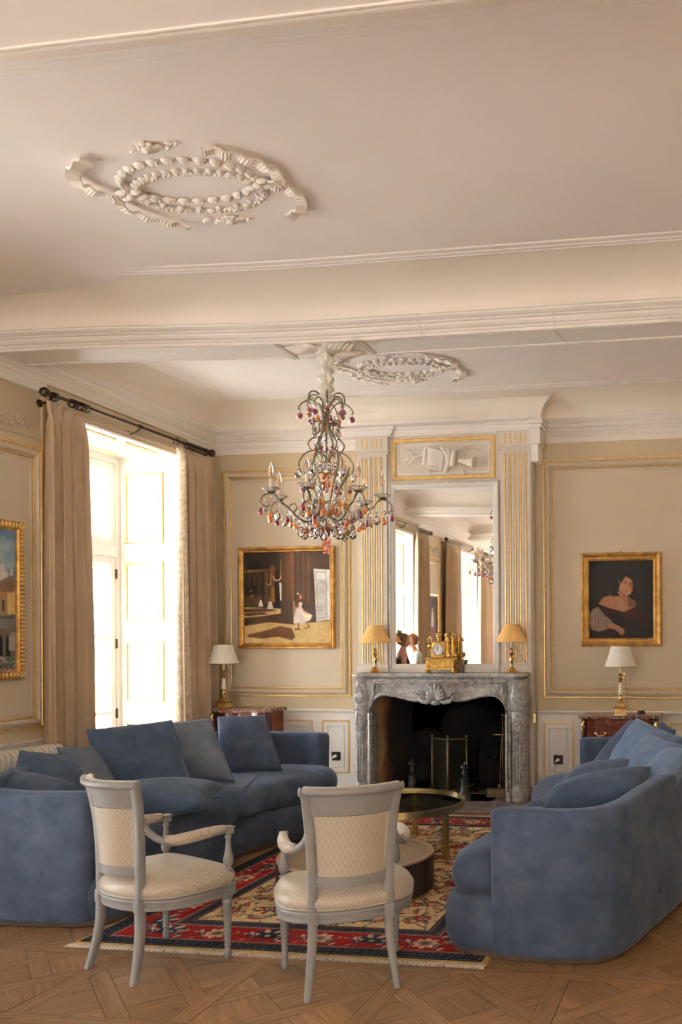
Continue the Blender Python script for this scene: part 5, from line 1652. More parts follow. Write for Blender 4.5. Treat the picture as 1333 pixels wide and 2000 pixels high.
def white_lamp(loc, label, group):
    t = empty('table_lamp', loc, 0, label, 'lamp', group)
    b = MB()
    R = []
    for (hw, z) in ((0.058, 0), (0.058, 0.008), (0.052, 0.012), (0.052, 0.052), (0.058, 0.058), (0.050, 0.066), (0.036, 0.078), (0.030, 0.098), (0.024, 0.104)):
        R.append([(-hw, -hw, z), (hw, -hw, z), (hw, hw, z), (-hw, hw, z)])
    b.rings(R, True, True)
    bevel(b.build('base', M['brass'], t), 0.002)
    MB().box(-0.022, 0.022, -0.0535, -0.051, 0.018, 0.046).build('base_panel', M['oldgold'], t)
    MB().lathe([(0.020, 0.104), (0.024, 0.112), (0.016, 0.124), (0.024, 0.140), (0.020, 0.156), (0.013, 0.164), (0.018, 0.170), (0.022, 0.175)], 16).build('stem', M['brass'], t, True, 50)
    MB().lathe([(0.019, 0.175), (0.021, 0.20), (0.017, 0.25), (0.013, 0.285)], 16).build('ivory_column', M['candle'], t, True)
    MB().lathe([(0.018, 0.285), (0.022, 0.292), (0.012, 0.302), (0.018, 0.315), (0.024, 0.325), (0.014, 0.333), (0.010, 0.343), (0.020, 0.353), (0.022, 0.362), (0.012, 0.367)], 16).tube([(0.0, 0, 0.365), (0.035, 0, 0.368), (0.042, 0, 0.35)], 0.004, 6).tube([(-0.02, 0, 0.33), (0.03, 0, 0.33)], 0.005, 6).build('candle_cup', M['brass'], t, True, 50)
    MB().lathe([(0.012, 0.362), (0.012, 0.44)], 12).build('candle_sleeve', M['candle'], t, True, 50)
    MB().tube([(0.042, 0, 0.35), (0.045, 0.0, 0.20), (0.05, 0, 0.10), (0.075, 0.01, 0.03), (0.11, 0.03, 0.004)], 0.0022, 5).build('flex', M['cable'], t)
    pleat_shade('lamp_shade', M['shadew'], t, 0.143, 0.083, 0.425, 0.612, 40, 0.012, M['piping'])
    return t
LW1 = white_lamp((-0.850, 7.66, 0.800), 'brass candlestick lamp with a white pleated shade, under the portrait of a lady', 'white shaded lamps on the commodes')
LW2 = copy_tree(LW1)
LW2.location = (-4.700, 7.68, 0.830)
tag(LW2, 'brass candlestick lamp with a white pleated shade, half hidden behind the window curtain', 'lamp')
def yellow_lamp(loc, label, group):
    t = empty('table_lamp', loc, 0, label, 'lamp', group)
    MB().lathe([(0.076, 0), (0.078, 0.006), (0.070, 0.014), (0.052, 0.022), (0.040, 0.034), (0.022, 0.052), (0.014, 0.068)], 22).build('base', M['brass'], t, True, 50)
    MB().lathe([(0.012, 0.066), (0.014, 0.10), (0.024, 0.125), (0.020, 0.140), (0.010, 0.155), (0.020, 0.170), (0.024, 0.180), (0.012, 0.190), (0.010, 0.200), (0.020, 0.208), (0.014, 0.220), (0.020, 0.228), (0.016, 0.234)], 18).build('stem', M['brass'], t, True, 50)
    MB().lathe([(0.0105, 0.232), (0.0105, 0.33)], 12).build('candle_sleeve', M['candle'], t, True, 50)
    pleat_shade('lamp_shade', M['shadey'], t, 0.146, 0.066, 0.288, 0.440, 34, 0.02, M['shadey'])
    return t
LY1 = yellow_lamp((-3.155, 7.66, 1.168), 'slim brass lamp with a yellow pleated shade at the left end of the mantel', 'yellow shaded lamps on the mantel')
LY2 = copy_tree(LY1)
LY2.location = (-1.850, 7.66, 1.168)
tag(LY2, 'slim brass lamp with a yellow pleated shade at the right end of the mantel', 'lamp')
tag(MB().tube(catmull([(-1.86, 7.70, 1.46), (-1.80, 7.735, 1.36), (-1.735, 7.74, 1.26), (-1.675, 7.735, 1.20), (-1.665, 7.74, 1.10), (-1.665, 7.79, 0.9), (-1.665, 7.795, 0.78)], 5), 0.0022, 5).build('lamp_cord', M['cable']), 'thin cord running from the right mantel lamp down the wall to its switch', 'cord')
tag(bevel(MB().box(-1.678, -1.652, 7.782, 7.80, 0.70, 0.79).build('cord_switch', M['antbrass']), 0.004), 'small bronze cord switch hanging beside the fireplace', 'switch')
tag(MB().tube(catmull([(-1.665, 7.79, 0.70), (-1.68, 7.83, 0.5), (-1.69, 7.85, 0.33), (-1.64, 7.86, 0.20), (-1.56, 7.86, 0.06)], 6), 0.002, 5).build('lamp_cord', M['cable']), 'thin loose cord hanging below the switch beside the fireplace', 'cord')

# ================================================================= COMMODES
def commode(x0, x1, y0, z, label, flip=False):
    t = empty('commode', ((x0 + x1) / 2, (y0 + 7.878) / 2, 0), 0, label, 'commode', 'small mahogany commodes with marble tops')
    W_, D_ = (x1 - x0), (7.878 - y0)
    hw, hd = W_ / 2, D_ / 2
    def outline(g_):
        P = []
        for k in range(21):
            u = -1 + 2 * k / 20
            bow = 0.030 * math.cos(u * PI / 2) ** 1.2 + 0.008 * math.cos(u * PI * 3)
            P.append((u * (hw + g_), -hd + 0.04 - bow - g_))
        P[0] = (-(hw + g_), -hd + 0.055 - g_)
        P[-1] = (hw + g_, -hd + 0.055 - g_)
        P += [(hw + g_ - 0.03, 0), (hw + g_ - 0.01, hd), (-(hw + g_ - 0.01), hd), (-(hw + g_ - 0.03), 0)]
        return P
    MB().rings([[(x, y, zz) for x, y in outline(g_)] for (g_, zz) in ((-0.004, z - 0.032), (0.004, z - 0.028), (0.006, z - 0.018), (0.0, z - 0.012), (0.004, z - 0.006), (0.0, z))], True, True).build('marble_top', M['redmarble'], t)
    MB().rings([[(x, y, zz) for x, y in outline(-0.045)] for zz in (0.30, z - 0.032)], True, True).build('carcass', M['mahog'], t)
    n = 2
    for k in range(n):
        za, zb = 0.33 + (z - 0.07 - 0.33) * k / n, 0.33 + (z - 0.07 - 0.33) * (k + 1) / n
        D = MB()
        P = [(x * 0.80, y - 0.008) for x, y in outline(-0.05)[1:20]]
        Pb = [(x, y + 0.02) for x, y in P[::-1]]
        D.rings([[(x, y, zz) for x, y in P + Pb] for zz in (za + 0.008, zb - 0.008)], True, True)
        dr = bevel(D.build('drawer', M['mahog'], t), 0.002)
        for s in (-1, 1):
            hx = s * hw * 0.45
            yy = -hd - 0.004
            zc = (za + zb) / 2
            h_ = MB().tube(catmull([(hx - 0.055, yy + 0.035, zc + 0.004), (hx - 0.04, yy + 0.005, zc + 0.010), (hx - 0.015, yy - 0.004, zc - 0.012), (hx, yy - 0.006, zc - 0.004), (hx + 0.015, yy - 0.004, zc - 0.012), (hx + 0.04, yy + 0.005, zc + 0.010), (hx + 0.055, yy + 0.035, zc + 0.004)], 3), 0.005, 6)
            h_.ball((hx - 0.045, yy + 0.012, zc + 0.012), 0.011, 0.008, 0.013, 8, 5).ball((hx + 0.045, yy + 0.012, zc + 0.012), 0.011, 0.008, 0.013, 8, 5)
            h_.build('handle', M['brass'], dr, True)
        MB().ball((0, -hd + 0.0, (za + zb) / 2), 0.016, 0.006, 0.020, 10, 6).build('keyhole_plate', M['brass'], dr, True)
    for s in (-1, 1):
        pil = MB().tube([(s * (hw - 0.045), -hd + 0.045, 0.30), (s * (hw - 0.050), -hd + 0.045, z - 0.034)], [0.018, 0.028], 10)
        pil.build('corner_post', M['mahogd'], t, True, 40)
        om = MB().tube([(s * (hw - 0.048), -hd + 0.012, z - 0.05), (s * (hw - 0.040), -hd + 0.004, z - 0.09), (s * (hw - 0.052), -hd + 0.010, z - 0.14), (s * (hw - 0.045), -hd + 0.020, z - 0.19)], [0.016, 0.012, 0.010, 0.003], 8)
        for k in range(4): om.ball((s * (hw - 0.046) + 0.008 * (-1) ** k, -hd + 0.008, z - 0.055 - 0.022 * k), 0.011, 0.009, 0.012, 7, 5)
        om.build('bronze_mount', M['brass'], t, True)
        for yy, dy in ((-hd + 0.05, -0.012), (hd - 0.05, 0.0)):
            MB().tube(catmull([(s * (hw - 0.06), yy, 0.32), (s * (hw - 0.045), yy + dy, 0.24), (s * (hw - 0.075), yy, 0.12), (s * (hw - 0.055), yy + dy, 0.0)], 4), [0.030, 0.029, 0.027, 0.025, 0.022, 0.020, 0.018, 0.016, 0.014, 0.014, 0.014, 0.016, 0.018], 8).build('leg', M['mahogd'], t, True, 60)
    return t
CM1 = commode(-1.215, -0.480, 7.50, 0.800, 'small mahogany commode with a red marble top under the portrait of a lady')
CM2 = copy_tree(CM1)
CM2.location = (-4.45, (7.50 + 7.878) / 2, 0.030)
CM2.scale = (0.82, 1, 1)
tag(CM2, 'small mahogany commode with a red marble top in the corner behind the left sofa', 'commode')
# the left one stands on the floor too: a touch taller than its twin
CM2.location.z = 0.0
CM2.scale.z = 0.832 / 0.802
dk = MB().tube([(-0.035, 0, 0.010), (0.035, 0.01, 0.014)], 0.010, 8).tube([(-0.03, 0.012, 0.022), (0.03, 0.022, 0.026)], 0.009, 8)
tag(dk.build('folded_sunglasses', M['black'], None, True), 'small black folded object, like sunglasses, on the right commode top', 'sunglasses').location = (-0.665, 7.64, 0.802)

# ================================================================= SOCKETS
def socket(x, label, group='black wall sockets in the wainscot'):
    t = empty('wall_socket', (x, YB - 0.013, 0.352), 0, label, 'socket', group)
    bevel(MB().box(-0.044, 0.044, -0.009, 0.0, -0.042, 0.042).build('plate', M['black'], t), 0.003)
    MB().lathe([(0.024, 0), (0.022, 0.002), (0.0, 0.002)], 20, M=Matrix.Translation((0, -0.009, 0)) @ Matrix.Rotation(PI / 2, 4, 'X')).build('outlet', M['black'], t)
    MB().tube([(0.0, -0.010, 0.0), (0.0, -0.038, 0.0)], [0.018, 0.015], 10).tube([(0.0, -0.032, 0.0), (-0.016, -0.040, -0.006), (-0.022, -0.040, -0.022)], 0.007, 7).build('plug', M['candle'], t, True)
    return t
socket(-3.655, 'black wall socket with a brass-coloured plug, left of the fireplace')
socket(-1.462, 'black wall socket with a plug, between the fireplace and the right commode')
tag(MB().tube(catmull([(-3.677, 7.84, 0.32), (-3.66, 7.85, 0.27), (-3.60, 7.86, 0.27), (-3.57, 7.865, 0.20), (-3.50, 7.865, 0.19), (-3.43, 7.865, 0.25), (-3.41, 7.865, 0.5), (-3.39, 7.79, 0.9)], 5), 0.002, 5).build('lamp_cord', M['candle']), 'thin pale cord looping from the left socket towards the fireplace', 'cord')
tag(MB().tube(catmull([(-1.484, 7.84, 0.32), (-1.49, 7.85, 0.22), (-1.46, 7.85, 0.12), (-1.43, 7.85, 0.02), (-1.38, 7.80, 0.004)], 6), 0.0025, 5).build('lamp_cord', M['cable']), 'brown cord dropping from the right socket to the floor', 'cord')

# ================================================================= RADIATOR
rd = empty('column_radiator', (-4.83, 5.70, 0.0), 0, 'cream enamelled column radiator on the window wall behind the left sofa', 'radiator')
sec = MB()
for dx in (-0.062, 0.0, 0.062):
    sec.tube([(dx, 0, 0.10), (dx, 0, 0.69)], 0.014, 8, flat=1.0)
R = []
for (x, z) in [(-0.082, 0.66), (-0.080, 0.69), (-0.066, 0.715), (-0.03, 0.727), (0.03, 0.727), (0.066, 0.715), (0.080, 0.69), (0.082, 0.66)]:
    R.append([(x, -0.018, z - 0.0), (x * 0.96, -0.018, z - 0.035), (x * 0.96, 0.018, z - 0.035), (x, 0.018, z)])
sec.rings(R, True, True)
sec.rings([[(x, y, 0.16 - (z - 0.62)) for (x, y, z) in r] for r in R], True, True)
s0 = sec.build('column_section', M['whitemetal'], rd, True, 60)
s0.location = (0, -0.03, 0)
for k in range(1, 22):
    c = s0.copy(); COL.objects.link(c); c.location = (0, -0.03 - 0.048 * k, 0)
MB().tube([(-0.0, -1.07, 0.13), (0, -0.02, 0.13)], 0.018, 8).tube([(-0.0, -1.07, 0.66), (0, -0.02, 0.66)], 0.018, 8).box(-0.06, 0.06, -0.08, -0.05, 0, 0.12).box(-0.06, 0.06, -1.02, -0.99, 0, 0.12).build('manifold', M['whitemetal'], rd, True, 40)
v = MB().tube([(0, -0.012, 0.66), (0, 0.04, 0.66)], 0.011, 8).build('valve', M['brass'], rd, True)
MB().tube([(0, 0.035, 0.66), (0, 0.045, 0.66), (0, 0.095, 0.66), (0, 0.105, 0.66)], [0.016, 0.024, 0.024, 0.018], 14).build('thermostat_head', M['chrome'], v, True, 40)

# ================================================================= CURTAINS
def curtain(y0, y1, n, seed, label, lining_side=None, z1=3.245, group='taupe curtains on bronze rods', spread=1.0):
    R_ = random.Random(seed)
    t = empty('curtain', (XL + 0.09, (y0 + y1) / 2, 0), 0, label, 'curtain', group)
    L_ = y1 - y0
    ph = [R_.uniform(-0.5, 0.5) for _ in range(12)]
    nz, ns = 44, 150
    def fold(u, z):
        h_ = (z1 - z) / z1
        k = 2 * PI * n
        pin = math.exp(-((z1 - z) / 0.14) ** 2)
        big = 1 - pin
        a = k * u + 0.5 * ph[0] * math.sin(2.2 * u * PI + ph[1] * 3) + 0.5 * h_ * math.sin(5 * u + ph[2] * 4)
        amp = (0.042 + 0.020 * h_) * (0.9 + 0.35 * math.sin(7 * u + ph[3] * 6))
        x = amp * math.sin(a) * (0.35 + 0.65 * big) + 0.012 * math.sin(2.1 * a + 1.3) * big
        fl = spread * (1 + 0.05 * h_ * math.sin(2 * h_ + ph[4]))
        y = (u - 0.5) * L_ * (0.90 + 0.14 * min(1, h_ * 2.0) * fl) + 0.026 * math.cos(a) * big + 0.010 * math.sin(2.5 * h_ + ph[5]) * big
        # pinch pleats just under the heading
        pinch = math.exp(-((z - (z1 - 0.13)) / 0.045) ** 2)
        y += 0.010 * math.sin(a + PI / 2) * pinch
        x += 0.010 * pinch * math.cos(a)
        return x, y
    V = []
    for j in range(nz + 1):
        z = 0.015 + (z1 - 0.015) * (1 - (1 - j / nz) ** 1.0)
        for i in range(ns + 1):
            x, y = fold(i / ns, z)
            V.append((x, y, z))
    F = [(j * (ns + 1) + i, j * (ns + 1) + i + 1, (j + 1) * (ns + 1) + i + 1, (j + 1) * (ns + 1) + i) for j in range(nz) for i in range(ns)]
    o = mk('drape', V, F, M['curtain'], t, True)
    m = o.modifiers.new('thickness', 'SOLIDIFY')
    m.thickness = 0.004
    if lining_side:
        # patterned face shows along the edge nearest the window where the cloth turns back
        V = []
        for j in range(nz + 1):
            z = 0.015 + (z1 - 0.03) * j / nz
            h_ = 1 - j / nz
            u0 = 0.0 if lining_side < 0 else 1.0
            bx, by = fold(u0, z)
            for i in range(7):
                s_ = i / 6
                yy = by + lining_side * (0.015 + 0.020 * h_) - lining_side * s_ * (0.050 + 0.15 * h_)
                V.append((0.052 + 0.018 * math.sin(s_ * PI) + 0.012 * h_ * math.sin(s_ * 7 + 1.5 * z) - 0.05 * (1 - s_) ** 3, yy, z))
        F = [(j * 7 + i, j * 7 + i + 1, (j + 1) * 7 + i + 1, (j + 1) * 7 + i) for j in range(nz) for i in range(6)]
        lo = mk('lining', V, F, M['curtlin'], t, True)
        m = lo.modifiers.new('thickness', 'SOLIDIFY'); m.thickness = 0.003
    return t
curtain(5.62, 6.06, 3.6, 3, 'heavy taupe curtain drawn to the near side of the tall window')
curtain(7.16, 7.70, 4.2, 8, 'taupe curtain with a bright patterned edge at the far side of the window', -1)
for k, (a, b, sd, l_) in enumerate(((1.48, 2.10, 5, 'taupe curtain at the portrait side of the second window, seen in the mirror'), (3.36, 3.86, 6, 'taupe curtain at the near side of the second window, out of the mirror'), (-0.42, 0.55, 7, 'wide taupe curtain closing the near side of the third window, seen in the mirror'), (-2.70, -1.65, 9, 'taupe curtain beyond the third window, at the right edge of the mirror'))):
    curtain(a, b, 4.2, sd, l_)
def rod(y0, y1, ringspans, label):
    t = empty('curtain_rod', (XL + 0.115, y0, 3.29), 0, label, 'curtain rod', 'bronze curtain rods above the windows')
    L_ = y1 - y0
    MB().tube([(0, 0, 0), (0, L_, 0.0)], 0.0135, 12).build('rod', M['darkiron'], t, True, 40)
    for y, s in ((0, -1), (L_, 1)):
        MB().ball((0, y + s * 0.030, 0), 0.036, 0.036, 0.036, 14, 9).tube([(0, y - s * 0.02, 0), (0, y + s * 0.004, 0)], [0.020, 0.022], 10).build('finial', M['darkiron'], t, True, 60)
    for y in (0.05, L_ * 0.5, L_ - 0.05):
        MB().tube([(-0.112, y, -0.055), (-0.104, y, -0.055)], [0.030, 0.026], 14).tube(catmull([(-0.104, y, -0.055), (-0.05, y, -0.050), (0, y, -0.018)], 4), 0.008, 8).tube([(0, y - 0.012, 0), (0, y + 0.012, 0)], 0.021, 10).build('bracket', M['darkiron'], t, True, 60)
    rm = None
    for (a, b, n) in ringspans:
        for k in range(n):
            y = a + (b - a) * (k / max(1, n - 1)) - y0
            if rm is None:
                q = MB().tube([(0.030 * math.cos(s), 0, -0.010 + 0.030 * math.sin(s)) for s in np.linspace(0, 2 * PI, 19)], 0.0045, 6, False)
                r_ = q.build('curtain_ring', M['darkiron'], t, True)
                rm = r_
            else:
                r_ = rm.copy(); COL.objects.link(r_)
            r_.location = (0, y, 0)
            r_.rotation_euler = (0, 0, 0.25 * math.sin(k * 2.3))
    return t
rod(5.63, 7.66, [(5.68, 5.70, 2), (5.86, 6.02, 7), (7.14, 7.16, 1), (7.30, 7.60, 8)], 'bronze curtain rod with ball finials above the tall window')
rod(1.46, 3.86, [(1.52, 2.0, 8), (3.42, 3.8, 7)], 'bronze curtain rod above the second window, seen in the mirror')
rod(-2.75, 0.55, [(-0.35, 0.45, 9), (-2.65, -1.8, 8)], 'bronze curtain rod above the third window, seen in the mirror')

# ================================================================= SOFAS
SO = Vector((-0.72, 5.25, 0))
ctrl = [(-1.315, 4.20), (-1.30, 4.02), (-1.22, 3.90), (-1.08, 3.855), (-0.88, 3.832), (-0.66, 3.825), (-0.50, 3.875), (-0.405, 4.03), (-0.345, 4.25), (-0.21, 4.72), (-0.12, 5.2), (-0.12, 5.65), (-0.20, 6.1), (-0.33, 6.45), (-0.52, 6.66), (-0.78, 6.74), (-1.02, 6.72), (-1.20, 6.62), (-1.32, 6.42), (-1.345, 6.15), (-1.27, 5.80), (-1.17, 5.45), (-1.14, 5.10), (-1.19, 4.75), (-1.28, 4.45)]
out = [(p.x - SO.x, p.y - SO.y) for p in catmull([(a, b, 0) for a, b in ctrl], 6, True)]
OUT, ON = norm2(out)
def off_ring(d, z, P=OUT, N_=ON, bulge=None):
    return [(float(P[i][0] + N_[i][0] * d), float(P[i][1] + N_[i][1] * d), z) for i in range(len(P))]
VEL = M['velvet']
def build_sofa(i0, label):
    i1 = 17 * 6 - 6
    sofa = empty('sofa', tuple(SO), 0, label, 'sofa', 'facing curved velvet sofas')
    MB().rings([off_ring(-0.030, 0.0), off_ring(-0.022, 0.004), off_ring(-0.022, 0.032)], True, True).build('plinth', M['plinth'], sofa, True, 50)
    bp = [(-0.045, 0.030), (-0.018, 0.034), (-0.006, 0.050), (0.003, 0.09), (0.006, 0.14), (0.004, 0.19), (-0.008, 0.232), (-0.030, 0.258), (-0.060, 0.268), (-0.10, 0.270)]
    def soften(i):      # no bulge behind the back panel
        n = len(OUT)
        return 0.0
    MB().rings([off_ring(d, z) for d, z in bp], True, True).build('base', VEL, sofa, True)
    # back panel: swept rounded slab
    n = i1 - i0
    R = []
    cen = [Vector((OUT[i % len(OUT)][0] - ON[i % len(OUT)][0] * 0.045, OUT[i % len(OUT)][1] - ON[i % len(OUT)][1] * 0.045, 0)) for i in range(i0, i1 + 1)]
    nr = [Vector((ON[i % len(OUT)][0], ON[i % len(OUT)][1], 0)) for i in range(i0, i1 + 1)]
    arc = [0]
    for k in range(1, len(cen)): arc.append(arc[-1] + (cen[k] - cen[k - 1]).length)
    tot = arc[-1]
    def sec(c, nv, th, top, t):
        r_ = min(0.032, th)
        pts = []
        lean = 0.012
        P = [(th - 0.004, 0.034), (th + 0.003, 0.05), (th + 0.004, 0.20), (th + lean * 0.5, 0.45), (th + lean, top - r_)]
        P += [(lean + (th - r_) + r_ * math.cos(a), top - r_ + r_ * math.sin(a)) for a in (PI / 8, PI / 4, 3 * PI / 8, PI / 2)]
        P += [(lean - (th - r_) - r_ * math.sin(a), top - r_ + r_ * math.cos(a)) for a in (0, PI / 8, PI / 4, 3 * PI / 8, PI / 2)]
        P += [(-th + lean * 0.6, 0.45), (-th - 0.01, 0.25), (-th, 0.045)]
        return [tuple(c + nv * a + Vector((0, 0, z))) for a, z in P]
    def toph(s):
        u = s / tot
        return 0.702 + 0.070 * math.sin(min(1, max(0, (u - 0.08) / 0.84)) * PI) ** 1.1
    TH = 0.056
    tdir = (cen[0] - cen[1]).normalized()
    for a in (1.0, 0.92, 0.70, 0.38):
        R.append(sec(cen[0] + tdir * TH * a, nr[0], TH * math.sqrt(max(0.02, 1 - a * a)), toph(0) - 0.02 * a * a, 0))
    for k in range(len(cen)): R.append(sec(cen[k], nr[k], TH, toph(arc[k]), arc[k] / tot))
    tdir = (cen[-1] - cen[-2]).normalized()
    for a in (0.38, 0.70, 0.92, 1.0):
        R.append(sec(cen[-1] + tdir * TH * a, nr[-1], TH * math.sqrt(max(0.02, 1 - a * a)), toph(tot) - 0.02 * a * a, 1))
    MB().rings(R, True, True).build('back', VEL, sofa, True)
    # seam at the near nose and a small woven tab low on the outside
    k0 = i0
    sp_ = [Vector((OUT[k0][0] + ON[k0][0] * (0.004 + 0.002), OUT[k0][1] + ON[k0][1] * 0.006, z)) + Vector((0.05 * (0.28 - z) * 1.2, 0, 0)) for z in (0.28, 0.22, 0.15, 0.08, 0.04)]
    MB().tube(sp_, 0.003, 6).build('seam', M['velvetd'], sofa, True)
    kt = 8 * 6 + 2
    pt = Vector((OUT[kt][0] + ON[kt][0] * 0.0165, OUT[kt][1] + ON[kt][1] * 0.0165, 0.20))
    tn = Vector((-ON[kt][1], ON[kt][0], 0))
    MB().box(-0.012, 0.012, -0.001, 0.002, -0.018, 0.018, Matrix.Translation(pt) @ Matrix.Rotation(math.atan2(tn.y, tn.x), 4, 'Z')).build('woven_tab', M['black'], sofa)
    # seat cushions: split the seat across the middle
    def seat_cushion(front, back, name):
        """front/back: lists of 2-D points, both running the same way; outline = front + reversed back."""
        P = front + back[::-1]
        P = [tuple(v)[:2] for v in catmull([(a, b, 0) for a, b in P], 3, True)]
        PP, NN = norm2(P)
        ar = 0.5 * sum(PP[i][0] * PP[(i + 1) % len(PP)][1] - PP[(i + 1) % len(PP)][0] * PP[i][1] for i in range(len(PP)))
        if ar < 0: NN = -NN
        c = PP.mean(0)
        R = []
        prof = [(-0.07, 0.270), (-0.030, 0.273), (-0.008, 0.290), (0.004, 0.320), (0.006, 0.355), (0.000, 0.390), (-0.016, 0.420), (-0.042, 0.442), (-0.075, 0.455)]
        for d, z in prof: R.append([(float(PP[i][0] + NN[i][0] * d), float(PP[i][1] + NN[i][1] * d), z) for i in range(len(PP))])
        last = np.array(R[-1])[:, :2]
        for s_, z in ((0.82, 0.466), (0.62, 0.473), (0.40, 0.476), (0.18, 0.478), (0.02, 0.478)):
            R.append([(float(c[0] + (last[i][0] - c[0]) * s_), float(c[1] + (last[i][1] - c[1]) * s_), z) for i in range(len(PP))])
        return MB().rings(R, True, True).build(name, VEL, sofa, True)
    def W2L(P): return [(a - SO.x, b - SO.y) for a, b in P]
    seat_cushion(W2L([(-0.98, 3.945), (-1.13, 3.93), (-1.24, 3.98), (-1.285, 4.10), (-1.285, 4.28), (-1.245, 4.50), (-1.18, 4.72), (-1.14, 5.00), (-1.15, 5.22)]), W2L([(-0.80, 3.94), (-0.62, 3.955), (-0.50, 4.05), (-0.45, 4.28), (-0.34, 4.62), (-0.27, 4.90), (-0.24, 5.16), (-0.235, 5.22)]), 'seat_cushion')
    seat_cushion(W2L([(-1.15, 5.25), (-1.18, 5.48), (-1.26, 5.80), (-1.32, 6.12), (-1.30, 6.36), (-1.20, 6.53), (-1.05, 6.60)]), W2L([(-0.235, 5.25), (-0.24, 5.60), (-0.31, 6.02), (-0.42, 6.36), (-0.58, 6.54), (-0.78, 6.61), (-0.90, 6.61)]), 'seat_cushion')

    return sofa
sofa = build_sofa(3 * 6 + 3, 'curved blue grey velvet sofa on the right, its rounded end towards the viewer')
sofa2 = build_sofa(3 * 6 - 3, 'curved blue grey velvet sofa on the left, along the tall window')
sofa2.location = (-3.625, 5.385, 0)
sofa2.scale = (-1, 1, 1)
sofa2.rotation_euler = (0, 0, -0.040)

# ================================================================= SCATTER CUSHIONS
def pillow(c4, th, mat, label, seed=0, sag=0.0):
    """c4: lower left, lower right, upper right, upper left corner in the room; th: half thickness."""
    bl, br_, tr_, tl = [Vector(v) for v in c4]
    cen_ = (bl + br_ + tr_ + tl) / 4
    nrm = ((br_ - bl).cross(tl - bl)).normalized()
    R_ = random.Random(seed)
    ph = [R_.uniform(0, 6.28) for _ in range(8)]
    N_ = 26
    V, F = [], []
    for side in (1, -1):
        for j in range(N_ + 1):
            for i in range(N_ + 1):
                u, v = i / N_ * 2 - 1, j / N_ * 2 - 1
                pu = u * (1 - 0.032 * math.cos(v * PI / 2) * abs(u) ** 2)
                pv = v * (1 - 0.032 * math.cos(u * PI / 2) * abs(v) ** 2)
                a, b = (pu + 1) / 2, (pv + 1) / 2
                p = bl * (1 - a) * (1 - b) + br_ * a * (1 - b) + tr_ * a * b + tl * (1 - a) * b
                e = max(0.0, (1 - u * u)) ** 0.38 * max(0.0, (1 - v * v)) ** 0.38
                wr_ = 0.06 * math.sin(5 * u + 3 * v + ph[0]) * math.sin(4 * v - 2 * u + ph[1]) + 0.035 * math.sin(11 * u + ph[2] + 2 * v) * (abs(v) ** 2) + 0.035 * math.sin(12 * v + ph[3]) * (abs(u) ** 2)
                h_ = th * e * (1 + wr_ - 0.18 * max(0, v) + 0.10 * max(0, -v))
                p = p + nrm * (side * h_ + sag * (u * u + v * v - 0.7))
                V.append(p - cen_)
        o_ = 0 if side == 1 else (N_ + 1) ** 2
        for j in range(N_):
            for i in range(N_):
                q = (o_ + j * (N_ + 1) + i, o_ + j * (N_ + 1) + i + 1, o_ + (j + 1) * (N_ + 1) + i + 1, o_ + (j + 1) * (N_ + 1) + i)
                F.append(q if side == 1 else q[::-1])
    o = mk('scatter_cushion', V, F, mat, None, True)
    bm = bmesh.new(); bm.from_mesh(o.data); bmesh.ops.remove_doubles(bm, verts=bm.verts, dist=0.0006); bm.to_mesh(o.data); bm.free()
    o.location = cen_
    tag(o, label, 'cushion', None)
    # piped seam round the edge
    pts = []
    for k in range(4):
        for s_ in range(14):
            t = s_ / 14 * 2 - 1
            u, v = [(t, -1), (1, t), (-t, 1), (-1, -t)][k]
            pu = u * (1 - 0.032 * math.cos(v * PI / 2) * abs(u) ** 2)
            pv = v * (1 - 0.032 * math.cos(u * PI / 2) * abs(v) ** 2)
            a, b = (pu + 1) / 2, (pv + 1) / 2
            pts.append(bl * (1 - a) * (1 - b) + br_ * a * (1 - b) + tr_ * a * b + tl * (1 - a) * b + nrm * (sag * (u * u + v * v - 0.7)) - cen_)
    pts.append(pts[0])
    MB().tube(pts, 0.0022, 5, False).build('piped_seam', mat, o, True)
    return o
VD, VLt, VG, VB = M['velvetd'], M['velvetl'], M['velvetg'], M['velvet']
# left sofa
pillow([(-3.97, 5.05, 0.475), (-3.44, 5.28, 0.475), (-3.73, 5.46, 0.930), (-4.13, 5.14, 0.895)], 0.1, VD, 'large dark blue cushion standing in the middle of the left sofa', 1)
pillow([(-3.84, 5.62, 0.475), (-3.38, 5.66, 0.475), (-3.72, 5.90, 0.905), (-4.10, 5.70, 0.875)], 0.085, VG, 'grey blue cushion in the middle of the row of three on the left sofa', 2)
pillow([(-3.74, 6.03, 0.475), (-3.30, 6.18, 0.475), (-3.545, 6.38, 0.885), (-3.90, 6.28, 0.88)], 0.095, VB, 'blue cushion at the far end of the left sofa, nearest the fireplace', 3)
pillow([(-4.10, 5.44, 0.47), (-3.70, 5.62, 0.47), (-3.92, 5.74, 0.885), (-4.17, 5.60, 0.880)], 0.04, VD, 'dark cushion hidden behind the large one on the left sofa, only its top showing', 4)
pillow([(-3.62, 4.44, 0.52), (-2.97, 4.62, 0.52), (-3.15, 5.14, 0.545), (-3.70, 5.02, 0.55)], 0.105, VD, 'dark blue cushion lying flat on the left sofa seat behind the left chair', 5)
pillow([(-3.98, 4.30, 0.50), (-3.66, 4.72, 0.50), (-4.00, 4.86, 0.75), (-4.12, 4.58, 0.83)], 0.085, VD, 'dark blue cushion leaning against the near back of the left sofa, one corner up', 6)
pillow([(-3.93, 4.78, 0.5), (-3.80, 5.06, 0.5), (-4.05, 5.12, 0.79), (-4.13, 4.88, 0.81)], 0.05, VG, 'grey cushion half hidden behind the leaning one at the near end of the left sofa', 7)
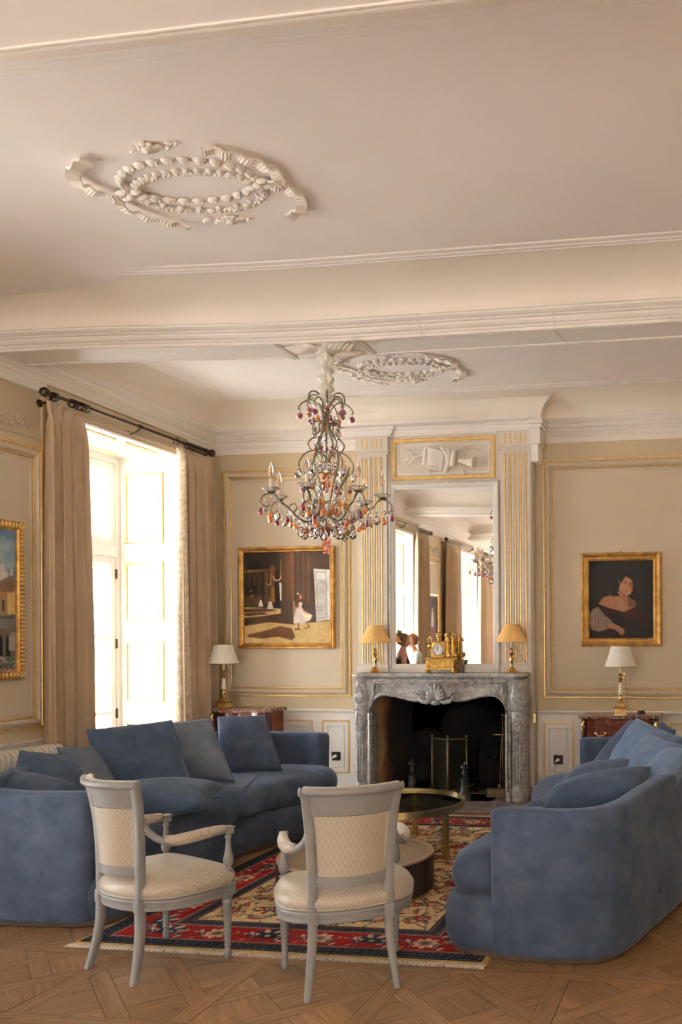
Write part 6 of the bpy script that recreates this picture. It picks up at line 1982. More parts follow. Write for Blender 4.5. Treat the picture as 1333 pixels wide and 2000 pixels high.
pillow([(-3.98, 4.12, 0.52), (-3.50, 4.18, 0.50), (-3.60, 4.38, 0.68), (-4.02, 4.42, 0.74)], 0.085, VB, 'pale topped blue cushion on the left sofa, cut by the left picture edge', 8)
# right sofa
pillow([(-0.96, 6.34, 0.475), (-0.80, 5.98, 0.475), (-0.52, 6.04, 0.87), (-0.62, 6.34, 0.885)], 0.06, VB, 'mid blue cushion at the far end of the right sofa, behind the pale one', 9)
pillow([(-0.80, 6.04, 0.475), (-0.50, 5.42, 0.50), (-0.20, 5.66, 0.82), (-0.555, 5.98, 0.925)], 0.1, VLt, 'large pale blue cushion leaning on the right sofa, its corner pointing up', 10)
pillow([(-0.62, 6.58, 0.50), (-0.36, 6.30, 0.50), (-0.30, 6.36, 0.80), (-0.42, 6.62, 0.84)], 0.03, VD, 'dark blue cushion whose corner shows behind the pale one, under the commode', 11)
pillow([(-0.70, 5.36, 0.49), (-0.46, 4.90, 0.49), (-0.20, 5.16, 0.84), (-0.42, 5.58, 0.87)], 0.095, VLt, 'pale blue cushion leaning in front of the large pale one on the right sofa', 12)
pillow([(-0.99, 5.28, 0.53), (-0.42, 5.06, 0.58), (-0.34, 5.34, 0.73), (-0.93, 5.58, 0.62)], 0.095, VB, 'blue cushion lying on the right sofa, upper of the two low ones', 13)
pillow([(-0.92, 4.40, 0.56), (-0.38, 4.42, 0.65), (-0.35, 4.66, 0.78), (-0.89, 4.68, 0.66)], 0.095, VD, 'dark blue cushion lying over the near end of the right sofa, lower of the two', 14)
pillow([(-0.52, 4.72, 0.56), (-0.30, 4.40, 0.62), (-0.14, 4.80, 0.86), (-0.28, 5.06, 0.84)], 0.075, VLt, 'blue cushion cut by the right edge of the picture on the right sofa', 15)

# ================================================================= ARMCHAIRS
CP, DM = M['chairpaint'], M['damask']
def set_uv(o, fn):
    me = o.data
    uvl = me.uv_layers.new(name='UVMap')
    co = np.empty(len(me.vertices) * 3); me.vertices.foreach_get('co', co); co = co.reshape(-1, 3)
    idx = np.empty(len(me.loops), np.int32); me.loops.foreach_get('vertex_index', idx)
    uv = np.array([fn(*v) for v in co])
    uvl.data.foreach_set('uv', uv[idx].ravel())
def armchair():
    t = empty('armchair', (0, 0, 0), 0, None, 'armchair', 'pair of grey painted armchairs at the rug edge')
    # seat rail and upholstered seat share the D-shaped outline
    P = [(0.0, 0.250), (0.15, 0.246), (0.245, 0.228), (0.280, 0.15), (0.290, 0.05), (0.276, -0.05), (0.236, -0.120), (0.165, -0.168), (0.09, -0.198), (0.0, -0.208)]
    P = P + [(-x, y) for x, y in P[-2:0:-1]]
    oc = [(v.x, v.y) for v in catmull([(a, b, 0) for a, b in P], 4, True)][::-1]
    OP, OQ = norm2(oc)
    def ring(d, z): return [(float(OP[i][0] + OQ[i][0] * d), float(OP[i][1] + OQ[i][1] * d), z) for i in range(len(OP))]
    MB().rings([ring(d, z) for d, z in ((-0.05, 0.298), (-0.006, 0.298), (0.0, 0.302), (0.0, 0.318), (-0.004, 0.321), (-0.004, 0.331), (0.004, 0.334), (0.006, 0.342), (0.002, 0.349), (-0.008, 0.352), (-0.03, 0.353))], True, True).build('seat_rail', CP, t, True, 50)
    R = [ring(d, z) for d, z in ((-0.012, 0.350), (0.000, 0.356), (0.008, 0.372), (0.008, 0.392), (-0.004, 0.412), (-0.028, 0.428))]
    last = np.array(R[-1])
    for s_, z in ((0.80, 0.440), (0.60, 0.449), (0.40, 0.454), (0.20, 0.457), (0.02, 0.458)):
        R.append([(float(v[0] * s_), float(v[1] * s_), z) for v in last])
    so = MB().rings(R, True, True).build('seat_cushion', DM, t, True)
    set_uv(so, lambda x, y, z: (x + 0.6 * (0.44 - z) * (1 if x > 0 else -1) * (abs(x) > 0.2), y - (0.44 - z) * (1 if y < 0 else -1) * (abs(y) > 0.18)))
    MB().tube([(p[0], p[1], 0.357) for p in ring(0.002, 0)] + [(ring(0.002, 0)[0][0], ring(0.002, 0)[0][1], 0.357)], 0.0042, 6, False).build('braid', M['satin'], t, True)
    for s in (-1, 1):
        # rear leg: sabre shape below, upright above, square section
        def bar(pts, w0, d0):
            R = []
            for i, (x, y, z, k) in enumerate(pts):
                w_, d_ = w0 * k / 2, d0 * k / 2
                c_ = 0.25
                R.append([(x + a * w_, y + b * d_, z) for a, b in ((-1, -1 + c_), (-1 + c_, -1), (1 - c_, -1), (1, -1 + c_), (1, 1 - c_), (1 - c_, 1), (-1 + c_, 1), (-1, 1 - c_))])
            return R
        lg = [(s * 0.183, -0.214, 0.0, 0.72), (s * 0.176, -0.198, 0.06, 0.80), (s * 0.166, -0.180, 0.14, 0.92), (s * 0.159, -0.169, 0.22, 1.0), (s * 0.156, -0.1675, 0.298, 1.04)]
        MB().rings(bar(lg, 0.036, 0.038), True, True).build('leg', CP, t, True, 50)
        bk = MB().box(s * 0.156 - 0.0205, s * 0.156 + 0.0205, -0.189, -0.147, 0.296, 0.354).box(s * 0.156 - 0.013, s * 0.156 + 0.013, -0.1915, -0.188, 0.308, 0.338)
        bevel(bk.build('corner_block', CP, t), 0.0015)
        up = [(s * 0.156, -0.168, 0.352, 1.0), (s * 0.157, -0.168, 0.45, 1.0), (s * 0.161, -0.170, 0.56, 1.0), (s * 0.168, -0.176, 0.67, 1.0), (s * 0.178, -0.188, 0.77, 1.0), (s * 0.189, -0.206, 0.848, 0.95)]
        MB().rings(bar(up, 0.038, 0.034), True, True).build('back_post', CP, t, True, 50)
        # front leg: turned, tapering, ring and ball foot
        f = (s * 0.247, 0.196, 0)
        MB().lathe([(0.010, 0.0), (0.013, 0.004), (0.016, 0.020), (0.017, 0.032), (0.012, 0.046), (0.0125, 0.058), (0.0165, 0.063), (0.013, 0.069), (0.015, 0.12), (0.019, 0.20), (0.0225, 0.255), (0.0245, 0.262), (0.0245, 0.270), (0.020, 0.276), (0.021, 0.286), (0.026, 0.292), (0.026, 0.30)], 16, f).build('leg', CP, t, True, 40)
        bk = MB().box(f[0] - 0.026, f[0] + 0.026, f[1] - 0.024, f[1] + 0.028, 0.298, 0.356)
        bk.box(f[0] - 0.020, f[0] + 0.020, f[1] - 0.020, f[1] + 0.022, 0.356, 0.410)
        bk.add(*(lambda m_: (m_.V, m_.F))(MB().lathe([(0.018, 0.0), (0.018, 0.003), (0.012, 0.004), (0.010, 0.002), (0.006, 0.004), (0.0, 0.006)], 14, M=Matrix.Translation((f[0] + s * 0.026, f[1] + 0.002, 0.327)) @ Matrix.Rotation(s * PI / 2, 4, 'Y'))))
        bevel(bk.build('corner_block', CP, t), 0.0015)
        # arm post (baluster), arm, pad
        px, py = s * 0.250, 0.200
        MB().lathe([(0.020, 0.410), (0.021, 0.416), (0.013, 0.422), (0.012, 0.428), (0.020, 0.440), (0.0235, 0.456), (0.021, 0.476), (0.014, 0.505), (0.011, 0.540), (0.0105, 0.556), (0.015, 0.562), (0.015, 0.568), (0.011, 0.572), (0.012, 0.580)], 16, (px, py, 0)).build('arm_post', CP, t, True, 40)
        cap = MB().box(px - 0.018, px + 0.018, py - 0.016, py + 0.020, 0.580, 0.612).box(px - 0.021, px + 0.021, py - 0.019, py + 0.023, 0.604, 0.616)
        bevel(cap.build('arm_cap', CP, t), 0.003)
        ap = catmull([(s * 0.166, -0.168, 0.700), (s * 0.176, -0.150, 0.655), (s * 0.203, -0.115, 0.612), (s * 0.236, -0.065, 0.590), (s * 0.256, 0.00, 0.590), (s * 0.258, 0.10, 0.596), (s * 0.251, 0.195, 0.600)], 4)
        MB().tube(ap, [0.019, 0.019, 0.0185, 0.018, 0.0175, 0.017, 0.0165] + [0.016] * (len(ap) - 7), 8).build('arm', CP, t, True)
        pp = [Vector(p) + Vector((0, 0, 0.012)) for p in ap[10:-1]]
        k_ = len(pp)
        pd = MB().tube(pp, [0.008 + 0.0185 * math.sin(PI * min(1, max(0, (i + 0.4) / (k_ - 0.2)))) ** 0.45 for i in range(k_)], 12)
        po = pd.build('arm_pad', DM, t, True)
        set_uv(po, lambda x, y, z: (x * 1.2 + z * 0.8, y))
    # lower back rail, top rail with rolled crest: concave arcs
    def arcp(hw, y0, sag, z, n_=16): return [(hw * (2 * i / n_ - 1), y0 - sag * (1 - (2 * i / n_ - 1) ** 2), z) for i in range(n_ + 1)]
    def slab(pb, pt_, th):
        R = []
        for a, b in zip(pb, pt_):
            R.append([(a[0], a[1] - th / 2, a[2]), (a[0], a[1] + th / 2, a[2]), (b[0], b[1] + th / 2, b[2]), (b[0], b[1] - th / 2, b[2])])
        return MB().rings(R, True, True)
    bevel(slab(arcp(0.148, -0.168, 0.056, 0.455), arcp(0.149, -0.168, 0.056, 0.498), 0.022).build('lower_rail', CP, t), 0.003)
    bevel(slab(arcp(0.170, -0.184, 0.062, 0.752), arcp(0.180, -0.202, 0.066, 0.842), 0.022).build('top_rail', CP, t), 0.003)
    cr = arcp(0.205, -0.212, 0.072, 0.858, 20)
    MB().tube(cr, 0.0165, 12).build('crest_roll', CP, t, True)
    for s in (-1, 1):
        c_ = cr[0] if s < 0 else cr[-1]
        MB().lathe([(0.017, 0), (0.0195, 0.002), (0.0195, 0.007), (0.015, 0.009), (0.010, 0.011), (0.0, 0.012)], 14, M=Matrix.Translation(c_) @ Matrix.Rotation(s * PI / 2, 4, 'Y') @ Matrix.Rotation(0, 4, 'X')).build('crest_rosette', CP, t, True, 40)
    # crest upholstery on the inner side and back panel
    R = []
    for z, hw, y0, sag in ((0.498, 0.138, -0.168, 0.054), (0.56, 0.141, -0.170, 0.055), (0.62, 0.145, -0.173, 0.057), (0.68, 0.150, -0.177, 0.059), (0.72, 0.155, -0.181, 0.061), (0.753, 0.160, -0.184, 0.063)):
        R.append((z, hw, y0, sag))
    V, F, UV = [], [], []
    n_ = 20
    for side, dy in ((0, -0.011), (1, 0.016)):
        for (z, hw, y0, sag) in R:
            for i in range(n_ + 1):
                u = 2 * i / n_ - 1
                puff = 0.010 * (1 - u ** 4) if side else 0.003 * (1 - u ** 4)
                V.append((hw * u, y0 - sag * (1 - u * u) + dy + (puff if side else -puff), z))
                UV.append((hw * u * 1.1, z))
    m_ = len(R)
    for side in (0, 1):
        o_ = side * m_ * (n_ + 1)
        for j in range(m_ - 1):
            for i in range(n_):
                q = (o_ + j * (n_ + 1) + i, o_ + j * (n_ + 1) + i + 1, o_ + (j + 1) * (n_ + 1) + i + 1, o_ + (j + 1) * (n_ + 1) + i)
                F.append(q)
    off = m_ * (n_ + 1)
    for j in range(m_ - 1):
        for i in (0, n_): F.append((j * (n_ + 1) + i, (j + 1) * (n_ + 1) + i, off + (j + 1) * (n_ + 1) + i, off + j * (n_ + 1) + i))
    bo = mk('back_panel', V, F, DM, t, True)
    set_uv(bo, lambda x, y, z: (x * 1.1, z))
    V = [(p[0] * 0.93, p[1] + 0.016, p[2] + 0.004) for p in cr]
    co_ = MB().tube(V, 0.0165, 10, M=None, flat=1.15).build('crest_pad', DM, t, True)
    set_uv(co_, lambda x, y, z: (x, y + z))
    return t
ch1 = armchair()
ch1.location = (-2.565, 3.635, 0.0)
ch1.rotation_euler = (0, 0, math.radians(-24))
tag(ch1, 'grey painted armchair with cream lattice damask, left of the two, turned towards the table')
ch2 = copy_tree(ch1)
ch2.location = (-1.617, 3.588, 0.0)
ch2.rotation_euler = (0, 0, math.radians(31))
tag(ch2, 'grey painted armchair with cream lattice damask, right of the two, its back to the viewer')

# ================================================================= TABLES
bt = empty('glass_table', (-2.215, 5.735, 0.009), 0, 'round brass-rimmed smoked glass table standing on the far part of the rug', 'coffee table')
RB, HB = 0.476, 0.352
MB().lathe([(RB - 0.010, HB - 0.046), (RB, HB - 0.046), (RB, HB), (RB - 0.010, HB), (RB - 0.010, HB - 0.046)], 96).build('rim', M['antbrass'], bt, True, 40)
MB().lathe([(0.0, HB - 0.026), (RB - 0.011, HB - 0.026), (RB - 0.011, HB - 0.018), (0.0, HB - 0.018)], 64).build('glass_top', M['smoked'], bt)
for a in (-23, 93, 205):
    a = math.radians(a)
    Mx = Matrix.Rotation(a, 4, 'Z')
    MB().box(RB - 0.045, RB - 0.010, -0.016, 0.016, 0.0, HB - 0.02, Mx).build('leg', M['antbrass'], bt)
    MB().box(0.0, RB - 0.045, -0.014, 0.014, 0.0, 0.012, Mx).build('stretcher', M['antbrass'], bt)
    MB().box(0.0, RB - 0.02, -0.012, 0.012, HB - 0.04, HB - 0.027, Mx).build('top_bar', M['antbrass'], bt)
dr = empty('drum_table', (-2.095, 4.79, 0.009), 0, 'low dark drum table with a wooden top, behind the right armchair', 'coffee table')
RD, HD = 0.447, 0.222
MB().lathe([(RD - 0.03, 0.0), (RD - 0.014, 0.0), (RD - 0.012, 0.018), (RD - 0.03, 0.02)], 96, caps=False).build('base_ring', M['antbrass'], dr, True, 40)
MB().lathe([(RD - 0.004, 0.016), (RD, 0.022), (RD, HD - 0.012), (RD - 0.002, HD - 0.010)], 96, caps=False).build('drum_side', M['tabdark'], dr, True, 40)
MB().lathe([(RD - 0.002, HD - 0.014), (RD + 0.001, HD - 0.008), (RD - 0.001, HD), (RD - 0.030, HD), (RD - 0.032, HD - 0.004)], 96, caps=False).build('edge_band', pm('oak_edge', (0.30, 0.19, 0.12), 0.35), dr, True, 40)
for k in range(9):
    y0_, y1_ = -RD + 0.032 + (2 * RD - 0.064) * k / 9, -RD + 0.032 + (2 * RD - 0.064) * (k + 1) / 9
    P = []
    rr = RD - 0.032
    for t_ in np.linspace(0, 1, 7):
        y = y0_ + 0.0006 + (y1_ - y0_ - 0.0012) * t_
        P.append((math.sqrt(max(0.0001, rr * rr - y * y)), y))
    P += [(-x, y) for x, y in P[::-1]]
    MB().prism(P, HD - 0.02, HD - 0.004 - 0.0003 * (k % 2), Matrix.Rotation(0.35, 4, 'Z')).build('top_board', M['tabwood'], dr)

# ================================================================= RUG
RW, RL = 2.085, 3.16
RX, RY = -3.125, 3.775
rug = empty('persian_rug', (RX, RY, 0), 0, 'red, navy and cream floral rug with pale fringes under the seating group', 'rug')
c1 = Canvas(RW, RL, 520, 790, (214, 190, 150))
NAVY, RED, CREAM, GUARD, RUST, TEAL, DK, PALE = (34, 37, 54), (152, 16, 20), (222, 196, 150), (66, 62, 72), (150, 66, 34), (40, 92, 104), (46, 34, 30), (214, 188, 160)
def bandrect(d0, d1, col): 
    c1.rect(d0, RW - d0, d0, RL - d0, col)
c1.rect(0, RW, 0, RL, (196, 168, 110))
bandrect(0.028, 0, NAVY)
bandrect(0.125, 0, RED)
bandrect(0.325, 0, GUARD)
bandrect(0.405, 0, CREAM)
R_ = random.Random(21)
def sym(f, x, y):
    """Draw a motif at (x, y) and at its mirror images in the other quarters."""
    for sx in (1, -1):
        for sy in (1, -1):
            f(x if sx > 0 else RW - x, y if sy > 0 else RL - y, sx, sy)
def along_border(d, step, fn):
    n = int((RW - 2 * d) / step)
    for k in range(n):
        x = d + (k + 0.5) * (RW - 2 * d) / n
        fn(x, d, 0, k); fn(x, RL - d, PI, k)
    n = int((RL - 2 * d) / step)
    for k in range(n):
        y = d + (k + 0.5) * (RL - 2 * d) / n
        fn(d, y, -PI / 2, k); fn(RW - d, y, PI / 2, k)
# dotted guard stripes
for d in (0.045, 0.108, 0.340, 0.390):
    along_border(d, 0.018, lambda x, y, a, k: c1.ell(x, y, 0.005, 0.005, (170, 158, 140) if k % 2 else (120, 112, 108), 0, 0.3, 0.85))
for d in (0.125, 0.325):
    for e in (0.0,):
        c1.line([(d, d), (RW - d, d), (RW - d, RL - d), (d, RL - d), (d, d)], 0.006, (196, 170, 140))
c1.line([(0.365, 0.365), (RW - 0.365, 0.365), (RW - 0.365, RL - 0.365), (0.365, RL - 0.365), (0.365, 0.365)], 0.010, (44, 40, 56))
c1.line([(0.405, 0.405), (RW - 0.405, 0.405), (RW - 0.405, RL - 0.405), (0.405, RL - 0.405), (0.405, 0.405)], 0.007, (90, 60, 60))
along_border(0.078, 0.045, lambda x, y, a, k: c1.ell(x, y, 0.016, 0.007, (96, 100, 120), a + 0.5, 0.3, 0.8))
def petal_flower(x, y, r, a, cols, n=7):
    for k in range(n):
        t = a + 2 * PI * k / n
        c1.ell(x + r * 0.62 * math.cos(t), y + r * 0.62 * math.sin(t), r * 0.42, r * 0.24, cols[0], t)
    c1.ell(x, y, r * 0.5, r * 0.5, cols[1]); c1.ell(x, y, r * 0.25, r * 0.25, cols[2])
def palmette(x, y, r, a, cols):
    ca, sa = math.cos(a), math.sin(a)
    for k in range(9):
        t = (k - 4) / 4 * 1.9
        dx, dy = math.sin(t), math.cos(t)
        px, py = x + r * 0.75 * (dx * ca - dy * sa), y + r * 0.75 * (dx * sa + dy * ca)
        c1.ell(px, py, r * 0.34, r * 0.17, cols[0] if k % 2 else cols[1], math.atan2(py - y, px - x))
    c1.ell(x, y, r * 0.58, r * 0.42, cols[2], a); c1.ell(x, y, r * 0.36, r * 0.25, cols[1], a); c1.ell(x, y, r * 0.16, r * 0.12, cols[0], a)
def leafm(x, y, L_, a, col, col2):
    """Serrated curved leaf."""
    for k in range(7):
        t = k / 6
        px = x + L_ * (t - 0.5) * math.cos(a) - 0.25 * L_ * math.sin(t * PI) * math.sin(a)
        py = y + L_ * (t - 0.5) * math.sin(a) + 0.25 * L_ * math.sin(t * PI) * math.cos(a)
        w_ = L_ * 0.13 * math.sin(PI * min(1, t + 0.12)) + 0.003
        c1.ell(px, py, L_ * 0.13, w_, col, a + 0.9 - 1.2 * t)
        c1.ell(px, py, L_ * 0.08, w_ * 0.4, col2, a + 0.6 - 1.2 * t)
# main red border: palmettes, flowers, leaves and a running vine
def bmot(x, y, a, k):
    ca, sa = math.cos(a), math.sin(a)
    if k % 2 == 0:
        palmette(x, y, 0.088, a, [(200, 176, 146), (40, 70, 92), (34, 34, 50)])
    else:
        petal_flower(x, y, 0.068, a, [(212, 184, 152), (150, 120, 96), (92, 92, 70)], 8)
    for s in (-1, 1):
        ox, oy = x + s * 0.095 * ca + 0.02 * sa, y + s * 0.095 * sa - 0.02 * ca
        leafm(ox, oy, 0.10, a + s * 0.9, (42, 58, 84), (196, 160, 128))
        c1.ell(ox + 0.045 * sa * s, oy - 0.045 * ca * s, 0.020, 0.009, (222, 196, 168), a + s)
        c1.ell(ox - 0.05 * sa * s, oy + 0.05 * ca * s, 0.016, 0.008, (196, 130, 100), a - s)
along_border(0.225, 0.26, bmot)
along_border(0.225, 0.065, lambda x, y, a, k: c1.ell(x + 0.05 * math.sin(k * 1.6) * abs(math.sin(a)), y + 0.05 * math.sin(k * 1.6) * abs(math.cos(a)), 0.010, 0.006, (226, 200, 170) if k % 3 else (60, 96, 110), k))
# cream field: scrolling vines, leaves and blossoms, mirrored about both axes
def vine(P, w_=0.008, col=DK):
    pts = [(v.x, v.y) for v in catmull([(a, b, 0) for a, b in P], 8)]
    for sx in (0, 1):
        for sy in (0, 1):
            c1.line([((RW - a) if sx else a, (RL - b) if sy else b) for a, b in pts], w_, col)
    return pts
vines = [
    [(0.44, 0.44), (0.56, 0.52), (0.72, 0.50), (0.86, 0.58), (0.84, 0.72), (0.70, 0.74), (0.66, 0.66)],
    [(0.56, 0.52), (0.52, 0.68), (0.58, 0.86), (0.74, 0.94), (0.90, 0.88), (1.04, 0.92)],
    [(0.74, 0.94), (0.70, 1.08), (0.52, 1.12), (0.46, 1.00)],
    [(0.86, 0.58), (0.98, 0.52), (1.04, 0.60)],
    [(0.90, 0.88), (0.96, 1.04), (0.88, 1.18), (0.74, 1.22), (0.60, 1.34), (0.66, 1.46), (0.82, 1.46)],
    [(0.60, 1.34), (0.48, 1.30), (0.45, 1.42), (0.52, 1.55)],
    [(0.88, 1.18), (1.00, 1.26), (1.00, 1.40), (0.92, 1.52)],
    [(0.58, 0.86), (0.46, 0.82), (0.44, 0.72)],
    [(0.43, 0.60), (0.62, 0.60), (0.76, 0.68), (0.92, 0.64), (1.04, 0.74)],
    [(0.46, 1.20), (0.62, 1.14), (0.74, 1.06), (0.96, 1.12), (1.04, 1.22)],
    [(0.70, 1.56), (0.76, 1.44), (0.90, 1.40), (1.04, 1.48)],
]
for v in vines:
    pts = vine(v, 0.008 if R_.random() < 0.6 else 0.006, DK if R_.random() < 0.6 else (92, 52, 34))
    for k in range(4, len(pts), 5):
        x, y = pts[k]
        a = R_.uniform(0, 6.28)
        col = R_.choice([RED, (120, 30, 40), (36, 46, 84), TEAL, RUST, (86, 40, 44)])
        c2 = R_.choice([(206, 150, 120), (222, 196, 150), (60, 120, 130)])
        L_ = R_.uniform(0.075, 0.125)
        ox, oy = R_.uniform(-0.03, 0.03), R_.uniform(-0.03, 0.03)
        sym(lambda X, Y, sx, sy: leafm(X, Y, L_, math.atan2(math.sin(a) * sy, math.cos(a) * sx), col, c2), x + ox, y + oy)
for (x, y, r, kind) in ((0.70, 0.62, 0.075, 1), (0.50, 0.58, 0.05, 0), (0.66, 0.80, 0.06, 0), (0.94, 0.72, 0.07, 1), (0.50, 0.94, 0.06, 1), (0.80, 1.04, 0.07, 1), (1.0425, 0.50, 0.06, 0), (0.56, 1.22, 0.07, 1), (0.74, 1.36, 0.06, 0), (0.90, 1.30, 0.05, 0), (0.52, 1.50, 0.06, 1), (0.92, 0.46, 0.045, 0), (1.0425, 1.10, 0.10, 1)):
    a = R_.uniform(0, 6)
    cc = R_.choice([[RED, (222, 190, 150), (36, 46, 84)], [(36, 46, 84), RED, (222, 190, 150)], [TEAL, (196, 90, 70), RED], [RUST, (230, 206, 170), (120, 30, 40)]])
    sym(lambda X, Y, sx, sy: (palmette if kind else petal_flower)(X, Y, r, a * sx, cc), x, y)
# small sprigs and buds scattered between
for k in range(230):
    x, y = R_.uniform(0.43, 1.03), R_.uniform(0.43, 1.56)
    a = R_.uniform(0, 6.28)
    col = R_.choice([(112, 40, 40), (52, 60, 92), (60, 96, 100), (150, 88, 56), DK])
    L_ = R_.uniform(0.02, 0.05)
    def spr(X, Y, sx, sy):
        b = math.atan2(math.sin(a) * sy, math.cos(a) * sx)
        c1.line([(X, Y), (X + L_ * math.cos(b), Y + L_ * math.sin(b)), (X + L_ * 1.3 * math.cos(b + 0.6), Y + L_ * 1.3 * math.sin(b + 0.6))], 0.006, col, 0.9)
        c1.ell(X + L_ * math.cos(b), Y + L_ * math.sin(b), 0.012, 0.007, col, b)
    sym(spr, x, y)
for (y, r) in ((1.28, 0.09), (1.58, 0.11)):
    palmette(RW / 2, y, r, 0.0, [RED, (222, 190, 150), (36, 46, 84)]); palmette(RW / 2, RL - y, r, PI, [RED, (222, 190, 150), (36, 46, 84)])
c1.noise(0.30, (30, 130, 260), 5)
c1.noise(0.10, (90,), 15)
c1.C = c1.C ** 1.12 * 0.80
M['pile'] = attr_mat('wool_pile', rough=0.95, bump=0.5, bscale=420, var=0.14, sheen=0.0)
rgr = np.random.default_rng(4)
def rugz(X, Y):
    e = np.minimum(np.minimum(X, RW - X), np.minimum(Y, RL - Y))
    return 0.0085 * np.clip(e / 0.012, 0.15, 1) + 0.0006 * np.sin(X * 9) * np.sin(Y * 7)
pile = c1.build('pile', M['pile'], rug, (0, 0, 0.0003), (1, 0, 0), (0, 1, 0), (0, 0, 1), rugz)
fr = MB()
R_ = random.Random(8)
for (y0_, s) in ((0.004, -1), (RL - 0.004, 1)):
    n_ = 900
    for k in range(n_):
        x = RW * (k + R_.uniform(0, 1)) / n_
        L_ = R_.uniform(0.028, 0.044)
        dx = R_.uniform(-0.010, 0.010)
        w_ = R_.uniform(0.0016, 0.0028)
        z0_ = R_.uniform(0.004, 0.0075)
        fr.add([(x - w_, y0_, z0_), (x + w_, y0_, z0_), (x + dx * 0.5 + w_, y0_ + s * L_ * 0.5, z0_ + 0.001), (x + dx * 0.5 - w_, y0_ + s * L_ * 0.5, z0_ + 0.001), (x + dx + w_ * 0.8, y0_ + s * L_, 0.001), (x + dx - w_ * 0.8, y0_ + s * L_, 0.001)],
               [(0, 1, 2, 3), (3, 2, 4, 5)])
M['fringe'] = pm('cotton_fringe', (0.62, 0.54, 0.44), 0.95, var=0.15, scale=60)
tag(fr.build('fringe', M['fringe'], rug), kind='stuff')

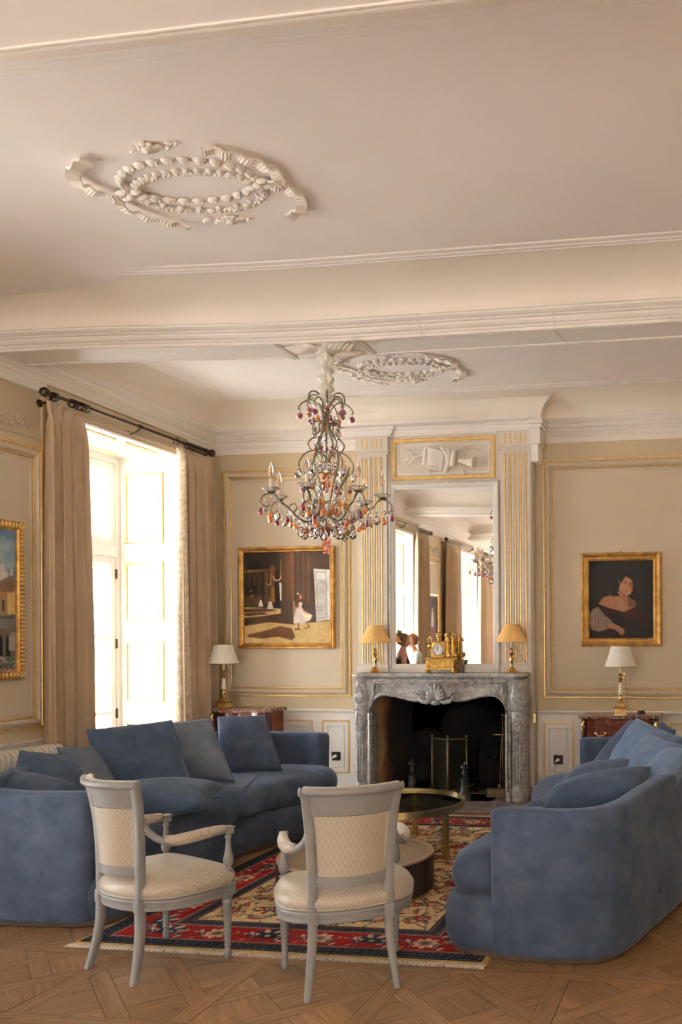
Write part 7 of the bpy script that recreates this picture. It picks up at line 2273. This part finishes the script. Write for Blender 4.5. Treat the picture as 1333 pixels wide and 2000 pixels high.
# ================================================================= CEILING MEDALLIONS
def zc_at(x, y, z):
    return lift([(x, y, z)])[0][2]
PL = M['plaster']
def medallion():
    t = empty('ceiling_medallion', (0, 0, 0), 0, None, 'ceiling medallion', 'plaster wreath medallions on the ceiling')
    # local frame: x across the room, y away from the viewer, z down is negative
    def leaf_mesh(L_, w_, hgt):
        V, F = [], []
        m_, n_ = 6, 5
        for i in range(m_ + 1):
            s_ = i / m_
            for j in range(n_):
                u = j / (n_ - 1) * 2 - 1
                ww = w_ * math.sin(PI * min(0.98, 0.15 + 0.85 * s_)) ** 0.7
                V.append((L_ * (s_ - 0.5), u * ww, -hgt * math.sin(PI * (0.12 + 0.8 * s_)) * (1 - u * u) ** 0.8 - 0.001 + 0.004 * math.cos(u * 9) * (1 - abs(u))))
        for i in range(m_):
            for j in range(n_ - 1):
                a = i * n_ + j
                F.append((a, a + 1, a + n_ + 1, a + n_))
        me = bpy.data.meshes.new('wreath_leaf')
        me.from_pydata(V, [], F)
        me.polygons.foreach_set('use_smooth', [True] * len(F))
        me.materials.append(PL)
        return me
    big = leaf_mesh(0.060, 0.024, 0.026)
    sml = leaf_mesh(0.042, 0.017, 0.022)
    def put(me, x, y, a, name='wreath_leaf'):
        o = bpy.data.objects.new(name, me)
        COL.objects.link(o); o.parent = t
        o.location = (x, y, 0)
        o.rotation_euler = (0, 0, a)
    # two interlaced oval garlands crossing at the ribbons left and right
    for (cy_, ry, me, n_, rx) in ((-0.035, 0.180, big, 27, 0.335), (0.060, 0.180, sml, 38, 0.325)):
        for k in range(n_):
            a = 2 * PI * (k + 0.5) / n_
            x, y = rx * math.cos(a), cy_ + ry * math.sin(a)
            tx, ty = -rx * math.sin(a), ry * math.cos(a)
            if me is big:
                put(me, x, y, math.atan2(ty, tx) + (0.12 if k % 2 else -0.12))
            else:
                put(me, x * 1.02, cy_ + ry * 1.03 * math.sin(a), math.atan2(ty, tx) + 0.55)
                if k % 2: put(me, x * 0.96, cy_ + ry * 0.94 * math.sin(a), math.atan2(ty, tx) - 0.55)
    fb_ = MB()
    for k in range(56):
        a = 2 * PI * k / 56
        fb_.ball((0.325 * math.cos(a) + 0.006 * math.sin(k * 2.7), 0.060 + 0.180 * math.sin(a) + 0.008 * math.cos(k * 3.1), -0.014), 0.010, 0.009, 0.012, 6, 4)
        if k % 2: fb_.ball((0.335 * math.cos(a), -0.035 + 0.18 * math.sin(a), -0.016), 0.009, 0.008, 0.010, 6, 4)
    tag(fb_.build('berries', PL, t, True), kind='stuff')
    # bows and pleated ribbons
    def ribbon(P, w0, name='ribbon'):
        pts = catmull(P, 14)
        n_ = len(pts)
        V, F = [], []
        for i, p in enumerate(pts):
            tt = (pts[min(i + 1, n_ - 1)] - pts[max(i - 1, 0)]).normalized()
            nn_ = Vector((-tt.y, tt.x, 0))
            wv = -0.016 + 0.008 * math.sin(i * 0.45)
            for j in range(5):
                u = j / 4 * 2 - 1
                V.append(p + nn_ * (u * w0) + Vector((0, 0, wv + (0.0035 if i % 2 else -0.0015) + 0.003 * u * math.sin(i * 0.3))))
        for i in range(n_ - 1):
            for j in range(4):
                a = i * 5 + j
                F.append((a, a + 1, a + 6, a + 5))
        o = mk(name, V, F, PL, t, False)
        m_ = o.modifiers.new('thickness', 'SOLIDIFY'); m_.thickness = 0.012; m_.offset = 1
        return o
    ribbon([(0.36, 0.015, 0), (0.45, 0.005, 0), (0.465, -0.06, 0), (0.437, -0.138, 0), (0.378, -0.211, 0), (0.309, -0.263, 0), (0.24, -0.30, 0)], 0.027)
    ribbon([(0.36, 0.025, 0), (0.43, 0.06, 0), (0.470, 0.13, 0), (0.460, 0.22, 0), (0.40, 0.295, 0), (0.33, 0.33, 0)], 0.026)
    ribbon([(-0.36, 0.02, 0), (-0.45, -0.01, 0), (-0.50, -0.07, 0), (-0.512, -0.14, 0), (-0.475, -0.21, 0), (-0.40, -0.265, 0), (-0.33, -0.30, 0)], 0.029)
    ribbon([(-0.36, 0.03, 0), (-0.455, 0.07, 0), (-0.441, 0.17, 0), (-0.386, 0.25, 0), (-0.308, 0.31, 0), (-0.24, 0.35, 0)], 0.020)
    for s in (-1, 1):
        b = MB()
        b.ball((s * 0.335, 0.01, -0.028), 0.022, 0.018, 0.018, 10, 6)
        for (dx, dy) in ((-0.055, 0.03), (-0.055, -0.03), (0.045, 0.03), (0.045, -0.03)):
            b.ball((s * (0.335 + dx * 0.8), 0.01 + dy * 0.8, -0.020), 0.030, 0.014, 0.015, 10, 6)
        b.build('bow', PL, t, True)
        f = MB()
        yy = s * 0.335
        f.ball((0, yy, -0.018), 0.026, 0.024, 0.018, 10, 6)
        for k in range(8):
            a = 2 * PI * k / 8
            f.ball((0.034 * math.cos(a), yy + 0.030 * math.sin(a), -0.010), 0.018, 0.013, 0.012, 8, 5)
        for k in range(4):
            for q in (-1, 1):
                x = q * (0.062 + 0.027 * k)
                if q * s > 0 and k > 1: continue
                f.add(*(lambda m_: (m_.V, m_.F))(MB().ball((0, 0, 0), 0.019, 0.009, 0.010, 8, 5)), Matrix.Translation((x, yy + 0.02 * math.sin(k * 2.0), -0.008)) @ Matrix.Rotation(0.6 * (-1) ** k, 4, 'Z'))
        f.build('flower_sprig', PL, t, True)
    return t
md1 = medallion()
md1.location = (-2.515, 3.86, 3.699)
md1.location.z = zc_at(-2.5, 3.86, 3.70) - 0.001
tag(md1, 'large white plaster wreath with ribbons on the ceiling nearest the viewer')
md2 = copy_tree(md1)
md2.location = (-2.535, 6.72, zc_at(-2.5, 6.72, 3.70) - 0.001)
tag(md2, 'smaller looking white plaster wreath on the ceiling beyond the beam, behind the chandelier')

# ================================================================= CHANDELIER
CXY = (-2.545, 5.37)
zs = zc_at(CXY[0], CXY[1], 3.40)
rs = tag(empty('ceiling_rose', (CXY[0], CXY[1], zs), 0), 'square plaster rose with acanthus corners on the beam above the chandelier', 'ceiling rose')
b = MB()
for s in (-1, 1):
    for q in (-1, 1):
        for k in range(6):
            b.tube([(s * 0.02, q * 0.02, -0.012), (s * (0.06 + 0.025 * k), q * (0.14 - 0.018 * k), -0.022), (s * (0.09 + 0.03 * k), q * (0.135 - 0.008 * k), -0.006)], [0.012, 0.022, 0.004], 6)
b.lathe([(0.085, 0.0), (0.08, -0.02), (0.05, -0.034), (0.02, -0.04)], 20)
b.build('acanthus', PL, rs, True)
for s in (-1, 1):
    for w_ in (0.0, 0.022): MB().box(s * (0.27 + w_) - 0.005, s * (0.27 + w_) + 0.005, -0.15, 0.15, -0.010, 0.001).build('bead_strip', PL, rs)
sl = empty('chain_sleeve', (CXY[0], CXY[1], zs), 0, 'crinkled white fabric sleeve hiding the chandelier chain', 'fabric sleeve')
def slf(a, z, i): return 1 + 0.16 * math.sin(3 * a + 9 * z * 6) + 0.10 * math.sin(5 * a - 17 * z) + 0.05 * math.sin(9 * a + 31 * z)
prof = [(0.040, -0.03), (0.046, -0.06)] + [(0.043 + 0.009 * math.sin(k * 1.15), -0.06 - 0.30 * k / 26) for k in range(1, 26)] + [(0.030, -0.365), (0.012, -0.385)]
M['crinkle'] = pm('crinkled_white_silk', (0.82, 0.80, 0.72), 0.45, sheen=0.3, bump=0.6, bscale=40)
MB().lathe(prof, 36, fn=slf).build('sleeve', M['crinkle'], sl, True)

ch = empty('chandelier', (CXY[0], CXY[1], 0), 0, 'crystal chandelier with glass fruit and electric candles hanging from the beam', 'chandelier')
MI = M['chandiron']
def zpx(cy): return 3.2086 - cy * 0.000917
def rpx(dx): return dx * 0.000917
def arm_curve(P, name, r0, n_arms, phase, flat=1.0, n_=7):
    """P: [(radius px, height px)...] in the photograph's chandelier crop; swept and repeated round the axis."""
    pts = catmull([(rpx(a), 0, zpx(b)) for a, b in P], n_)
    mb = MB().tube(pts, r0, 7)
    first = None
    angs = n_arms if isinstance(n_arms, (list, tuple)) else [phase + 2 * PI * k / n_arms for k in range(n_arms)]
    for ang in angs:
        if first is None:
            first = mb.build(name, MI, ch, True)
            o = first
        else:
            o = first.copy(); COL.objects.link(o)
        o.rotation_euler = (0, 0, ang)
    return pts
A0 = math.radians(30)
AC = math.radians(-83.6)                     # seven candle arms start here
C4 = [math.radians(25.4 + q) for q in (-32, 32, 148, 212)]
arm_curve([(12, 372), (20, 300), (26, 210), (45, 140), (90, 112), (130, 130), (142, 180), (128, 215)], 'crown_scroll', 0.0052, 6, A0 + 0.5)
arm_curve([(10, 370), (18, 310), (30, 240), (60, 190), (105, 165), (160, 190), (188, 228), (180, 245)], 'crown_scroll', 0.0045, 6, A0)
arm_curve([(14, 380), (34, 330), (60, 305), (95, 318), (105, 350), (92, 385), (76, 370)], 'scroll', 0.0050, 6, A0 + 0.5)
arm_curve([(14, 375), (38, 330), (50, 340), (46, 375), (70, 410), (98, 440), (125, 480), (105, 522), (70, 520), (58, 500)], 'vase_scroll', 0.0050, 6, A0)
arm_curve([(22, 385), (36, 420), (52, 470), (45, 505), (40, 530)], 'vase_bar', 0.0045, 6, A0 + 0.5)
arm_curve([(30, 612), (22, 590), (36, 560), (60, 535), (100, 530), (145, 552), (180, 600), (190, 640), (178, 668)], 'dome_scroll', 0.0052, 6, A0)
arm_curve([(75, 520), (95, 560), (98, 620), (80, 680), (62, 730), (48, 800), (30, 870), (22, 935), (34, 985)], 'cage_bar', 0.0060, C4, 0)
arm_curve([(185, 655), (160, 710), (120, 770), (90, 830), (72, 900), (60, 960), (86, 995), (110, 970), (108, 915), (92, 885), (76, 900)], 'inner_scroll', 0.0045, C4, 0)
ptsA = arm_curve([(18, 985), (50, 1010), (95, 1035), (150, 1045), (205, 1022), (245, 985), (285, 945), (325, 925), (350, 890), (385, 862), (392, 850)], 'candle_arm', 0.0062, 7, AC)
arm_curve([(330, 925), (365, 872), (410, 868), (450, 895), (458, 935), (425, 962), (400, 945)], 'arm_scroll', 0.0042, 7, AC)
arm_curve([(240, 990), (215, 960), (228, 925), (262, 940), (270, 970)], 'arm_leaf', 0.0040, 7, AC)
b = MB().lathe([(rpx(28), zpx(350)), (rpx(34), zpx(356)), (rpx(34), zpx(372)), (rpx(26), zpx(384)), (0, zpx(388))], 16).lathe([(rpx(12), zpx(985)), (rpx(40), zpx(945)), (rpx(44), zpx(955)), (rpx(42), zpx(995)), (rpx(30), zpx(1008)), (0, zpx(1012))], 18)
b.build('hub', M['oldgold'], ch, True, 50)
MB().tube([(0, 0, zpx(110)), (0, 0, zpx(620))], 0.004, 6).tube([(0, 0, zpx(1005)), (0, 0, zpx(1040))], 0.002, 5).build('stem', MI, ch, True)
# candle assemblies
cups, cands, bulbs, saucer = None, None, None, None
def wavy(a, z, i): return 1 + (0.06 * math.cos(10 * a) if z > 0.004 else 0)
cup_m = MB().lathe([(0.008, -0.012), (0.026, -0.006), (0.030, 0.0), (0.010, 0.002)], 14)
sau_m = MB().lathe([(0.012, 0.002), (0.030, 0.004), (0.048, 0.014), (0.056, 0.024), (0.054, 0.025), (0.046, 0.017), (0.030, 0.008), (0.012, 0.006)], 40, fn=wavy)
can_m = MB().lathe([(0.0125, 0.004), (0.0125, 0.078), (0.010, 0.083), (0.007, 0.085)], 12)
blb_m = MB().lathe([(0.007, 0.083), (0.010, 0.093), (0.0180, 0.116), (0.0165, 0.138), (0.010, 0.162), (0.004, 0.182), (0.0008, 0.196)], 14)
fil_m = MB().tube([(0.0, 0.0, 0.088), (0.004, 0, 0.108), (-0.003, 0, 0.128), (0.001, 0, 0.145)], 0.0035, 6)
M['bulb'] = pm('clear_bulb_glass', (1, 0.97, 0.92), 0.0, trans=1.0, ior=1.25)
M['filament'] = pm('copper_filament', (0.85, 0.42, 0.18), 0.4, 0.3)
first = None
for k in range(7):
    a = AC + 2 * PI * k / 7
    loc = (rpx(392) * math.cos(a), rpx(392) * math.sin(a), zpx(856))
    if first is None:
        f0 = cup_m.build('candle_cup', MI, ch, True, 50)
        f0.location = loc
        sau_m.build('glass_saucer', M['saucer'], f0, True)
        can_m.build('candle_sleeve', M['candle'], f0, True, 50)
        blb_m.build('flame_bulb', M['bulb'], f0, True)
        fil_m.build('filament', M['filament'], f0, True)
        first = f0
    else:
        o = copy_tree(first, ch)
        o.location = loc
        o.rotation_euler = (0, 0, 0.7 * k)
# pendants
def pend_mesh(kind):
    m_ = MB()
    if kind == 'drop':        # faceted pear
        m_.lathe([(0.0, 0.0), (0.0035, -0.004), (0.006, -0.014), (0.011, -0.028), (0.0135, -0.040), (0.010, -0.050), (0.0, -0.056)], 8)
    elif kind == 'bead': m_.lathe([(0.0, 0.0), (0.007, -0.006), (0.007, -0.010), (0.0, -0.016)], 8).lathe([(0.0, -0.016), (0.005, -0.020), (0.0, -0.026)], 8)
    elif kind == 'pear':
        m_.lathe([(0.0, 0.0), (0.005, -0.002), (0.007, -0.010), (0.014, -0.024), (0.018, -0.036), (0.015, -0.048), (0.006, -0.055), (0.0, -0.056)], 12)
    elif kind == 'round':
        m_.lathe([(0.0, 0.0), (0.012, -0.004), (0.020, -0.014), (0.0215, -0.024), (0.018, -0.034), (0.008, -0.042), (0.0, -0.043)], 12, fn=lambda a, z, i: 1 + 0.05 * math.cos(6 * a))
    elif kind == 'leaf':
        m_.add([(0, 0, 0), (0.009, 0.003, -0.008), (0, 0, -0.026), (-0.009, -0.003, -0.008)], [(0, 1, 2, 3)])
        m_.add([(0, 0.002, 0), (0.009, 0.005, -0.008), (0, 0.002, -0.026), (-0.009, -0.001, -0.008)], [(3, 2, 1, 0)])
    elif kind == 'rosette':
        for k in range(6):
            a = PI * k / 3
            m_.ball((0.010 * math.cos(a), 0, -0.012 + 0.010 * math.sin(a)), 0.006, 0.004, 0.006, 6, 4)
        m_.ball((0, 0, -0.012), 0.006, 0.006, 0.006, 6, 4)
    elif kind == 'big':
        m_.lathe([(0.0, 0.0), (0.008, -0.004), (0.020, -0.018), (0.027, -0.036), (0.026, -0.050), (0.016, -0.066), (0.0, -0.074)], 10)
    return m_
pm_cache = {}
PRND = random.Random(5)
def hang(kind, mat, r, a, z, name, rot=None, wire=0.0, s=1.0):
    key = (kind, mat)
    nmx = name
    if key not in pm_cache:
        o = pend_mesh(kind).build(nmx, M[mat], ch, kind in ('round', 'pear', 'rosette'), None)
        pm_cache[key] = o
    else:
        o = pm_cache[key].copy(); COL.objects.link(o); o.name = nmx
    o.location = (r * math.cos(a), r * math.sin(a), z - wire)
    o.rotation_euler = (PRND.uniform(-0.08, 0.08), PRND.uniform(-0.08, 0.08), PRND.uniform(0, 6.28) if rot is None else rot)
    o.scale = (s, s, s)
    return o
def string(r, a, z, top, bottom, mt, leafy=False, s=1.0):
    hang('bead', 'crystal', r, a, z, 'crystal_bead')
    if leafy: hang('leaf', 'green', r, a + 0.02, z - 0.022, 'glass_leaf')
    hang(bottom, mt, r, a, z - 0.026, {'drop': 'crystal_drop', 'pear': 'glass_pear', 'round': 'glass_plum', 'big': 'crystal_drop', 'rosette': 'crystal_rosette'}[bottom], s=s)
for k in range(6):
    a = A0 + 2 * PI * k / 6
    b_ = a + 0.5
    string(rpx(182), a, zpx(232), 0, 'round', 'plum', k % 3 == 0)
    string(rpx(134), b_, zpx(205), 0, 'round', 'plum' if k % 2 else 'brown', k % 2 == 0, 0.9)
    string(rpx(90), a + 0.8, zpx(250), 0, 'pear', 'amber' if k % 2 else 'plum', False, 0.8)
    string(rpx(100), b_, zpx(340), 0, 'drop', 'crystal')
    string(rpx(80), a, zpx(350), 0, 'drop', 'crystal')
    string(rpx(78), a, zpx(478), 0, 'pear', 'amber' if k % 2 else 'plum', False, 0.6)
    string(rpx(50), b_, zpx(470), 0, 'pear', 'plum', False, 0.6)
    string(rpx(188), a, zpx(630), 0, 'big', 'crystal', k % 2 == 0)
    string(rpx(150), a + 0.3, zpx(600), 0, 'drop', 'crystal')
    string(rpx(120), b_, zpx(600), 0, 'drop', 'crystal', k % 2 == 1)
    string(rpx(60), b_ + 0.2, zpx(600), 0, 'big', 'crystal', False, 0.8)
    string(rpx(84), a + 0.2, zpx(560), 0, 'rosette', 'crystal')
    string(rpx(100), b_, zpx(690), 0, 'drop', 'crystal')
    string(rpx(70), b_, zpx(770), 0, 'rosette', 'crystal')
    string(rpx(110), a, zpx(780), 0, 'drop', 'crystal')
    string(rpx(130), a + 0.12, zpx(850), 0, 'pear', 'amber', True)
    string(rpx(185), b_, zpx(905), 0, 'drop', 'crystal')
    string(rpx(160), a - 0.2, zpx(760), 0, 'round', 'plum' if k % 2 else 'brown', True, 0.9)
    string(rpx(75), a + 0.1, zpx(905), 0, 'pear', 'amber', True, 0.9)
    string(rpx(120), b_ - 0.1, zpx(960), 0, 'drop', 'crystal')
for k in range(7):
    a = AC + 2 * PI * k / 7
    b_ = a + 0.45
    # candle arm hangings
    string(rpx(462), a, zpx(935), 0, 'pear', 'amber' if k % 2 else 'plum', False)
    string(rpx(400), a + 0.03, zpx(960), 0, 'pear', 'plum' if k % 2 else 'amber', True)
    string(rpx(425), a - 0.03, zpx(905), 0, 'drop', 'crystal')
    string(rpx(350), a, zpx(955), 0, 'big', 'crystal', False, 0.9)
    string(rpx(310), a - 0.06, zpx(975), 0, 'drop', 'crystal')
    string(rpx(285), a + 0.05, zpx(985), 0, 'pear', 'plum', True, 0.85)
    string(rpx(255), a, zpx(1010), 0, 'pear', 'amber', True, 0.8)
    string(rpx(225), a + 0.03, zpx(1030), 0, 'pear', 'amber', False, 0.8)
    string(rpx(180), a, zpx(1050), 0, 'big', 'crystal')
    string(rpx(150), a + 0.12, zpx(1050), 0, 'pear', 'amber' if k % 2 else 'brown', False, 0.9)
    string(rpx(110), a - 0.1, zpx(1055), 0, 'big', 'crystal', False, 0.9)
    string(rpx(80), b_, zpx(1030), 0, 'round', 'plum' if k % 2 else 'brown', False, 1.4)
    for j in range(5):
        r_ = rpx(60 + 70 * j)
        hang('rosette', 'crystal', r_, a + 0.05, zpx([1000, 1030, 1030, 985, 935][j]), 'crystal_rosette')
def grapes(name, mat, z0, hgt, wd, seed):
    R_ = random.Random(seed)
    mb = MB()
    for k in range(46):
        t = R_.random()
        rr = wd * (0.75 + 0.35 * math.sin(t * PI)) * math.sqrt(R_.random())
        a = R_.uniform(0, 2 * PI)
        mb.ball((rr * math.cos(a), rr * math.sin(a), z0 - hgt * t), 0.0085, seg=7, rg=4)
    tag(mb.build(name, M[mat], ch, True), kind='stuff')
grapes('glass_grapes', 'amber', zpx(685), 0.130, 0.026, 1)
grapes('glass_grapes', 'pink', zpx(1145), 0.105, 0.024, 2)
MB().tube([(0, 0, zpx(640)), (0, 0, zpx(690))], 0.0015, 4).tube([(0, 0, zpx(1035)), (0, 0, zpx(1145))], 0.0015, 4).ball((0, 0, zpx(1070)), 0.012).ball((0, 0, zpx(1100)), 0.008).build('crystal_stem', M['crystal'], ch, True)

# ================================================================= PEOPLE (seen in the mirror)
def person(loc, rz, top, hairm, label, bun, armpose):
    t = empty('person', loc, rz, label, 'person')
    # skeleton: local +Y is the way the person faces
    J = {'pel': (0, 0, 0.94), 'wst': (0, -0.01, 1.06), 'chs': (0, 0.0, 1.24), 'nk0': (0, -0.01, 1.40), 'nk1': (0, 0.015, 1.47), 'hd': (0, 0.03, 1.53)}
    E_ = [('pel', 'wst'), ('wst', 'chs'), ('chs', 'nk0'), ('nk0', 'nk1'), ('nk1', 'hd')]
    Rr = {'pel': (0.155, 0.115), 'wst': (0.125, 0.095), 'chs': (0.145, 0.105), 'nk0': (0.075, 0.060), 'nk1': (0.052, 0.052), 'hd': (0.050, 0.055)}
    for s, n in ((-1, 'l'), (1, 'r')):
        ap = armpose[n]
        J.update({n + 'hp': (s * 0.095, 0, 0.88), n + 'kn': (s * 0.105, 0.03, 0.48), n + 'an': (s * 0.11, -0.01, 0.09), n + 'ft': (s * 0.13, 0.12, 0.035),
                  n + 'sh': (s * 0.165, -0.01, 1.36), n + 'el': ap[0], n + 'wr': ap[1]})
        E_ += [('pel', n + 'hp'), (n + 'hp', n + 'kn'), (n + 'kn', n + 'an'), (n + 'an', n + 'ft'), ('nk0', n + 'sh'), (n + 'sh', n + 'el'), (n + 'el', n + 'wr')]
        Rr.update({n + 'hp': (0.090, 0.090), n + 'kn': (0.055, 0.055), n + 'an': (0.036, 0.036), n + 'ft': (0.032, 0.028), n + 'sh': (0.052, 0.052), n + 'el': (0.040, 0.040), n + 'wr': (0.027, 0.024)})
        w_ = Vector(ap[1]); d = (Vector(ap[1]) - Vector(ap[0])).normalized()
        side = d.cross(Vector((0, 0, 1))).normalized()
        pal = w_ + d * 0.07
        J[n + 'pm'] = tuple(pal); E_.append((n + 'wr', n + 'pm')); Rr[n + 'pm'] = (0.036, 0.018)
        for f in range(4):
            b0 = pal + side * (0.018 * (f - 1.5)) + d * 0.012
            L_ = (0.062, 0.072, 0.068, 0.052)[f]
            p1 = b0 + d * L_ * 0.5 + Vector((0, 0, -0.006))
            p2 = b0 + d * L_ * 0.95 + Vector((0, 0, -0.026))
            for q, p in ((0, p1), (1, p2)):
                J[n + 'f%d%d' % (f, q)] = tuple(p); Rr[n + 'f%d%d' % (f, q)] = (0.0085, 0.0085)
            E_ += [(n + 'pm', n + 'f%d0' % f), (n + 'f%d0' % f, n + 'f%d1' % f)]
        tb = w_ + d * 0.035 - side * s * 0.040
        J[n + 't0'] = tuple(tb); J[n + 't1'] = tuple(tb + d * 0.035 - side * s * 0.010)
        Rr[n + 't0'] = (0.011, 0.011); Rr[n + 't1'] = (0.009, 0.009)
        E_ += [(n + 'wr', n + 't0'), (n + 't0', n + 't1')]
    keys = list(J)
    me = bpy.data.meshes.new('body')
    me.from_pydata([J[k] for k in keys], [(keys.index(a), keys.index(b)) for a, b in E_], [])
    o = bpy.data.objects.new('body', me)
    COL.objects.link(o); o.parent = t
    me.materials.append(M['skin'])
    md = o.modifiers.new('skin', 'SKIN')
    md.use_smooth_shade = True
    for i, k in enumerate(keys):
        me.skin_vertices[0].data[i].radius = Rr[k]
        me.skin_vertices[0].data[i].use_root = (k == 'pel')
    sb = o.modifiers.new('sub', 'SUBSURF'); sb.levels = 2; sb.render_levels = 2
    # head with face
    V, F = [], []
    nu, nv = 28, 22
    for j in range(nv + 1):
        ph = -PI / 2 + PI * j / nv
        for i in range(nu):
            a = 2 * PI * i / nu
            x, y, z = 0.074 * math.cos(ph) * math.sin(a), 0.096 * math.cos(ph) * math.cos(a), 0.118 * math.sin(ph)
            if z < 0:
                f = 1 - 0.30 * (-z / 0.118) ** 1.2
                x *= f; y = y * (1 - 0.12 * (-z / 0.118)) + 0.012 * (-z / 0.118)
            front = max(0, math.cos(a)) ** 6 * math.cos(ph)
            y += 0.022 * math.exp(-((x / 0.013) ** 2) - ((z + 0.018) / 0.020) ** 2) * (y > 0)      # nose
            y -= 0.010 * math.exp(-(((abs(x) - 0.030) / 0.014) ** 2) - ((z - 0.010) / 0.012) ** 2) * (y > 0)   # eye sockets
            y += 0.006 * math.exp(-((x / 0.024) ** 2) - ((z + 0.052) / 0.008) ** 2) * (y > 0)
            V.append((x, y, z))
    for j in range(nv):
        for i in range(nu):
            i2 = (i + 1) % nu
            F.append((j * nu + i, j * nu + i2, (j + 1) * nu + i2, (j + 1) * nu + i))
    hd = mk('head', V, F, M['skin'], t, True)
    hd.location = (0, 0.035, 1.60)
    hd.rotation_euler = (-0.12, 0, 0)
    ft_ = MB()
    for s in (-1, 1): ft_.ball((s * 0.030, 0.078, 0.010), 0.011, 0.008, 0.0065, 8, 6)
    ft_.build('eye', M['candle'], hd, True)
    ft_ = MB()
    for s in (-1, 1): ft_.ball((s * 0.030, 0.0845, 0.010), 0.0045, 0.003, 0.0045, 8, 6)
    ft_.build('iris', M['black'], hd, True)
    MB().tube([(-0.022, 0.084, -0.052), (0, 0.094, -0.050), (0.022, 0.084, -0.052)], [0.003, 0.006, 0.003], 8).build('mouth', pm('lips', (0.45, 0.12, 0.10), 0.5), hd, True)
    for s in (-1, 1): MB().ball((s * 0.075, -0.005, 0.0), 0.010, 0.020, 0.030, 10, 8).build('ear', M['skin'], hd, True)
    hb_ = MB()
    V, F = [], []
    for j in range(13):
        ph = -0.55 + (PI / 2 + 0.55) * j / 12
        for i in range(28):
            a = 2 * PI * i / 28
            k_ = 1.10 + 0.03 * math.sin(9 * a + 3 * j) 
            x, y, z = 0.078 * k_ * math.cos(ph) * math.sin(a), 0.100 * k_ * math.cos(ph) * math.cos(a) - 0.010, 0.126 * math.sin(ph) * 1.03
            if math.cos(a) > 0.25 and z < 0.075:
                y = min(y, 0.02); x = max(-0.075, min(0.075, x))
            V.append((x, y, z))
    for j in range(12):
        for i in range(28):
            i2 = (i + 1) % 28
            F.append((j * 28 + i, j * 28 + i2, (j + 1) * 28 + i2, (j + 1) * 28 + i))
    hb_.add(V, F)
    if bun:
        hb_.ball((0, -0.085, 0.095), 0.062, 0.050, 0.055, 14, 9)
        R_ = random.Random(2)
        for k in range(26):
            a, e = R_.uniform(0, 6.28), R_.uniform(-0.5, 1.2)
            d = Vector((math.cos(a) * math.cos(e), math.sin(a) * math.cos(e), math.sin(e)))
            c = Vector((0, -0.085, 0.095))
            hb_.tube([c + d * 0.045, c + d * 0.068 + Vector((0, 0, 0.008)), c + d * 0.066 + Vector((0.014, 0.01, -0.008))], [0.007, 0.006, 0.002], 5)
    hb_.build('hair', hairm, hd, True)
    # clothes
    def loft(name, rows, mat):
        R = [[(x0 + rx * math.cos(a), y0 + ry * math.sin(a), z) for a in np.linspace(0, 2 * PI, 28, endpoint=False)] for (z, rx, ry, x0, y0) in rows]
        return MB().rings(R, True, False).build(name, mat, t, True)
    loft('top', [(0.92, 0.178, 0.135, 0, 0), (1.00, 0.160, 0.120, 0, 0), (1.08, 0.142, 0.112, 0, -0.005), (1.18, 0.152, 0.118, 0, 0), (1.27, 0.160, 0.120, 0, 0.002), (1.33, 0.148, 0.095, 0, 0)], top)
    for s in (-1, 1):
        MB().tube([(s * 0.10, 0.075, 1.31), (s * 0.098, 0.045, 1.395), (s * 0.092, -0.01, 1.418), (s * 0.085, -0.06, 1.38), (s * 0.075, -0.085, 1.30)], [0.024] * 5, 8, flat=0.35).build('strap', top, t, True)
        if top is M['mint']:
            sh_, el_ = Vector((s * 0.165, -0.01, 1.36)), Vector(armpose['l' if s < 0 else 'r'][0])
            MB().tube([Vector((s * 0.11, -0.01, 1.375)), sh_ + Vector((0, 0, 0.002)), sh_.lerp(el_, 0.55)], [0.062, 0.066, 0.056], 14).build('sleeve', top, t, True)
        MB().rings([[(s * x0 + r_ * math.cos(a), y0 + r_ * math.sin(a), z) for a in np.linspace(0, 2 * PI, 20, endpoint=False)] for (z, r_, x0, y0) in ((0.93, 0.105, 0.075, 0), (0.80, 0.104, 0.095, 0.005), (0.62, 0.082, 0.102, 0.02), (0.48, 0.068, 0.105, 0.03), (0.30, 0.064, 0.108, 0.01), (0.12, 0.060, 0.112, -0.008))], True, False).build('trouser_leg', M['denim'], t, True)
        MB().ball((s * 0.125, 0.055, 0.032), 0.046, 0.125, 0.034, 14, 8).build('shoe', M['black'], t, True)
    t.scale = (0.91, 0.91, 0.91)
    return t
person((-4.545, 3.55, 0.0), math.radians(-122), M['navy'], M['hair'], 'woman with a tousled light bun and navy tank top, her back in the mirror', True,
       {'l': ((-0.25, -0.02, 1.10), (-0.16, 0.18, 1.02)), 'r': ((0.25, -0.02, 1.10), (0.20, 0.20, 1.04))})
person((-4.66, 2.72, 0.0), math.radians(50), M['mint'], M['auburn'], 'person in a pale mint shirt facing the woman with the bun in the mirror', False,
       {'l': ((-0.24, 0.02, 1.10), (-0.12, 0.24, 1.08)), 'r': ((0.24, 0.04, 1.10), (0.20, 0.28, 1.08))})
